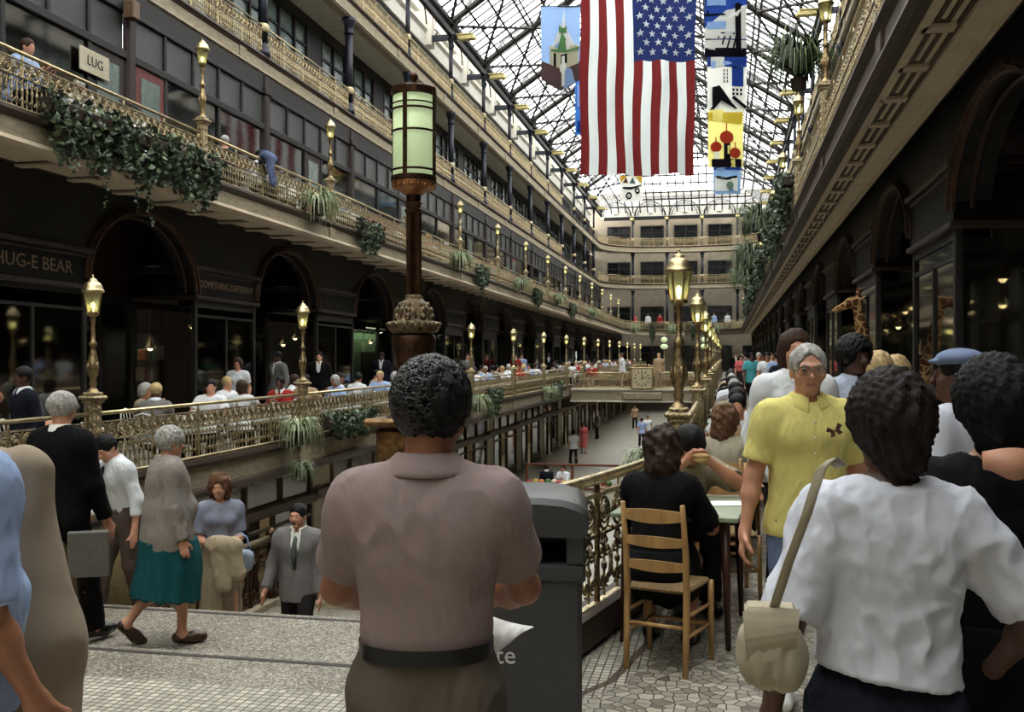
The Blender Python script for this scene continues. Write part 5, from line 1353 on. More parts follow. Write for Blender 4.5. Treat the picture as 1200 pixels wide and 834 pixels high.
for i in range(8):
    a = 2*math.pi*i/8
    for dz, rr, b_ in ((372, .104, .022), (365, .100, .018), (358, .082, .016)): q.ball((rr*math.cos(a), rr*math.sin(a), zz_(dz)), b_, 7, 5, .9, .9, 1.2)
    a += math.pi/8; q.tube([(.108*math.cos(a), .108*math.sin(a), zz_(374)), (.104*math.cos(a), .104*math.sin(a), zz_(364)), (.075*math.cos(a), .075*math.sin(a), zz_(356))], .008, 5)
q.build('dome', BRONZE_ORN, lp, True)
q = MB(); n = 16; v = []
for j, z in enumerate((zz_(347), zz_(248))):
    for i in range(n*2): a = math.pi*i/n; r_ = .043 if i % 2 else .036; v.append((r_*math.cos(a), r_*math.sin(a), z))
q.add(v, [(i, (i+1) % (2*n), 2*n+(i+1) % (2*n), 2*n+i) for i in range(2*n)])
q.lathe([(.045, zz_(250)), (.052, zz_(248)), (.052, zz_(246)), (.042, zz_(244)), (.042, zz_(240)), (.05, zz_(238)), (.042, zz_(236)), (.042, zz_(228))], 20)
q.build('column', BRONZE, lp)
q = MB(); q.lathe([(.042, zz_(229)), (.06, zz_(227)), (.085, zz_(223)), (.115, zz_(219)), (.125, zz_(216)), (.126, zz_(213))], 24)
for i in range(18):
    a = 2*math.pi*i/18; q.ball((.112*math.cos(a), .112*math.sin(a), zz_(219)), .014, 6, 4)
q.build('lantern_base', COPPER, lp, True)
q = MB(); q.lathe([(.117, zz_(214)), (.117, zz_(114))], 32); q.build('lantern_glass', OPAL, lp, True)
q = MB(); B_ = .122
for z in (210, 201, 156, 130.5, 124, 110):
    h_ = {210: .012, 124: .004, 110: .02}.get(z, .006)
    q.lathe([(B_, zz_(z)-h_), (B_+.005, zz_(z)-h_), (B_+.005, zz_(z)+h_), (B_, zz_(z)+h_)], 32, cap=False)
q.lathe([(.118, zz_(215)), (.13, zz_(213)), (.13, zz_(208)), (.121, zz_(207))], 32, cap=False); q.lathe([(.121, zz_(114)), (.13, zz_(113)), (.128, zz_(105)), (.10, zz_(103)), (.02, zz_(101))], 32)
for i in range(4):
    a = math.pi/2*i+R(-96); M = Matrix.Rotation(a, 4, 'Z'); q.bbox(.116, -.012, zz_(214), .130, .012, zz_(104), .003, M)
q.build('lantern_frame', BRONZE, lp)
q = MB(); q.lathe([(.035, zz_(102)), (.02, zz_(99)), (.014, zz_(95)), (.026, zz_(91)), (.022, zz_(87)), (.004, zz_(84))], 12); q.build('finial', BRONZE, lp, True)

GREYP = mat('dark_grey_moulded_plastic', (.235,.235,.24), .33, 0, .12, 60, .6, 260, bdist=.003)
bn = empty('litter_bin', (*at(636, 428, 4.28).xy, 0), R(9)); tag(bn, 'dark grey litter bin with a domed lid and white lettering', 'litter bin', None, 'thing')
q = MB(); q.bbox(-.42, -.25, 0, .165, .25, .80, .02); q.build('body', GREYP, bn)
q = MB()
q.bbox(-.43, -.265, .78, .18, .265, .86, .012)
for x0, x1 in ((-.43, -.35), (.10, .18)): q.bbox(x0, -.265, .85, x1, -.2, 1.03, .01)
q.bbox(-.43, .20, .85, .18, .265, 1.03, .01); q.bbox(.155, -.26, .85, .18, .25, 1.03, .006); q.bbox(-.43, -.26, .85, -.405, .25, 1.03, .006)
pr = [(-.435, 1.0), (-.446, 1.045), (-.436, 1.075), (-.40, 1.102), (-.34, 1.12), (-.25, 1.128), (.0, 1.128), (.09, 1.12), (.15, 1.102), (.185, 1.075), (.195, 1.045), (.185, 1.0)]
v = [(x, y_, z) for y_ in (-.29, -.27, .27, .29) for x, z in [(a*(1 if abs(y_) < .28 else .97), b-(0 if abs(y_) < .28 else .03)) for a, b in pr]]
nn = len(pr); f_ = [(j*nn+i, j*nn+i+1, (j+1)*nn+i+1, (j+1)*nn+i) for j in range(3) for i in range(nn-1)]+[tuple(range(nn)), tuple(reversed(range(3*nn, 4*nn)))]
f_ += [(j*nn, (j+1)*nn, (j+1)*nn+nn-1, j*nn+nn-1) for j in range(3)]
q.add(v, f_); lid = q.build('lid', GREYP, bn); bvm = lid.modifiers.new('b', 'BEVEL'); bvm.width = .012; bvm.segments = 2; bvm.limit_method = 'ANGLE'; bvm.angle_limit = R(40); lid.data.polygons.foreach_set('use_smooth', [len(p.vertices) == 4 and abs(p.normal.z) > .1 for p in lid.data.polygons])
text('waste', .105, mat('white_paint', (.85,.85,.83), .5), bn, (-.225, -.256, .485), (R(90), 0, 0), ext=.002)

# ---------------------------------------------------------------- flag and banners
def clothmat(name, c, tr=.5):
    m = bpy.data.materials.new(name); m.use_nodes = True; nt = m.node_tree; nt.nodes.clear(); o = nt.nodes.new('ShaderNodeOutputMaterial')
    d = nt.nodes.new('ShaderNodeBsdfDiffuse'); t = nt.nodes.new('ShaderNodeBsdfTranslucent'); x = nt.nodes.new('ShaderNodeMixShader'); x.inputs[0].default_value = tr
    for q in (d, t): q.inputs['Color'].default_value = (*lin(c), 1)
    nt.links.new(d.outputs[0], x.inputs[1]); nt.links.new(t.outputs[0], x.inputs[2]); nt.links.new(x.outputs[0], o.inputs[0]); return m
FW = clothmat('flag_white', (.90,.92,.91)); FR = clothmat('flag_red', (.46,.17,.17)); FB = clothmat('flag_blue', (.16,.20,.38))
ZF = 38.0; A = at(680, 205, ZF); B = at(814.5, 201, ZF); wv = (B-A).xy.length; FL = wv*1.9
fr_ = empty('flag', (A.x, A.y, A.z)); fr_.rotation_euler = (0, 0, math.atan2(B.y-A.y, B.x-A.x)); tag(fr_, 'huge red, white and blue striped flag with stars hanging vertically in the skylight', 'flag', None, 'thing')
def fw(u, v): # u 0..wv, v height from bottom
    sag = .10*math.sin(u*2.2+.5)*(1-v/FL) - .10*math.sin(math.pi*u/wv)*0
    return (u + .03*math.sin(v*1.3+u), .16*math.sin(u*3.1+v*.55)+.09*math.sin(u*6.3-v*.9+1)+.05*math.sin(v*3.3+u*2.2), v+sag*.3+.02*math.sin(u*9))
nu, nvv = 52, 90; m = MB(); un_h = FL*.478
for j in range(nvv+1):
    for i in range(nu+1): m.v.append(fw(wv*i/nu, FL*j/nvv))
for j in range(nvv):
    for i in range(nu):
        a = j*(nu+1)+i; m.f.append((a, a+1, a+nu+2, a+nu+1)); st_ = i*13//nu; top_ = FL*(j+.5)/nvv > FL-un_h and st_ >= 6
        m.m.append(2 if top_ else (1 if st_ % 2 == 0 else 0))
m.build('cloth', [FW, FR, FB], fr_, True)
m = MB()
for r_ in range(9):
    for c_ in range(11):
        if (r_+c_) % 2: continue
        u0 = wv*6/13 + (wv*7/13)*(r_+1)/10; v0 = FL-un_h + un_h*(c_+1)/12; sr = .155
        for sd in (-.03, .03):
            pts = [fw(u0+(sr if k_ % 2 == 0 else sr*.4)*math.sin(math.pi*k_/5), v0+(sr if k_ % 2 == 0 else sr*.4)*math.cos(math.pi*k_/5)) for k_ in range(10)]
            cpt = fw(u0, v0); m.add([(cpt[0], cpt[1]+sd, cpt[2])]+[(p[0], p[1]+sd, p[2]) for p in pts], [(0, k_+1, (k_+1) % 10+1) for k_ in range(10)])
m.build('stars', FW, fr_)
m = MB(); m.tube([(-.1, 0, FL+.02), (wv+.1, 0, FL+.02)], .04, 6); m.tube([(0, 0, FL), (-.2, 0, 19.5-A.z)], .012, 4); m.tube([(wv, 0, FL), (wv+.2, 0, 19.0-A.z)], .012, 4); m.build('hanging_rod', DARKIRON, fr_)
_cm = {}
def cmat(c):
    if c not in _cm: _cm[c] = clothmat('banner_cloth', c, .45)
    return _cm[c]
def banner(label, px0, px1, py0, py1, zc, base, shapes, wave=.05, pointed=False):
    """shapes in unit coordinates (x 0..1 left to right, y 0..1 bottom to top): (colour, [(x, y), ...])"""
    A = at(px0, py1, zc); B = at(px1, py1, zc); T = at(px0, py0, zc); w = (B-A).xy.length; h = T.z-A.z
    r = empty('banner', A); r.rotation_euler = (0, 0, math.atan2(B.y-A.y, B.x-A.x)); tag(r, label, 'banner', 'banners hanging from the skylight', 'thing')
    def W(x, y): return (x*w, wave*math.sin(x*7+y*3), (y if not pointed else y+(1-y)*(.0 - .14*(1-abs(2*x-1)) + .14))*h)
    m = MB(); n = 12
    for j in range(n+1):
        for i in range(n+1): m.v.append(W(i/n, j/n))
    for j in range(n):
        for i in range(n): a = j*(n+1)+i; m.f.append((a, a+1, a+n+2, a+n+1)); m.m.append(0)
    m.build('cloth', cmat(base), r, True)
    cols = []; m = MB(); lay = 0
    for c, pts in shapes:
        if c not in cols: cols.append(c)
        m.cur = cols.index(c); lay += .004; 
        # subdivide outline so that it follows the cloth
        P_ = []
        for (x0, y0), (x1, y1) in zip(pts, pts[1:]+pts[:1]):
            for t in (0, .5): P_.append((x0+(x1-x0)*t, y0+(y1-y0)*t))
        cx_, cy_ = sum(p[0] for p in P_)/len(P_), sum(p[1] for p in P_)/len(P_)
        for sd in (-1, 1):
            V = [W(cx_, cy_)]+[W(*p) for p in P_]; V = [(a, b+sd*(.02+lay), c2) for a, b, c2 in V]; m.add(V, [(0, k_+1, (k_+1) % len(P_)+1) for k_ in range(len(P_))])
    m.build('appliqued_picture', [cmat(c) for c in cols], r)
    q = MB(); q.tube([(-.05, 0, h+.02), (w+.05, 0, h+.02)], .03, 6); q.tube([(w/2, 0, h), (w/2, 0, h+3)], .012, 4); q.build('hanging_rod', DARKIRON, r)
def rect(x0, y0, x1, y1): return [(x0, y0), (x1, y0), (x1, y1), (x0, y1)]
def circ(cx_, cy_, r_, ry=None, n=12): return [(cx_+r_*math.cos(2*math.pi*i/n), cy_+(ry or r_)*math.sin(2*math.pi*i/n)) for i in range(n)]
LB, DB, WT, DK, YL, RD, GN, TN, BR_ = (.58,.70,.88), (.16,.26,.55), (.90,.90,.86), (.10,.09,.11), (.92,.88,.52), (.62,.22,.15), (.38,.55,.36), (.80,.78,.66), (.38,.30,.30)
banner('sky-blue banner picturing a pale steepled tower, left of the flag', 634, 680, 8, 107, 40, LB, [(BR_, rect(0, 0, 1, .26)), (TN, rect(.22, .24, .95, .50)), (WT, [(.22, .42), (.5, .78), (.60, .78), (.95, .42)]), (GN, [(.40, .45), (.53, .70), (.78, .45)]), (DK, rect(.32, .26, .38, .42)), (DK, rect(.50, .30, .66, .42)), (WT, rect(.52, .04, .60, .40)), (WT, circ(.56, .26, .09, .06)), (GN, rect(.45, .68, .65, .76)), (WT, [(.52, .74), (.62, .74), (.585, .98)]), (GN, rect(.25, .43, .98, .46))], pointed=True)
banner('plain mid-blue banner half hidden behind the left edge of the flag', 674, 698, 92, 158, 46, (.25,.45,.75), [(LB, rect(.1, .5, .9, .9)), (DB, rect(.1, .05, .9, .25))])
banner('blue and white banner picturing two arched bridges, right of the flag', 826, 875, -6, 66, 36, DB, [(LB, rect(.05, .82, .5, 1)), (WT, [(0, .46), (.5, .74), (1, .84), (1, .40), (0, .40)]), (DK, rect(0, .66, .78, .69)), (DK, rect(.05, .69, .10, .74)), (LB, rect(.05, .44, .8, .56)), (WT, rect(0, .28, 1, .42)), (DK, [(0, .27), (.3, .38), (.7, .38), (.7, .35), (.3, .34), (.05, .25)]), (WT, rect(0, .10, 1, .26)), (DK, rect(0, .0, 1, .13)), *[(DK, [(.08+.14*i, .12), (.12+.14*i, .12), (.20+.14*i, .32), (.16+.14*i, .32)]) for i in range(5)], (DK, rect(.72, .05, .86, .80)), (DK, circ(.79, .82, .08, .05))])
banner('blue, white and black banner picturing tall city buildings, below the bridge banner', 829, 875, 67, 128, 43, WT, [(DB, rect(0, .82, 1, 1)), (LB, [(.1, .78), (.5, .86), (.95, .80), (.9, .92), (.1, .92)]), (DB, rect(.62, .44, .92, .85)), *[(DK, rect(.40+.08*i, .50+.07*j, .43+.08*i, .55+.07*j)) for i in range(2) for j in range(4)], *[(DK, rect(.62+.1*i, .26+.08*j, .68+.1*i, .31+.08*j)) for i in range(3) for j in range(2)], (DK, [(.05, .0), (.12, .0), (.12, .42), (.3, .45), (.62, .10), (.75, .0), (.68, .0), (.55, .10), (.3, .38), (.16, .35), (.16, .0)]), (DK, [(.6, .20), (.95, .0), (1, .05), (.66, .25)])])
banner('yellow banner picturing red onion-domed towers', 830, 871, 126, 196, 54, YL, [(WT, rect(-.05, .92, 1.05, 1)), ((.78,.70,.25), [(0, .78), (.95, .72), (1, .92), (0, .92)]), (DK, rect(.1, .0, .95, .14)), (DK, rect(.44, .1, .62, .42)), (RD, circ(.52, .50, .20, .11)), (RD, rect(.50, .58, .53, .74)), (RD, circ(.22, .34, .16, .09)), (RD, rect(.2, .40, .23, .50)), (RD, circ(.76, .24, .16, .09)), (RD, rect(.75, .30, .78, .42)), (YL, rect(.54, .22, .60, .36)), (WT, rect(.16, .14, .32, .26)), (YL, rect(.70, .02, .74, .14))])
banner('small blue and white banner picturing a boat shape, below the yellow banner', 836, 868, 194, 227, 62, (.45,.58,.72), [(WT, rect(.05, .1, .9, .6)), (DK, [(.1, .55), (.5, .48), (.9, .58), (.85, .66), (.5, .58), (.12, .64)]), (DB, rect(0, .85, 1, 1)), ((.45,.55,.48), circ(.6, .3, .14, .14))])
banner('small white banner picturing a wheeled shape with gold and grey emblems, below the flag', 727, 753, 206, 236, 60, WT, [((.82,.66,.22), [(0, .72), (.3, 1), (0, 1)]), ((.45,.30,.22), [(.1, .72), (.25, .95), (.35, .72)]), ((.30,.38,.36), [(.40, .70), (.55, .96), (.68, .70)]), ((.82,.66,.22), [(.7, .98), (1, .98), (.95, .70)]), (DK, circ(.38, .22, .14, .14)), (WT, circ(.38, .22, .08, .08)), (DK, circ(.76, .42, .12, .12)), (WT, circ(.76, .42, .06, .06)), (DK, [(.1, .56), (.5, .52), (.95, .66), (.95, .62), (.5, .47), (.1, .50)])])

# ---------------------------------------------------------------- furniture
PINE = mat('light_varnished_wood', (.62,.47,.28), .4, 0, .2, 14, .1, 30, scale=(1,1,.15), c2=(.78,.62,.40)); RUSH = mat('woven_rush', (.55,.45,.30), .8, 0, .3, 60, .8, 120); REDW = mat('dark_red_wood', (.25,.12,.09), .4, 0, .2, 14)
def chair_proto():
    r = empty('ladder_back_chair'); 
    for x in (-.19, .19):
        q = MB(); q.tube([(x, -.20, 0), (x, -.19, .2), (x, -.18, .44), (x, -.20, .66), (x, -.25, .90)], [.019, .021, .022, .020, .016], 8); q.build('back_post', PINE, r, True)
        q = MB(); q.tube([(x*1.1, .20, 0), (x*1.08, .19, .44)], [.017, .021], 8); q.build('leg', PINE, r, True)
    for z, h, y in ((.84, .055, -.238), (.70, .045, -.212), (.57, .045, -.192)):
        q = MB(); n = 8; v = []
        for i in range(n+1):
            x = -.185+.37*i/n; b = -.022*math.sin(math.pi*i/n); hh = h*(.5+.25*math.sin(math.pi*i/n))
            v += [(x, y+b-.007, z-hh), (x, y+b+.007, z-hh), (x, y+b+.007, z+hh*.8), (x, y+b-.007, z+hh*.8)]
        q.add(v, [(4*i+a, 4*(i+1)+a, 4*(i+1)+(a+1) % 4, 4*i+(a+1) % 4) for i in range(n) for a in range(4)]+[(3,2,1,0), tuple(4*n+a for a in range(4))]); q.build('slat', PINE, r)
    q = MB()
    for a, b in (((-.19, -.185, .25), (.19, -.185, .25)), ((-.2, .19, .20), (.2, .19, .20)), ((-.19, -.18, .2), (-.2, .19, .2)), ((.19, -.18, .2), (.2, .19, .2)), ((-.19, -.18, .31), (-.2, .19, .31)), ((.19, -.18, .31), (.2, .19, .31))): q.tube([a, b], .011, 6)
    q.build('stretcher', PINE, r, True)
    q = MB(); q.bbox(-.20, -.19, .425, .20, .20, .455, .012); q.build('seat', RUSH, r); return r
def table_proto(w, l, top, legm, leg='four'):
    r = empty('table'); q = MB(); q.bbox(-w/2, -l/2, .72, w/2, l/2, .75, .006); q.build('table_top', top, r)
    if leg == 'four':
        for sx in (-1, 1):
            for sy in (-1, 1):
                q = MB(); q.tube([(sx*(w/2-.08), sy*(l/2-.08), .72), (sx*(w/2-.06), sy*(l/2-.06), 0)], [.028, .016], 8); q.build('leg', legm, r, True)
    else:
        q = MB(); q.lathe([(.22, 0), (.22, .02), (.04, .06), (.035, .66), (.08, .72)], 12); q.build('leg', legm, r, True)
    return r
TABLEGRN = mat('pale_green_table_top', (.58,.62,.52), .4, 0, .15, 9)
c0 = chair_proto(); c0.scale = (.86, .95, .985); c0.location = (-.30, 5.40, zf(5.4)); c0.rotation_euler = (0, 0, R(-17)); tag(c0, 'pine ladder-back chair carrying the woman in black, nearest chair', 'chair', 'ladder-back chairs along the balustrade', 'thing')
t0 = table_proto(.72, .92, TABLEGRN, REDW); t0.location = (-.24, 6.12, zf(6.1)); t0.rotation_euler = (0, 0, R(-6)); tag(t0, 'pale green cafe table in front of the woman in black', 'table', 'cafe tables along the balustrade', 'thing')
def chair_at(x, y, rz, label):
    c = copy_tree(c0); c.location = (x, y, zf(y)); c.rotation_euler = (0, 0, R(rz)); c['label'] = label
chair_at(.02, 7.05, 190, 'pine ladder-back chair of the man in khaki, facing the camera')
chair_at(-.02, 7.75, -8, 'pine ladder-back chair back to back with the khaki diner')
TY = [8.75, 11.3, 13.9, 16.5, 19.2, 22.0, 25.0]
for i, y in enumerate(TY):
    t = copy_tree(t0); t.location = (.12, y, zf(y)); t.rotation_euler = (0, 0, 0); t['label'] = f'cafe table on the right walkway, {ORD[i+1]} table from the woman in black'
    if i: chair_at(.12, y-.78, 0, f'pine chair on the near side of the {ORD[i+1]} walkway table')
    chair_at(.12, y+.78, 180, f'pine chair on the far side of the {ORD[i+1]} walkway table')
q = MB(); q.bbox(-.15, -.10, 0, .15, .10, .004, .001); o = q.build('paper_napkin', WHITECL, None, loc=(-.02, 6.18, zf(6.1)+.752)); o.rotation_euler = (0, 0, .3); tag(o, 'white paper sheet lying on the pale green cafe table', 'napkin', None, 'thing')
# left gallery tables with white cloths
def cloth_table():
    r = table_proto(.9, .9, WHITECL, DARKIRON, 'one'); q = MB(); n = 32; v = [(0, 0, .757)]
    for rr, z in ((.4, .757), (.46, .755), (.475, .70), (.49, .52)):
        for i in range(n):
            a = 2*math.pi*i/n; k_ = rr+(.03*math.sin(a*8) if z < .6 else 0); v.append((k_*math.cos(a), k_*math.sin(a), z))
    f = [(0, 1+i, 1+(i+1) % n) for i in range(n)]
    for j in range(3): f += [(1+j*n+i, 1+(j+1)*n+i, 1+(j+1)*n+(i+1) % n, 1+j*n+(i+1) % n) for i in range(n)]
    q.add(v, f); q.build('tablecloth', WHITECL, r, True); q = MB(); q.lathe([(.03, .757), (.035, .80), (.04, .84)], 10, (.12, .1, 0)); q.build('cup', WHITECL, r, True); return r
ct0 = cloth_table(); LT = []
y = 10.8; i = 0
while y < 86:
    if not (43.5 < y < 48.5):
        t = ct0 if i == 0 else copy_tree(ct0); t.location = (-7.85, y, zf(y)); LT.append(y)
        tag(t, f'white-clothed round table behind the left main-floor railing, {ORD[i] if i < 20 else "one of the last"} from the near end' if i < 20 else 'white-clothed round table near the far end of the left gallery', 'table', 'white-clothed tables of the left gallery', 'thing'); i += 1
    y += 2.6
UT = []; SPECU = [onx(22, -9.25), onx(264, -9.3), onx(299, -9.35)]
y = 14.2; i = 0
while y < 84:
    if min(abs(y-q_) for q_ in SPECU) < 1.4: y += .6; continue
    t = copy_tree(ct0); t.location = (-9.65, y, 4.75); t['label'] = f'white-clothed table behind the left second-storey railing, {ORD[i]} from the near end' if i < 20 else 'white-clothed table near the far end of the second-storey gallery'; t['group'] = 'white-clothed tables of the second storey'; UT.append(y); i += 1
    y += 3.6
def bent_chair():
    r = empty('cafe_chair'); m_ = mat('white_painted_metal', (.85,.84,.80), .4, 0, .05, 9)
    for sx in (-1, 1):
        for sy in (-1, 1):
            q = MB(); q.tube([(sx*.16, sy*.16, .44), (sx*.19, sy*.19, 0)], .011, 5); q.build('leg', m_, r, True)
    q = MB(); q.lathe([(.20, .43), (.205, .445), (.19, .46)], 14); q.build('seat', m_, r)
    q = MB(); q.tube([(-.19, -.12, .44), (-.2, -.2, .68), (-.14, -.24, .82), (0, -.26, .86), (.14, -.24, .82), (.2, -.2, .68), (.19, -.12, .44)], .013, 6)
    for x in (-.08, 0, .08): q.tube([(x, -.17, .45), (x, -.25, .84)], .007, 5)
    q.build('backrest', m_, r, True); return r
bc0 = bent_chair(); BCU = [False]
def cafe_chair(x, y, z, rz, label, group):
    c = copy_tree(bc0) if BCU[0] else bc0; BCU[0] = True; c.location = (x, y, z); c.rotation_euler = (0, 0, R(rz)); tag(c, label, 'chair', group, 'thing')

# kiosk and stall on the lower concourse
kx, ky = at(668, 600, 34).x, at(668, 600, 34).y
r = empty('market_stall', (kx, ky, zl(ky))); tag(r, 'low white and brown stall with goods on the lower concourse', 'stall', None, 'thing')
q = MB(); q.bbox(-1.6, -.5, 0, 1.6, .5, .75, .03); q.build('counter', mat('white_stall_panel', (.82,.80,.76), .6), r)
q = MB(); q.bbox(-1.7, -.6, .75, 1.7, .6, .82, .02)
for x in (-1.6, 0, 1.6): q.bbox(x-.04, .45, .8, x+.04, .53, 1.5, .01)
q.bbox(-1.6, .46, 1.42, 1.6, .52, 1.5, .01); q.build('wooden_rail', mat('brown_stall_wood', (.42,.24,.14), .5), r)
rr = random.Random(3); cols_ = [mat('goods_'+n, c, .6) for n, c in (('red', (.62,.2,.15)), ('yellow', (.8,.65,.25)), ('orange', (.75,.42,.2)), ('green', (.3,.45,.25)), ('cream', (.85,.8,.7)))]
for i in range(14):
    q = MB(); q.ball((-1.4+i*.21, rr.uniform(-.3, .3), .90), .11, 8, 6); q.build('goods', cols_[i % 5], r, True)

# shop contents: lit strips, lamps, shelves
def shoplamp(x, y, z, label):
    r = empty('pendant_lamp', (x, y, z)); tag(r, label, 'pendant lamp', 'pendant lamps inside the shops', 'thing')
    q = MB(); q.lathe([(.03, .12), (.10, .03), (.11, 0)], 12, cap=False); q.tube([(0, 0, .12), (0, 0, 4.6-z)], .006, 4); q.build('lamp_shade', BRASS_OLD, r, True); q = MB(); q.ball((0, 0, .01), .055, 8, 6); q.build('bulb', BULBS, r, True)
pl_ = [(-10.9, 19.0, 2.45), (-11.2, 20.6, 2.3), (-11.4, 18.2, 2.0), (-11.3, 24.2, 2.2), (-11, 13.2, 2.3), (-11.6, 25.6, 2.4), (-11.2, 30.5, 2.4), (-11.6, 36, 2.4), (-11.2, 41.5, 2.4), (-11.4, 53, 2.5), (-11.4, 62, 2.6),
       (3.5, 17.6, 2.72), (3.9, 18.0, 2.35), (3.6, 19.2, 2.4), (4.4, 18.7, 2.4), (4.9, 19.8, 2.45), (5.3, 20.9, 2.4), (3.9, 20.8, 2.4), (3.5, 21.8, 2.45), (3.8, 12.2, 2.5), (4.0, 12.6, 1.5), (3.6, 13.0, 2.8), (4.2, 25.0, 2.5), (3.8, 29.4, 2.5), (3.8, 34.8, 2.5), (3.9, 41, 2.6)]
for i, (x, y, z) in enumerate(pl_):
    nth = [p for p in pl_ if (p[0] < 0) == (x < 0)].index((x, y, z)); shoplamp(x, y, z, f"small lit pendant lamp inside the shops on the {'left' if x < 0 else 'right'}, {ORD[nth]} from the near end" if False else f"small lit pendant inside a {'left' if x < 0 else 'right'}-hand shop, {ORD[sorted(p[1] for p in pl_ if (p[0] < 0) == (x < 0)).index(y)]} inwards from the near end")
r = empty('light_strip', (-11.2, 11.0, 2.05)); tag(r, 'glowing blue and yellow light strip inside the first shop on the left', 'light', None, 'thing')
q = MB(); q.bbox(0, 0, .1, .1, 2.3, .24, .01); q.build('blue_strip', emit('blue_glow', (.30,.48,.66), .55), r); q = MB(); q.bbox(0, 0, -.10, .1, 2.3, .08, .01); q.build('yellow_strip', emit('yellow_glow', (.66,.62,.20), .55), r)
q = MB(); q.box(-.1, -2, .35, .3, 3.4, .42); q.build('valance', mat('dim_valance', (.35,.33,.24), .8), r)
# shelves of goods in the first left shop
rr = random.Random(11)
for k_, (xx, yy, ln, rz_, nm) in enumerate(((-11.9, 9.5, 4.2, 0, 'first left'), (-12.2, 17.2, 2.6, 0, 'second left'), (4.6, 10.6, 2.6, 0, 'first right'), (5.2, 16.9, 3.0, 0, 'second right'))):
    r = empty('display_shelf', (xx, yy, 0)); tag(r, f'shelves of small goods inside the {nm} shop', 'shelf', 'shop display shelves', 'thing')
    q = MB()
    for z in (.4, .85, 1.3, 1.75): q.box(-.15, 0, z, .15, ln, z+.03)
    for y in (0, ln): q.box(-.16, y-.02, 0, .16, y+.02, 2.1)
    q.build('shelf_boards', mat('shelf_wood', (.30,.22,.16), .6), r)
    for z in (.43, .88, 1.33, 1.78):
        y = .1
        while y < ln-.15:
            q = MB(); w_ = rr.uniform(.08, .2); h_ = rr.uniform(.1, .3)
            if rr.random() < .5: q.bbox(-.1, y, z, .1, y+w_, z+h_, .01)
            else: q.lathe([(.03, z), (w_*.45, z+h_*.3), (w_*.4, z+h_*.7), (.02, z+h_)], 8, (0, y+w_/2, 0))
            q.build('goods', rr.choice(cols_), r); y += w_+rr.uniform(.05, .2)
# green-walled shop past the second bay
gy = onx(440, -10.4)
m = MB(); m.box(-11.55, 27.0, .1, -11.45, 34.0, 2.9); o = m.build('wall_panel', mat('pale_green_wall', (.50,.62,.48), .7), None); tag(o, 'pale green wall inside the shop with the framed picture', 'wall', None, 'structure')
r = empty('picture', (-11.44, onx(423, -11.44), 1.35)); tag(r, 'dark framed picture on the pale green shop wall', 'picture', None, 'thing'); q = MB(); q.bbox(0, 0, 0, .03, 1.7, .75, .005); q.build('canvas', mat('murky_landscape', (.14,.15,.12), .6, 0, .5, 3, c2=(.32,.30,.22)), r)
ld = bpy.data.lights.new('shop_light', 'AREA'); ld.energy = 55; ld.size = .3; ld.shape = 'RECTANGLE'; ld.size_y = 2.5; ld.color = (.9, 1, .75); lo = bpy.data.objects.new('shop_light', ld); col.objects.link(lo); lo.location = (-11.22, 30.5, 2.8); lo.rotation_euler = (0, R(-20), 0)
lp2 = MB(); lp2.bbox(-.1, -.8, 0, .1, .8, .04, .01); o = lp2.build('ceiling_light', emit('shop_panel_light', (1,1,.85), 1.2), None, loc=(-11.15, 30.5, 2.83)); tag(o, 'long ceiling light of the green-walled shop', 'ceiling light', None, 'thing')
# giraffe
def giraffe():
    r = empty('giraffe_figure', (2.5, 15.1, zf(15.1)), R(100)); tag(r, 'tall stuffed giraffe figure with patched coat outside the right-hand shop', 'toy giraffe', None, 'thing')
    m, nt, b = nodes('giraffe_hide'); v = coords(nt); ve = nt.nodes.new('ShaderNodeTexVoronoi'); ve.feature = 'DISTANCE_TO_EDGE'; ve.inputs['Scale'].default_value = 9; nt.links.new(v, ve.inputs['Vector'])
    nt.links.new(ramp(nt, ve.outputs['Distance'], [(.06, lin((.72,.58,.38))), (.10, lin((.36,.20,.11)))]), b.inputs['Base Color']); b.inputs['Roughness'].default_value = .9
    pr = [cone((0, -.35, 1.15), (0, .30, 1.28), .20, .24, .06), cone((0, .35, 1.35), (0, .55, 1.75), .16, .10, .08), cone((0, .55, 1.75), (0, .66, 2.32), .10, .065, .05), ell((0, .70, 2.40), (.075, .12, .08), .05), cone((0, .76, 2.38), (0, .98, 2.28), .065, .042, .04)]
    for x in (-.13, .13):
        for y in (-.38, .32): pr += [cone((x, y, 1.15), (x, y, .6), .085, .05, .06), cone((x, y, .6), (x, y, .05), .045, .045, .03)]
        pr += [cone((x*.3, .66, 2.44), (x*.4, .64, 2.58), .018, .022, .01), cone((x*.5, .64, 2.42), (x*1.1, .60, 2.46), .02, .03, .02)]
    sdf_mesh('body', pr, .018, [m], r); q = MB(); q.tube([(0, -.55, 1.2), (0, -.62, .8)], [.02, .03], 6); q.build('tail', mat('dark_tail', (.2,.13,.1), .8), r, True)
giraffe()
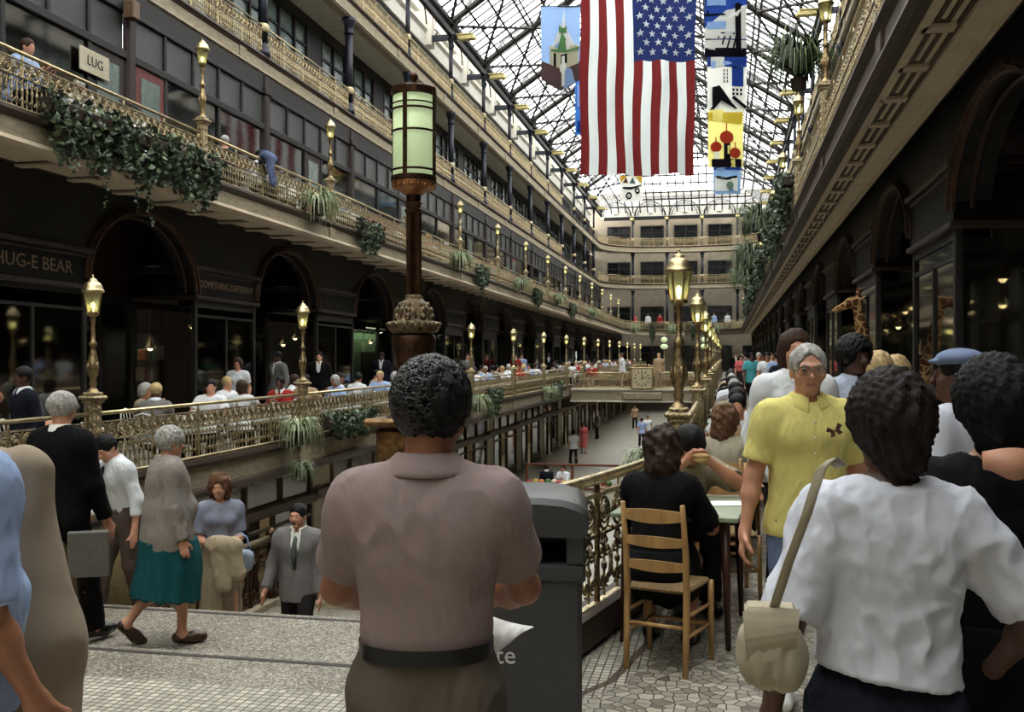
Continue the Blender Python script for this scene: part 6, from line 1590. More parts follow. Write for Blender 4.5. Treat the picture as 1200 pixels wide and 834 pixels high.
# ---------------------------------------------------------------- the cast
def W2(px, zc, z=0.0): p = at(px, 428, zc); return (p.x, p.y, z)
SH_B = mat('black_leather_shoe', (.06,.05,.05), .3); SH_W = mat('white_sneaker', (.85,.85,.83), .6); SH_BR = mat('brown_leather', (.25,.15,.10), .4)
C = lambda n, c, **k: cloth(n, c, **k)
MAUVE = C('mauve_grey_knit', (.57,.50,.49), bmp=.5, bsc=500, var=.07); OLIVE = C('olive_brown_twill', (.34,.31,.27)); WTEE = C('white_cotton', (.80,.81,.85), var=.04); YEL = C('yellow_knit', (.86,.82,.50), var=.06, bmp=.4)
BLKC = C('black_cloth', (.055,.05,.055)); NAVY = C('navy_cloth', (.10,.11,.15)); TWEED = C('grey_tweed', (.56,.53,.50), var=.35, sc=140); TEAL = C('teal_skirt_cloth', (.10,.31,.33), var=.1); GREYS = C('light_grey_suiting', (.47,.46,.45))
LBLUE = C('light_blue_cotton', (.60,.68,.82)); BEIGE = C('beige_cloth', (.60,.54,.45)); KHAKI = C('khaki_cotton', (.56,.52,.43)); DGREY = C('charcoal_cloth', (.16,.15,.15)); BRNT = C('taupe_trouser_cloth', (.34,.29,.26)); WHT = C('white_shirting', (.86,.87,.88), var=.04)
JEAN = C('faded_denim', (.42,.48,.60)); TURQ = C('turquoise_cotton', (.30,.62,.64)); PINKC = C('coral_pink_cloth', (.85,.42,.42)); PURP = C('purple_cloth', (.32,.20,.42)); GRNC = C('green_cloth', (.22,.40,.30)); REDC = C('red_cloth', (.62,.18,.16)); TANC = C('tan_cloth', (.66,.56,.44))

# man in the mauve polo, back to the camera
k = skeleton(1.685, heavy=.93, head=(20, 10, 0), hands={'L': (-.13, .36, 1.02), 'R': (.13, .36, 1.02)}, elbows={'L': (-.95, -.35, -.8), 'R': (.95, -.35, -.8)}); k.sh['L'] = k.sh['L']+k.r*.012; k.sh['R'] = k.sh['R']-k.r*.012
k.grip = {'L': ((.5, .6, .1), (.6, -.3, .2)), 'R': ((-.5, .6, .1), (-.6, -.3, .2))}
p1 = person('curly-haired man seen from behind in a mauve-grey polo shirt beside the litter bin', k, W2(500, 2.36), 13, 3, ('polo', MAUVE), ('trousers', OLIVE), ('curly', H_BLACK), SH_B, vox=.0062, sleeve=.70, tuck=True, amp=.004, seedn=4, curl=.8)
def curls(k, hm, n, seed, L=.018, rad=.0016, off=.024):
    rr_ = np.random.RandomState(seed); m = MB(); s = k.s*.985; M = k.Hm
    for _ in range(n):
        d = rr_.randn(3); d /= np.linalg.norm(d)
        q = np.array([d[0]*(.076+off), -.016+d[1]*(.095+off*.9), .026+d[2]*(.089+off)])
        if (q[1] > .03 and q[2] < .075) or q[2] < -.075 or (abs(q[0]) > .08 and q[1] > -.02 and q[2] < -.0): continue
        if q[2] < -.04 and q[1] > -.03: continue
        t1 = np.cross(d, rr_.randn(3)); t1 /= np.linalg.norm(t1); t2 = np.cross(d, t1); pts = []
        R0 = L*rr_.uniform(.35, .6)
        for j in range(7):
            a = j*.85; pts.append(tuple(k.head+M @ (q+d*(.004*math.sin(a*1.3)-.002)+t1*R0*math.cos(a)*(1-.06*j)+t2*R0*math.sin(a)*(1-.06*j))*s))
        m.tube(pts, [rad, rad, rad, rad, rad, rad*.8, rad*.3], 4, cap=False)
    return m.build('curls', hm, k.root, True)
curls(k, mat('glossy_black_hair', (.10,.09,.09), .28, 0, .3, 60, spec=.9), 2600, 5)
# belt
q = MB(); n = 40; v = []
for z, e_ in ((.0, 0), (.038, 0)):
    for j in range(n): a = 2*math.pi*j/n; v.append((.168*.95*math.cos(a), .130*.95*math.sin(a)-.004, k.pel[2]+.085+z))
q.add(v, [(j, (j+1) % n, n+(j+1) % n, n+j) for j in range(n)]); q.build('belt', mat('black_belt', (.05,.045,.045), .4), k.root, True)
q = MB(); q.bbox(.04, -.160, k.pel[2]-.055, .125, -.140, k.pel[2]-.046, .003); q.build('back_pocket', mat('pocket_seam', (.13,.12,.10), .8), k.root)
# newspaper he holds
NEWSP = mat('newsprint', (.82,.81,.79), .8, 0, .12, 40, c2=(.70,.69,.67)); m = MB(); n = 12; v = []
for j in range(n+1):
    t = j/n; x = -.215+.43*t; b = .02*math.sin(t*9)+.05*abs(t-.5)
    v += [(x*.95-.012, .48-b, 1.00-.07*t), (x*1.0-.02-.03*t*t, .40-b*.4, .86-.06*math.sin(t*3.1)+.07*t*t)]
m.add(v, [(2*j, 2*j+2, 2*j+3, 2*j+1) for j in range(n)]); 
o = m.build('newspaper', NEWSP, None, True); o.location = W2(505, 2.36); o.rotation_euler = (0, 0, R(4)); md = o.modifiers.new('s', 'SOLIDIFY'); md.thickness = .003; tag(o, 'open newspaper held by the man in the mauve polo shirt', 'newspaper', None, 'thing')

# woman in the white T-shirt
k = skeleton(1.655, female=True, twist=-3, side=2, heavy=1.0, head=(-8, 4, 0), hands={'L': (-.25, .04, .84), 'R': (.30, .16, .92)}, elbows={'L': (-.5, -.8, 0), 'R': (.8, -.8, 0)})
person('dark-haired person seen from behind in a loose white T-shirt with a shoulder bag', k, W2(1037, 2.28), 8, 2, ('tee', WTEE), ('trousers', NAVY), ('wild', hairm('very_dark_brown_hair', (.075,.055,.05), (.15,.11,.10))), SH_W, vox=.0065, sleeve=.86, amp=.0075, seedn=8, fine=True, hemz=.08)
kx_ = k
# shoulder bag
BAGM = C('cream_leather', (.66,.62,.54), var=.1); bg = empty('shoulder_bag', W2(905, 2.05, 0)); bg.scale = (.8, .8, 1); tag(bg, 'cream leather shoulder bag with a long strap, hanging from the person in the white T-shirt', 'bag', None, 'thing')
bz = 1.66-(745-428)/1167*2.05; o = sdf_mesh('pouch', [cone((-.035, 0, bz-.02), (.03, 0, bz-.04), .055, .06, .03), ell((0, 0, bz-.03), (.068, .05, .080), .03), ell((-.04, -.01, bz-.055), (.035, .045, .045), .03), ell((.035, -.01, bz-.06), (.035, .045, .045), .03)], .006, [BAGM], bg, disp=folds(.006, 40, 3))
q = MB(); v = []
for j in range(7):
    t = j/6; v += [(-.075+.01*t, -.045-.02*math.sin(t*3), bz+.055-.10*t), (.065-.01*t, -.045-.02*math.sin(t*3), bz+.065-.075*t)]
q.add(v, [(2*j, 2*j+1, 2*j+3, 2*j+2) for j in range(6)]); q.bbox(-.07, -.045, bz+.045, .06, .045, bz+.065, .01); o = q.build('flap', BAGM, bg); o.modifiers.new('s', 'SOLIDIFY').thickness = .005
def ribbon(name, pts, w, th, m_, parent, wd):
    q = MB(); v = []; wd = Vector(wd).normalized()
    for p in pts:
        p = Vector(p); v += [p-wd*w/2, p+wd*w/2]
    q.add(v, [(2*j, 2*j+1, 2*j+3, 2*j+2) for j in range(len(pts)-1)]); o = q.build(name, m_, parent, True); o.modifiers.new('s', 'SOLIDIFY').thickness = th; return o
base = Vector(W2(905, 2.05)); up_ = at(962, 548, 1.93)-base
up_ = Vector((up_.x/.8, up_.y/.8, up_.z)); ribbon('strap', [Vector((0, -.02, bz+.05)), up_*.35+Vector((0, -.02, bz+.05))*.65+Vector((-.004, -.02, 0)), up_*.7+Vector((0, -.02, bz+.05))*.3+Vector((0, -.03, 0)), up_, Vector(((at(975, 537, 2.03)-base).x/.8, (at(975, 537, 2.03)-base).y/.8, at(975, 537, 2.03).z)), Vector(((at(985, 545, 2.2)-base).x/.8, (at(985, 545, 2.2)-base).y/.8, at(985, 545, 2.2).z))], .028, .004, BAGM, bg, (1, .1, .3))

# woman in black at the right edge
k = skeleton(1.69, female=True, head=(15, 0, 0), heavy=1.05, hands={'L': (-.24, .05, .86), 'R': (.26, .1, .9)})
person('person with bushy black hair in a black keyhole-back dress, at the right edge', k, W2(1166, 2.55), 5, 1, ('dress', BLKC), ('skirt', BLKC), ('wild', H_BLACK), SH_B, vox=.009, sleeve=1.2)
q = MB(); n = 8
ks = SKINS[0]; zb_ = 1.66-(543-428)/1167*2.3; 
pb = Matrix.Rotation(R(5), 4, 'Z'); v = []
for j in range(n+1):
    t = j/n; x = -.065+.13*t; v += [(x, -.148+.05*(x/.1)**2, 1.395+.012*math.cos(t*6)), (x, -.140+.05*(x/.1)**2, 1.45+.012*math.sin(t*3.1))]
q.add(v, [(2*j, 2*j+2, 2*j+3, 2*j+1) for j in range(n)]); o = q.build('bare_back', ks, k.root, True); o.modifiers.new('s', 'SOLIDIFY').thickness = .004; o.location = (-.01, -.012, 0)

# man in the yellow polo
k = skeleton(1.72, heavy=1.02, head=(3, 3, 0), hands={'L': (-.26, .0, .86), 'R': (.30, .03, .80)}, elbows={'L': (-.4, -.9, 0), 'R': (.6, -.8, 0)}, feet={'L': (-.11, .18, .075), 'R': (.10, -.10, .085)})
p4 = person('older man with grey hair and glasses in a yellow polo shirt, facing the camera', k, W2(946, 4.65, zf(4.8)), 188, 0, ('polo', YEL), ('trousers', JEAN), ('receding', H_GREY), SH_W, vox=.006, sleeve=.72, amp=.005, seedn=6)
gm = mat('gold_wire', (.55,.48,.38), .3, .9); q = MB()
for s_ in (-1, 1):
    q.tube([tuple(k.P_(s_*.034+.031*math.cos(a), .106, -.002+.025*math.sin(a))) for a in [2*math.pi*j/16 for j in range(16)]], .0022, 5, closed=True)
    q.tube([tuple(k.P_(s_*.056, .102, .008)), tuple(k.P_(s_*.078, .06, .006)), tuple(k.P_(s_*.082, -.005, .0))], .0018, 4)
q.tube([tuple(k.P_(-.008, .106, .006)), tuple(k.P_(.008, .106, .006))], .0025, 4); q.build('glasses_frame', gm, k.root, True)
q = MB(); 
for s_ in (-1, 1): q.add([tuple(k.P_(s_*.034+.030*math.cos(2*math.pi*j/16), .1055, -.002+.024*math.sin(2*math.pi*j/16))) for j in range(16)], [tuple(range(16))])
q.build('lenses', glass('tinted_lens', (.78,.75,.72), .08), k.root)
q = MB()  # butterfly on the chest
for s_ in (-1, 1): q.add([(0, 0, 0), (s_*.016, 0, .016), (s_*.024, 0, .006), (s_*.012, 0, -.001), (s_*.018, 0, -.012), (s_*.006, 0, -.014)], [(0, 1, 2, 3), (0, 3, 4, 5)])
o = q.build('butterfly_motif', mat('brown_embroidery', (.28,.15,.10), .8), k.root); o.scale = (1.7, 1, 1.7); o.location = k.chest+np.array([-.085, .171, .065]); o.rotation_euler = (R(12), R(20), R(18)); o.modifiers.new('s', 'SOLIDIFY').thickness = .004
q = MB(); 
for j in range(3): q.ball((.0, k.chest[1]+.165-.006*j, k.chest[2]+.10-.07*j), .006, 8, 5)
q.build('buttons', mat('pale_button', (.85,.83,.7), .4), k.root, True)

def adult(label, px, zc, z0, rz, H=1.72, fem=False, skin=0, top=None, bottom=None, hair=('short', H_BROWN), shoes=SH_B, vox=.011, group=None, **kw):
    sk = {a: kw.pop(a) for a in ('lean', 'side', 'twist', 'head', 'hands', 'elbows', 'feet', 'knees', 'heavy', 'sit', 'pelvis') if a in kw}
    k = skeleton(H, fem, **sk); x, y, _ = W2(px, zc); person(label, k, (x, y, z0), rz, skin, top, bottom, hair, shoes, vox, group, **kw); return k
adult('man in a white striped shirt walking behind the man in yellow', 931, 6.2, zf(6), 190, 1.83, skin=0, top=('shirt', WHT), bottom=('trousers', DGREY), hair=('long', H_BROWN), vox=.010)
adult('man with a dark afro in a pale blue shirt before the shop windows', 1000, 6.5, zf(6.5), 200, 1.78, skin=2, top=('shirt', C('pale_grey_blue', (.70,.73,.80))), bottom=('trousers', DGREY), hair=('afro', H_BLACK), vox=.009, head=(-10, 0, 0))
adult('blond person seen from behind, left of two heads in front of the white T-shirt', 1030, 7.4, zf(7.4), 20, 1.69, True, 0, ('tee', WTEE), ('trousers', NAVY), ('bob', H_BLOND), vox=.012)
adult('blond person seen from behind, right of two heads past the white T-shirt', 1051, 7.9, zf(7.9), 5, 1.66, True, 0, ('tee', BEIGE), ('trousers', NAVY), ('bob', H_BLOND), vox=.012)
k = adult('person in a flat blue-grey cap and white T-shirt, left of the bushy-haired woman', 1126, 4.3, zf(4.3), 40, 1.70, False, 2, ('tee', WTEE), ('trousers', NAVY), ('short', H_BLACK), vox=.010, head=(-30, 0, 0), sleeve=.8)
q = sdf_mesh('cap', [ell(k.P_(0, -.015, .075), (.098, .112, .045), .02, k.Hm.T), cone(k.P_(-.04, .085, .062), k.P_(.04, .085, .062), .03, .03, .02, k.Hm[:, 2], 3.0)], .007, [C('blue_grey_cap_cloth', (.45,.50,.62))], k.root)
adult('short person in a purple top walking beside the right-hand shop window', 1088, 5.4, zf(5.4), 30, 1.50, True, 2, ('tee', PURP), ('trousers', DGREY), ('short', H_BLACK), vox=.012)

# stair group
k = adult('grey-haired older man in a black suit at the top of the stair', 72, 6.9, -.29, -8, 1.79, skin=0, top=('jacket', BLKC), bottom=('trousers', BLKC), hair=('short', H_GREY), vox=.009, head=(-20, 0, 0), hands={'L': (-.24, .02, .84), 'R': (.24, .16, .88)}, feet={'L': (-.1, -.18, .09), 'R': (.1, .2, .075)}, heavy=1.06)
q = MB(); q.bbox(-.02, -.13, -.16, .02, .13, .16, .008); o = q.build('folded_newspaper', mat('grey_newsprint', (.42,.41,.39), .8, 0, .2, 60), None, False, loc=at(104, 649, 6.75)); o.rotation_euler = (0, R(8), R(-62)); tag(o, 'folded newspaper carried at the side of the man in the black suit', 'newspaper', None, 'thing')
k = adult('young dark-haired man in a white shirt and dark tie looking down, climbing the stair', 146, 8.35, -.458, 150, 1.60, skin=0, top=('shirt', WHT), bottom=('trousers', BRNT), hair=('short', H_BLACK), vox=.009, lean=10, head=(-10, 32, 0), hands={'L': (-.27, .05, .78), 'R': (.2, .2, .85)}, feet={'L': (-.1, -.12, .08), 'R': (.1, .2, .08)}, tuck=True)
q = MB(); n_ = k.neck; q.tube([tuple(n_+k.f*.10-k.up*.02), tuple(n_+k.f*.155-k.up*.10), tuple(k.chest+k.f*.17), tuple(k.waist+k.f*.165)], [.018, .022, .030, .012], 8, flat=.5); q.build('tie', DGREY, k.root, True)
k = adult('grey-haired woman in a grey tweed jacket and teal skirt, stepping down onto the stair', 196, 7.0, -.29, -46, 1.53, True, 0, ('jacket', TWEED), ('skirt', TEAL), ('curly', H_GREY), SH_BR, vox=.008, head=(-8, 6, 0), hands={'L': (-.22, .12, .72), 'R': (.24, .05, .70)}, feet={'L': (-.08, -.26, .15), 'R': (.08, .08, .075), 'toeL': (0, .7, -.6)}, heavy=1.42)
k = adult('young woman with curly auburn hair, pale blouse and beige skirt on the stair', 258, 9.3, -.962, 212, 1.62, True, 0, ('tee', C('blue_grey_blouse', (.52,.54,.60))), ('skirt', BEIGE), ('bushy', H_CURL), SH_BR, vox=.009, head=(15, 4, 0), hands={'L': (-.10, .22, 1.02), 'R': (.12, .24, 1.0)}, sleeve=.8, feet={'L': (-.1, .2, .1), 'R': (.08, -.1, .075)})
x, y, _ = W2(264, 9.0); r = empty('folded_coat', (x, y, -.962)); tag(r, 'beige coat draped over the forearms of the curly-haired woman', 'coat', None, 'thing')
sdf_mesh('cloth', [cone((-.13, 0, 1.0), (.10, 0, 1.0), .065, .07, .03), cone((-.06, -.02, .98), (.0, -.03, .66), .10, .085, .05, (0, 1., 0), 1.8), cone((.06, -.02, .98), (.14, -.02, .76), .09, .07, .05, (0, 1., 0), 1.8)], .011, [C('light_beige_coat', (.66,.60,.50))], r, disp=folds(.012, 16, 2))
x, y, _ = W2(282, 9.15); r = empty('handbag', (x, y, -.962)); tag(r, 'pale blue-grey handbag beside the beige coat', 'handbag', None, 'thing'); sdf_mesh('pouch', [ell((0, 0, .82), (.13, .07, .11), .02), cone((-.08, 0, .88), (.08, 0, .88), .05, .05, .03)], .011, [C('pale_blue_bag', (.58,.62,.68))], r, disp=folds(.008, 20, 2)); q = MB(); q.tube([(-.1, 0, .92), (-.05, 0, 1.06), (.0, 0, 1.08), (.06, 0, 1.05), (.1, 0, .92)], .008, 6); q.build('strap', LBLUE, r, True)
k = adult('bearded man in a light grey suit, white shirt and tie, coming up the stair', 350, 10.0, -1.466, 186, 1.76, skin=0, top=('jacket', GREYS), bottom=('trousers', DGREY), hair=('short', H_BLACK), vox=.009, head=(5, 2, 0), hands={'L': (-.24, .05, .85), 'R': (.30, .12, .90)}, feet={'L': (-.1, .16, .1), 'R': (.1, -.1, .075)})
q = MB(); n_ = k.neck; q.tube([tuple(n_+k.f*.085-k.up*.03), tuple(n_+k.f*.135-k.up*.10), tuple(k.chest+k.f*.158), tuple(k.waist+k.f*.15)], [.02, .022, .032, .014], 8, flat=.5); q.build('tie', C('patterned_tie', (.30,.32,.30), var=.4), k.root, True)
sdf_mesh('beard', [ell(k.P_(0, .045, -.075), (.046, .044, .034), .02, k.Hm.T), cone(k.P_(-.024, .083, -.052), k.P_(.024, .083, -.052), .007, .007, .008)], .008, [H_BLACK], k.root)
# two people cut by the left edge
k = adult('person in a light blue short-sleeved shirt, cut off by the left edge', -60, 2.45, 0, -25, 1.74, skin=1, top=('tee', LBLUE), bottom=('trousers', BRNT), hair=('short', H_BROWN), vox=.009, hands={'L': (-.24, .05, .84), 'R': (.22, .10, .86)}, sleeve=.95, heavy=1.08, amp=.006)
x, y, _ = W2(52, 2.75); r = empty('draped_coat', (x, y, 0)); tag(r, 'long beige coat hanging beside the person in light blue', 'coat', None, 'thing')
sdf_mesh('cloth', [cone((-.07, 0, 1.36), (-.03, 0, .9), .075, .12, .05), cone((-.03, 0, .9), (-.05, 0, .30), .12, .14, .06), cone((-.12, .05, 1.34), (-.30, .1, 1.37), .07, .06, .05)], .010, [C('beige_coat_cloth', (.60,.54,.47), var=.1)], r, disp=folds(.010, 9, 7))

# diners at the balustrade
SB = .455
k = adult('dark-haired woman in black seated on the nearest chair with her back to the camera', 770, 5.45, zf(5.4), -8, 1.66, True, 1, ('dress', BLKC), ('skirt', BLKC), ('bushy', hairm('dark_wavy_hair', (.09,.06,.05), (.24,.17,.13))), SH_B, vox=.0075, sit=True, lean=14, head=(-8, 18, 0), hands={'L': (-.05, .42, .84), 'R': (.16, .40, .82)}, elbows={'L': (-.5, -.3, -.8), 'R': (.5, -.2, -.8)}, feet={'L': (-.12, .36, .08), 'R': (.12, .30, .08)}, sleeve=.95, heavy=.98)
k = adult('dark-haired man in a khaki shirt eating a sandwich across the first table', 792, 6.85, zf(6.8), 198, 1.74, False, 1, ('tee', KHAKI), ('trousers', DGREY), ('long', H_BLACK), SH_B, vox=.0075, sit=True, lean=30, head=(5, 30, 0), hands={'L': (-.07, .50, .98), 'R': (.06, .50, .98)}, elbows={'L': (-.8, -.2, -.6), 'R': (.8, -.2, -.6)}, sleeve=.9, curl=.9)
fx = Matrix.Translation(k.root.location) @ Matrix.Rotation(R(198), 4, 'Z') @ Vector((0, .60, 1.0)); o = sdf_mesh('sandwich', [ell((0, 0, .015), (.055, .035, .018), .01), ell((0, 0, -.012), (.052, .033, .015), .01)], .006, [mat('bread_crust', (.50,.34,.22), .8, c2=(.78,.64,.42))]); o.location = fx; tag(o, 'sandwich held to the mouth by the man in khaki', 'sandwich', None, 'thing')
adult('brown curly-haired person in a pale blouse, back to back with the khaki diner', 848, 7.75, zf(7.8), 0, 1.66, True, 0, ('tee', C('pale_stone_cotton', (.64,.61,.53))), ('trousers', DGREY), ('bushy', H_CURL), SH_B, vox=.010, sit=True, lean=12, head=(30, 6, 0), hands={'L': (-.1, .42, .82), 'R': (.1, .42, .82)}, sleeve=.9)

# prototypes for the people farther off
def proto(**kw):
    sk = {a: kw.pop(a) for a in ('lean', 'side', 'twist', 'head', 'hands', 'elbows', 'feet', 'knees', 'heavy', 'sit') if a in kw}; H = kw.pop('H', 1.72); fem = kw.pop('fem', False)
    k = skeleton(H, fem, **sk); r = person('x', k, (0, 0, 0), 0, 0, kw['top'], kw['bottom'], kw['hair'], SH_B, .018, None, fine=False); return [r, False]
PR = dict(
 stand=proto(top=('shirt', WHT), bottom=('trousers', DGREY), hair=('short', H_BLACK)),
 suit=proto(top=('jacket', BLKC), bottom=('trousers', DGREY), hair=('short', H_BLACK), H=1.76),
 walk=proto(top=('tee', WHT), bottom=('trousers', DGREY), hair=('short', H_BLACK), feet={'L': (-.1, .28, .1), 'R': (.1, -.22, .09)}, hands={'L': (-.25, -.08, .86), 'R': (.25, .2, .9)}),
 walkf=proto(top=('tee', WHT), bottom=('skirt', REDC), hair=('bob', H_BROWN), fem=True, H=1.64, feet={'L': (-.08, .18, .09), 'R': (.08, -.14, .08)}),
 sit=proto(top=('shirt', WHT), bottom=('trousers', DGREY), hair=('short', H_BLACK), sit=True, lean=12, hands={'L': (-.1, .42, .80), 'R': (.12, .42, .80)}),
 sitf=proto(top=('tee', WHT), bottom=('trousers', DGREY), hair=('bob', H_BROWN), sit=True, fem=True, H=1.63, lean=8, head=(15, 5, 0), hands={'L': (-.15, .40, .80), 'R': (.06, .34, .95)}),
 sitb=proto(top=('tee', WHT), bottom=('trousers', DGREY), hair=('short', H_GREY), sit=True, lean=2, heavy=1.1, head=(-20, 0, 0), hands={'L': (-.2, .38, .78), 'R': (.2, .38, .78)}))
def extra(kind, x, y, z, rz, label, group, top, bottom, hair, skin):
    p = PR[kind]; r = copy_tree(p[0]) if p[1] else p[0]; p[1] = True
    r.location = (x, y, z); r.rotation_euler = (0, 0, R(rz)); tag(r, label, 'person', group, 'thing')
    for c in r.children:
        b = c.name.split('.')[0]; m_ = {'body': SKINS[skin], 'hair': hair, 'shirt': top if kind != 'suit' else WHT, 'jacket': top, 'trousers': bottom, 'skirt': bottom, 'dress': top}.get(b)
        if m_ is not None: c.material_slots[0].link = 'OBJECT'; c.material_slots[0].material = m_
    return r
CN = {'white': WHT, 'light blue': LBLUE, 'cream': BEIGE, 'black': BLKC, 'grey': GREYS, 'turquoise': TURQ, 'red': REDC, 'tan': TANC, 'navy': NAVY, 'green': GRNC, 'pink': PINKC, 'purple': PURP, 'khaki': KHAKI}
HN = {'dark-haired': H_BLACK, 'brown-haired': H_BROWN, 'grey-haired': H_GREY, 'blond': H_BLOND}
def ex(kind, px, zc, z, rz, cn, hn, sk, where, group=None, bot='dark', x=None):
    a, b, _ = W2(px, zc); z = zf(b)+z if z is not None else 0
    extra(kind, a, b, z, rz, f'{hn} person in {cn} {where}', group, CN[cn], {'dark': DGREY, 'khaki': KHAKI, 'taupe': BRNT, 'pink': PINKC, 'denim': JEAN}[bot], HN[hn], sk)
g = 'people along the left gallery'
ex('suit', 374, 23, 0, 195, 'black', 'dark-haired', 0, 'suit standing behind the table past the second lantern post', g)
ex('suit', 326, 21.5, 0, 150, 'grey', 'dark-haired', 2, 'suit standing just left of the second lantern post', g)
ex('walkf', 279, 19.3, -.02, 190, 'white', 'brown-haired', 0, 'blouse standing left of the second lantern post', g)
ex('suit', 447, 28.5, 0, 190, 'navy', 'dark-haired', 2, 'suit standing before the green-walled shop', g)
ex('stand', 548, 36, 0, 200, 'grey', 'brown-haired', 0, "standing right of the curly-haired man's head", g)
ex('stand', 604, 44, 0, 170, 'red', 'dark-haired', 0, 'standing near the fourth lantern post', g); ex('stand', 611, 44.5, 0, 200, 'light blue', 'dark-haired', 0, 'standing beside the person in red near the fourth lantern post', g)
ex('suit', 643, 52, 0, 190, 'black', 'dark-haired', 2, 'suit standing near the footbridge end', g)
ex('stand', 28, 10.9, -.16, 150, 'navy', 'dark-haired', 2, 'in front of the first shop at the left edge', g)
seats = ['white', 'light blue', 'white', 'cream', 'white', 'grey', 'white', 'red', 'white', 'white', 'light blue', 'tan']; hr_ = ['dark-haired', 'brown-haired', 'grey-haired', 'dark-haired', 'blond']
rr = random.Random(5)
for i, y in enumerate(LT):
    if i == 0: lst = [(-8.65, y+.1, -90)]
    else: lst = [(-8.6, y+rr.uniform(-.1, .1), -90), (-7.85, y+.82, 180), (-7.85, y-.82, 0)][:3 if y < 60 else 2]
    for j, (x, yy, rz) in enumerate(lst):
        cn = seats[(i*3+j) % 12]; hn = hr_[(i*2+j) % 5]; kd = ('sit', 'sitf', 'sitb')[(i+j) % 3]; pos = ('shop side', 'far side', 'near side')[j]
        if i < 20: lb = f'{hn} person in {cn} seated {pos} of left gallery table {ORD[i]} from the stair'
        else: lb = f'{hn} person in {cn} seated {pos}, '+f'{ORD[i-20]} far table of the left gallery' if True else f'{hn} person in {cn} seated {pos} at the {ORD[i-20]} far table of the left gallery'
        extra(kd, x, yy, zf(yy), rz+rr.uniform(-15, 15), lb, 'diners of the left gallery', CN[cn], DGREY, HN[hn], (0, 1, 0, 2, 3)[(i+j) % 5])
        cafe_chair(x+.02, yy, zf(yy), rz, f'white cafe chair on the {pos} of the {ORD[i] if i < 20 else "last"} left gallery table', 'white cafe chairs of the left gallery')
for i, y in enumerate(UT):
    for j, (x, yy, rz) in enumerate([(-9.65, y+.82, 180), (-9.65, y-.82, 0), (-10.4, y, -90)]):
        if (i+j) % 4 == 3 or (j == 2 and i > 12): continue
        cn = ['white', 'white', 'light blue', 'white', 'pink'][(i+j) % 5]; hn = hr_[(i+2*j) % 5]; pos = ('far side', 'near side', 'window side')[j]
        extra(('sitf', 'sit', 'sitb')[(i+j) % 3], x, yy, 4.75+.02, rz+rr.uniform(-15, 15), f'{hn} person in {cn} seated upstairs on the {pos} of the {ORD[i]} second-storey table', 'diners of the second storey', CN[cn], DGREY, HN[hn], (0, 1, 2)[(i+j) % 3])
        cafe_chair(x, yy, 4.75, rz, f'white cafe chair on the {pos} of the {ORD[i]} second-storey table', 'white cafe chairs of the second storey')
def up(kind, px, X, rz, cn, hn, sk, where):
    y = onx(px, X); extra(kind, X, y, 4.75, rz, f'{hn} person in {cn} {where}', 'people on the second storey', CN[cn], DGREY, HN[hn], sk)
up('sit', 22, -9.25, -90, 'light blue', 'brown-haired', 0, 'leaning by the second-storey railing at the top left'); up('sitb', 264, -9.3, 40, 'navy', 'grey-haired', 0, 'sitting beside the second-storey railing'); up('sit', 299, -9.35, -110, 'white', 'dark-haired', 1, 'and red tie sitting behind the second-storey railing')
y = onx(318, XU+.1); r = empty('jacket', (XU-.02, y, 5.35)); tag(r, 'dark blue jacket with pale lining hung over the second-storey railing', 'jacket', None, 'thing'); sdf_mesh('cloth', [cone((.06, -.15, .36), (.06, .15, .34), .10, .11, .04), cone((.10, -.05, .3), (.12, .08, -.1), .14, .12, .05, (1., 0, 0), 2.2), cone((-.08, .0, .3), (-.10, .05, .1), .12, .1, .05, (1., 0, 0), 2.2)], .014, [C('dark_blue_jacket_cloth', (.16,.20,.32), c2=(.50,.56,.70), sc=3)], r)
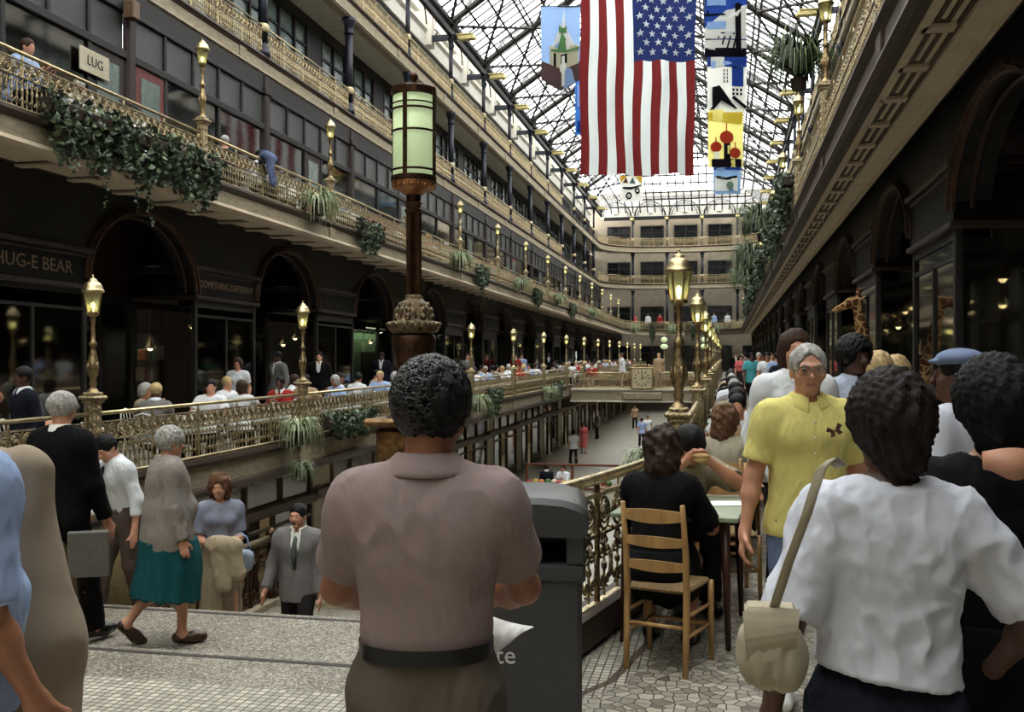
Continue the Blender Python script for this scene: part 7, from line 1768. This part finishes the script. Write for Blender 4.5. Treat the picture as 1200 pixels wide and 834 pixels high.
# row of diners on the right walkway
for i, y in enumerate(TY):
    for j, (x, yy, rz) in enumerate([(.12, y+.70, 180), (.12, y-.70, 0)]):
        if i == 0 and j == 1: continue
        cn = ['tan', 'black', 'navy', 'white', 'grey', 'khaki', 'white', 'purple', 'cream', 'black'][(2*i+j) % 10]; hn = ['dark-haired', 'dark-haired', 'brown-haired', 'dark-haired', 'grey-haired'][(i*2+j) % 5]
        extra(('sit', 'sitf', 'sitb')[(i+j) % 3], x, yy, zf(yy)+.02, rz+rr.uniform(-20, 20), f"{hn} person in {cn} seated on the {('far', 'near')[j]} side of the {ORD[i+1]} walkway table", 'diners of the right walkway', CN[cn], DGREY, HN[hn], (0, 3, 1, 2)[(i+j) % 4])
g = 'walkers on the right walkway'
for (kd, px, zc, rz, cn, hn, sk, bt, wh) in (('walk', 881, 29, 190, 'turquoise', 'dark-haired', 2, 'dark', 'walking nearest of the far group on the right walkway'), ('walk', 889, 31, 195, 'cream', 'grey-haired', 0, 'dark', 'walking just behind the person in turquoise'), ('walk', 899, 27, 185, 'white', 'dark-haired', 1, 'khaki', 'and khaki trousers walking right of the person in turquoise'),
        ('walk', 911, 26, 10, 'light blue', 'dark-haired', 0, 'dark', 'walking close to the right-hand shops'), ('walkf', 868, 40, 190, 'pink', 'brown-haired', 0, 'dark', 'walking left of the person in turquoise, far off'), ('walk', 874, 47, 10, 'grey', 'dark-haired', 0, 'dark', 'walking away far down the right walkway'),
        ('suit', 862, 52, 190, 'black', 'dark-haired', 0, 'dark', 'suit farthest down the right walkway'), ('walkf', 893, 36, 190, 'green', 'brown-haired', 1, 'dark', 'walking behind the person in khaki trousers'), ('walk', 905, 34, 175, 'tan', 'dark-haired', 0, 'denim', 'walking between the khaki trousers and the shops'), ('walk', 918, 18, 12, 'navy', 'dark-haired', 2, 'dark', 'behind the head of the man in yellow'), ('walkf', 870, 60, 190, 'white', 'blond', 0, 'dark', 'far down beside the railing of the right walkway')):
    ex(kd, px, zc, 0, rz, cn, hn, sk, wh, g, bt)
g = 'people on the footbridge'
for (px, cn, hn, rz, wh) in ((729, 'white', 'brown-haired', 100, 'leaning left of the clock on the footbridge'), (772, 'tan', 'blond', 190, 'right of the clock on the footbridge'), (695, 'red', 'dark-haired', 170, 'near the left end of the footbridge')):
    a, b, _ = W2(px, 46.6); extra('sit' if cn == 'red' else 'stand', a, b, zf(b)-(.0), rz, f'{hn} person in {cn} {wh}', g, CN[cn], BEIGE, HN[hn], 0)
g = 'people on the lower concourse'
for (kd, px, py, zc, rz, cn, hn, bt, wh) in (('walkf', 684, 0, 53, 190, 'pink', 'dark-haired', 'pink', 'walking on the lower concourse near the shop fronts'), ('walk', 672, 0, 47, 20, 'white', 'dark-haired', 'dark', 'walking left of the pink dress on the lower concourse'), ('walk', 752, 0, 56, 10, 'light blue', 'dark-haired', 'dark', 'on the lower concourse under the clock'),
        ('walk', 759, 0, 58, 190, 'white', 'dark-haired', 'dark', 'right of the person under the clock on the lower concourse'), ('walk', 744, 0, 70, 190, 'tan', 'brown-haired', 'dark', 'far off on the lower concourse'), ('sit', 661, 0, 36.2, 170, 'white', 'dark-haired', 'dark', 'sitting at the stall on the lower concourse'), ('stand', 700, 0, 62, 120, 'grey', 'grey-haired', 'dark', 'beside a shop pilaster on the lower concourse'), ('sit', 641, 0, 36.2, 20, 'navy', 'dark-haired', 'dark', 'sitting left of the stall on the lower concourse')):
    a, b, _ = W2(px, zc); extra(kd, a, b, zl(b), rz, f'{hn} person in {cn} {wh}', g, CN[cn], {'dark': DGREY, 'pink': PINKC}[bt], HN[hn], 0)
a, b, _ = W2(583, 11.5); extra('walkf', a, b, -1.75, 30, 'blond person on the stair landing, only the head showing beside the litter bin', None, CN['cream'], DGREY, H_BLOND, 0)
for i, x in enumerate((-8.3, -7.0, -5.9, -2.0, -1.0, .2)):
    extra('stand', x, YE+1.0, 4.75, 180, f'person behind the second-storey railing at the far end, {ORD[i]} from the left', 'people at the far second-storey railing', [PINKC, WHT, REDC, WHT, LBLUE, WHT][i], DGREY, H_BROWN, 0)
for p in PR.values():
    if not p[1]:
        for c in list(p[0].children): bpy.data.objects.remove(c)
        bpy.data.objects.remove(p[0])
if not BCU[0]: pass
# ---------------------------------------------------------------- light and camera
sc = bpy.context.scene
w = bpy.data.worlds.new('world'); sc.world = w; w.use_nodes = True; nt = w.node_tree; bg = nt.nodes['Background']
bg.inputs['Color'].default_value = (.97, .98, .97, 1); bg.inputs['Strength'].default_value = WORLD
cam = bpy.data.cameras.new('camera'); co = bpy.data.objects.new('camera', cam); col.objects.link(co)
cam.sensor_width = 36; cam.lens = 36*F/1200; cam.shift_y = 11/1200; cam.clip_end = 400; cam.clip_start = .05
co.location = (0, 0, EYE); co.rotation_euler = (R(90), 0, YAW); sc.camera = co
sc.view_settings.view_transform = 'Standard'; sc.view_settings.look = 'None'; sc.view_settings.gamma = 1; sc.view_settings.exposure = EXPO
sc.view_settings.use_curve_mapping = False
sc.cycles.use_denoising = True; sc.cycles.max_bounces = 7; sc.cycles.diffuse_bounces = 4; sc.cycles.transparent_max_bounces = 12
sc.cycles.sample_clamp_indirect = 6; sc.cycles.caustics_reflective = False; sc.cycles.caustics_refractive = False
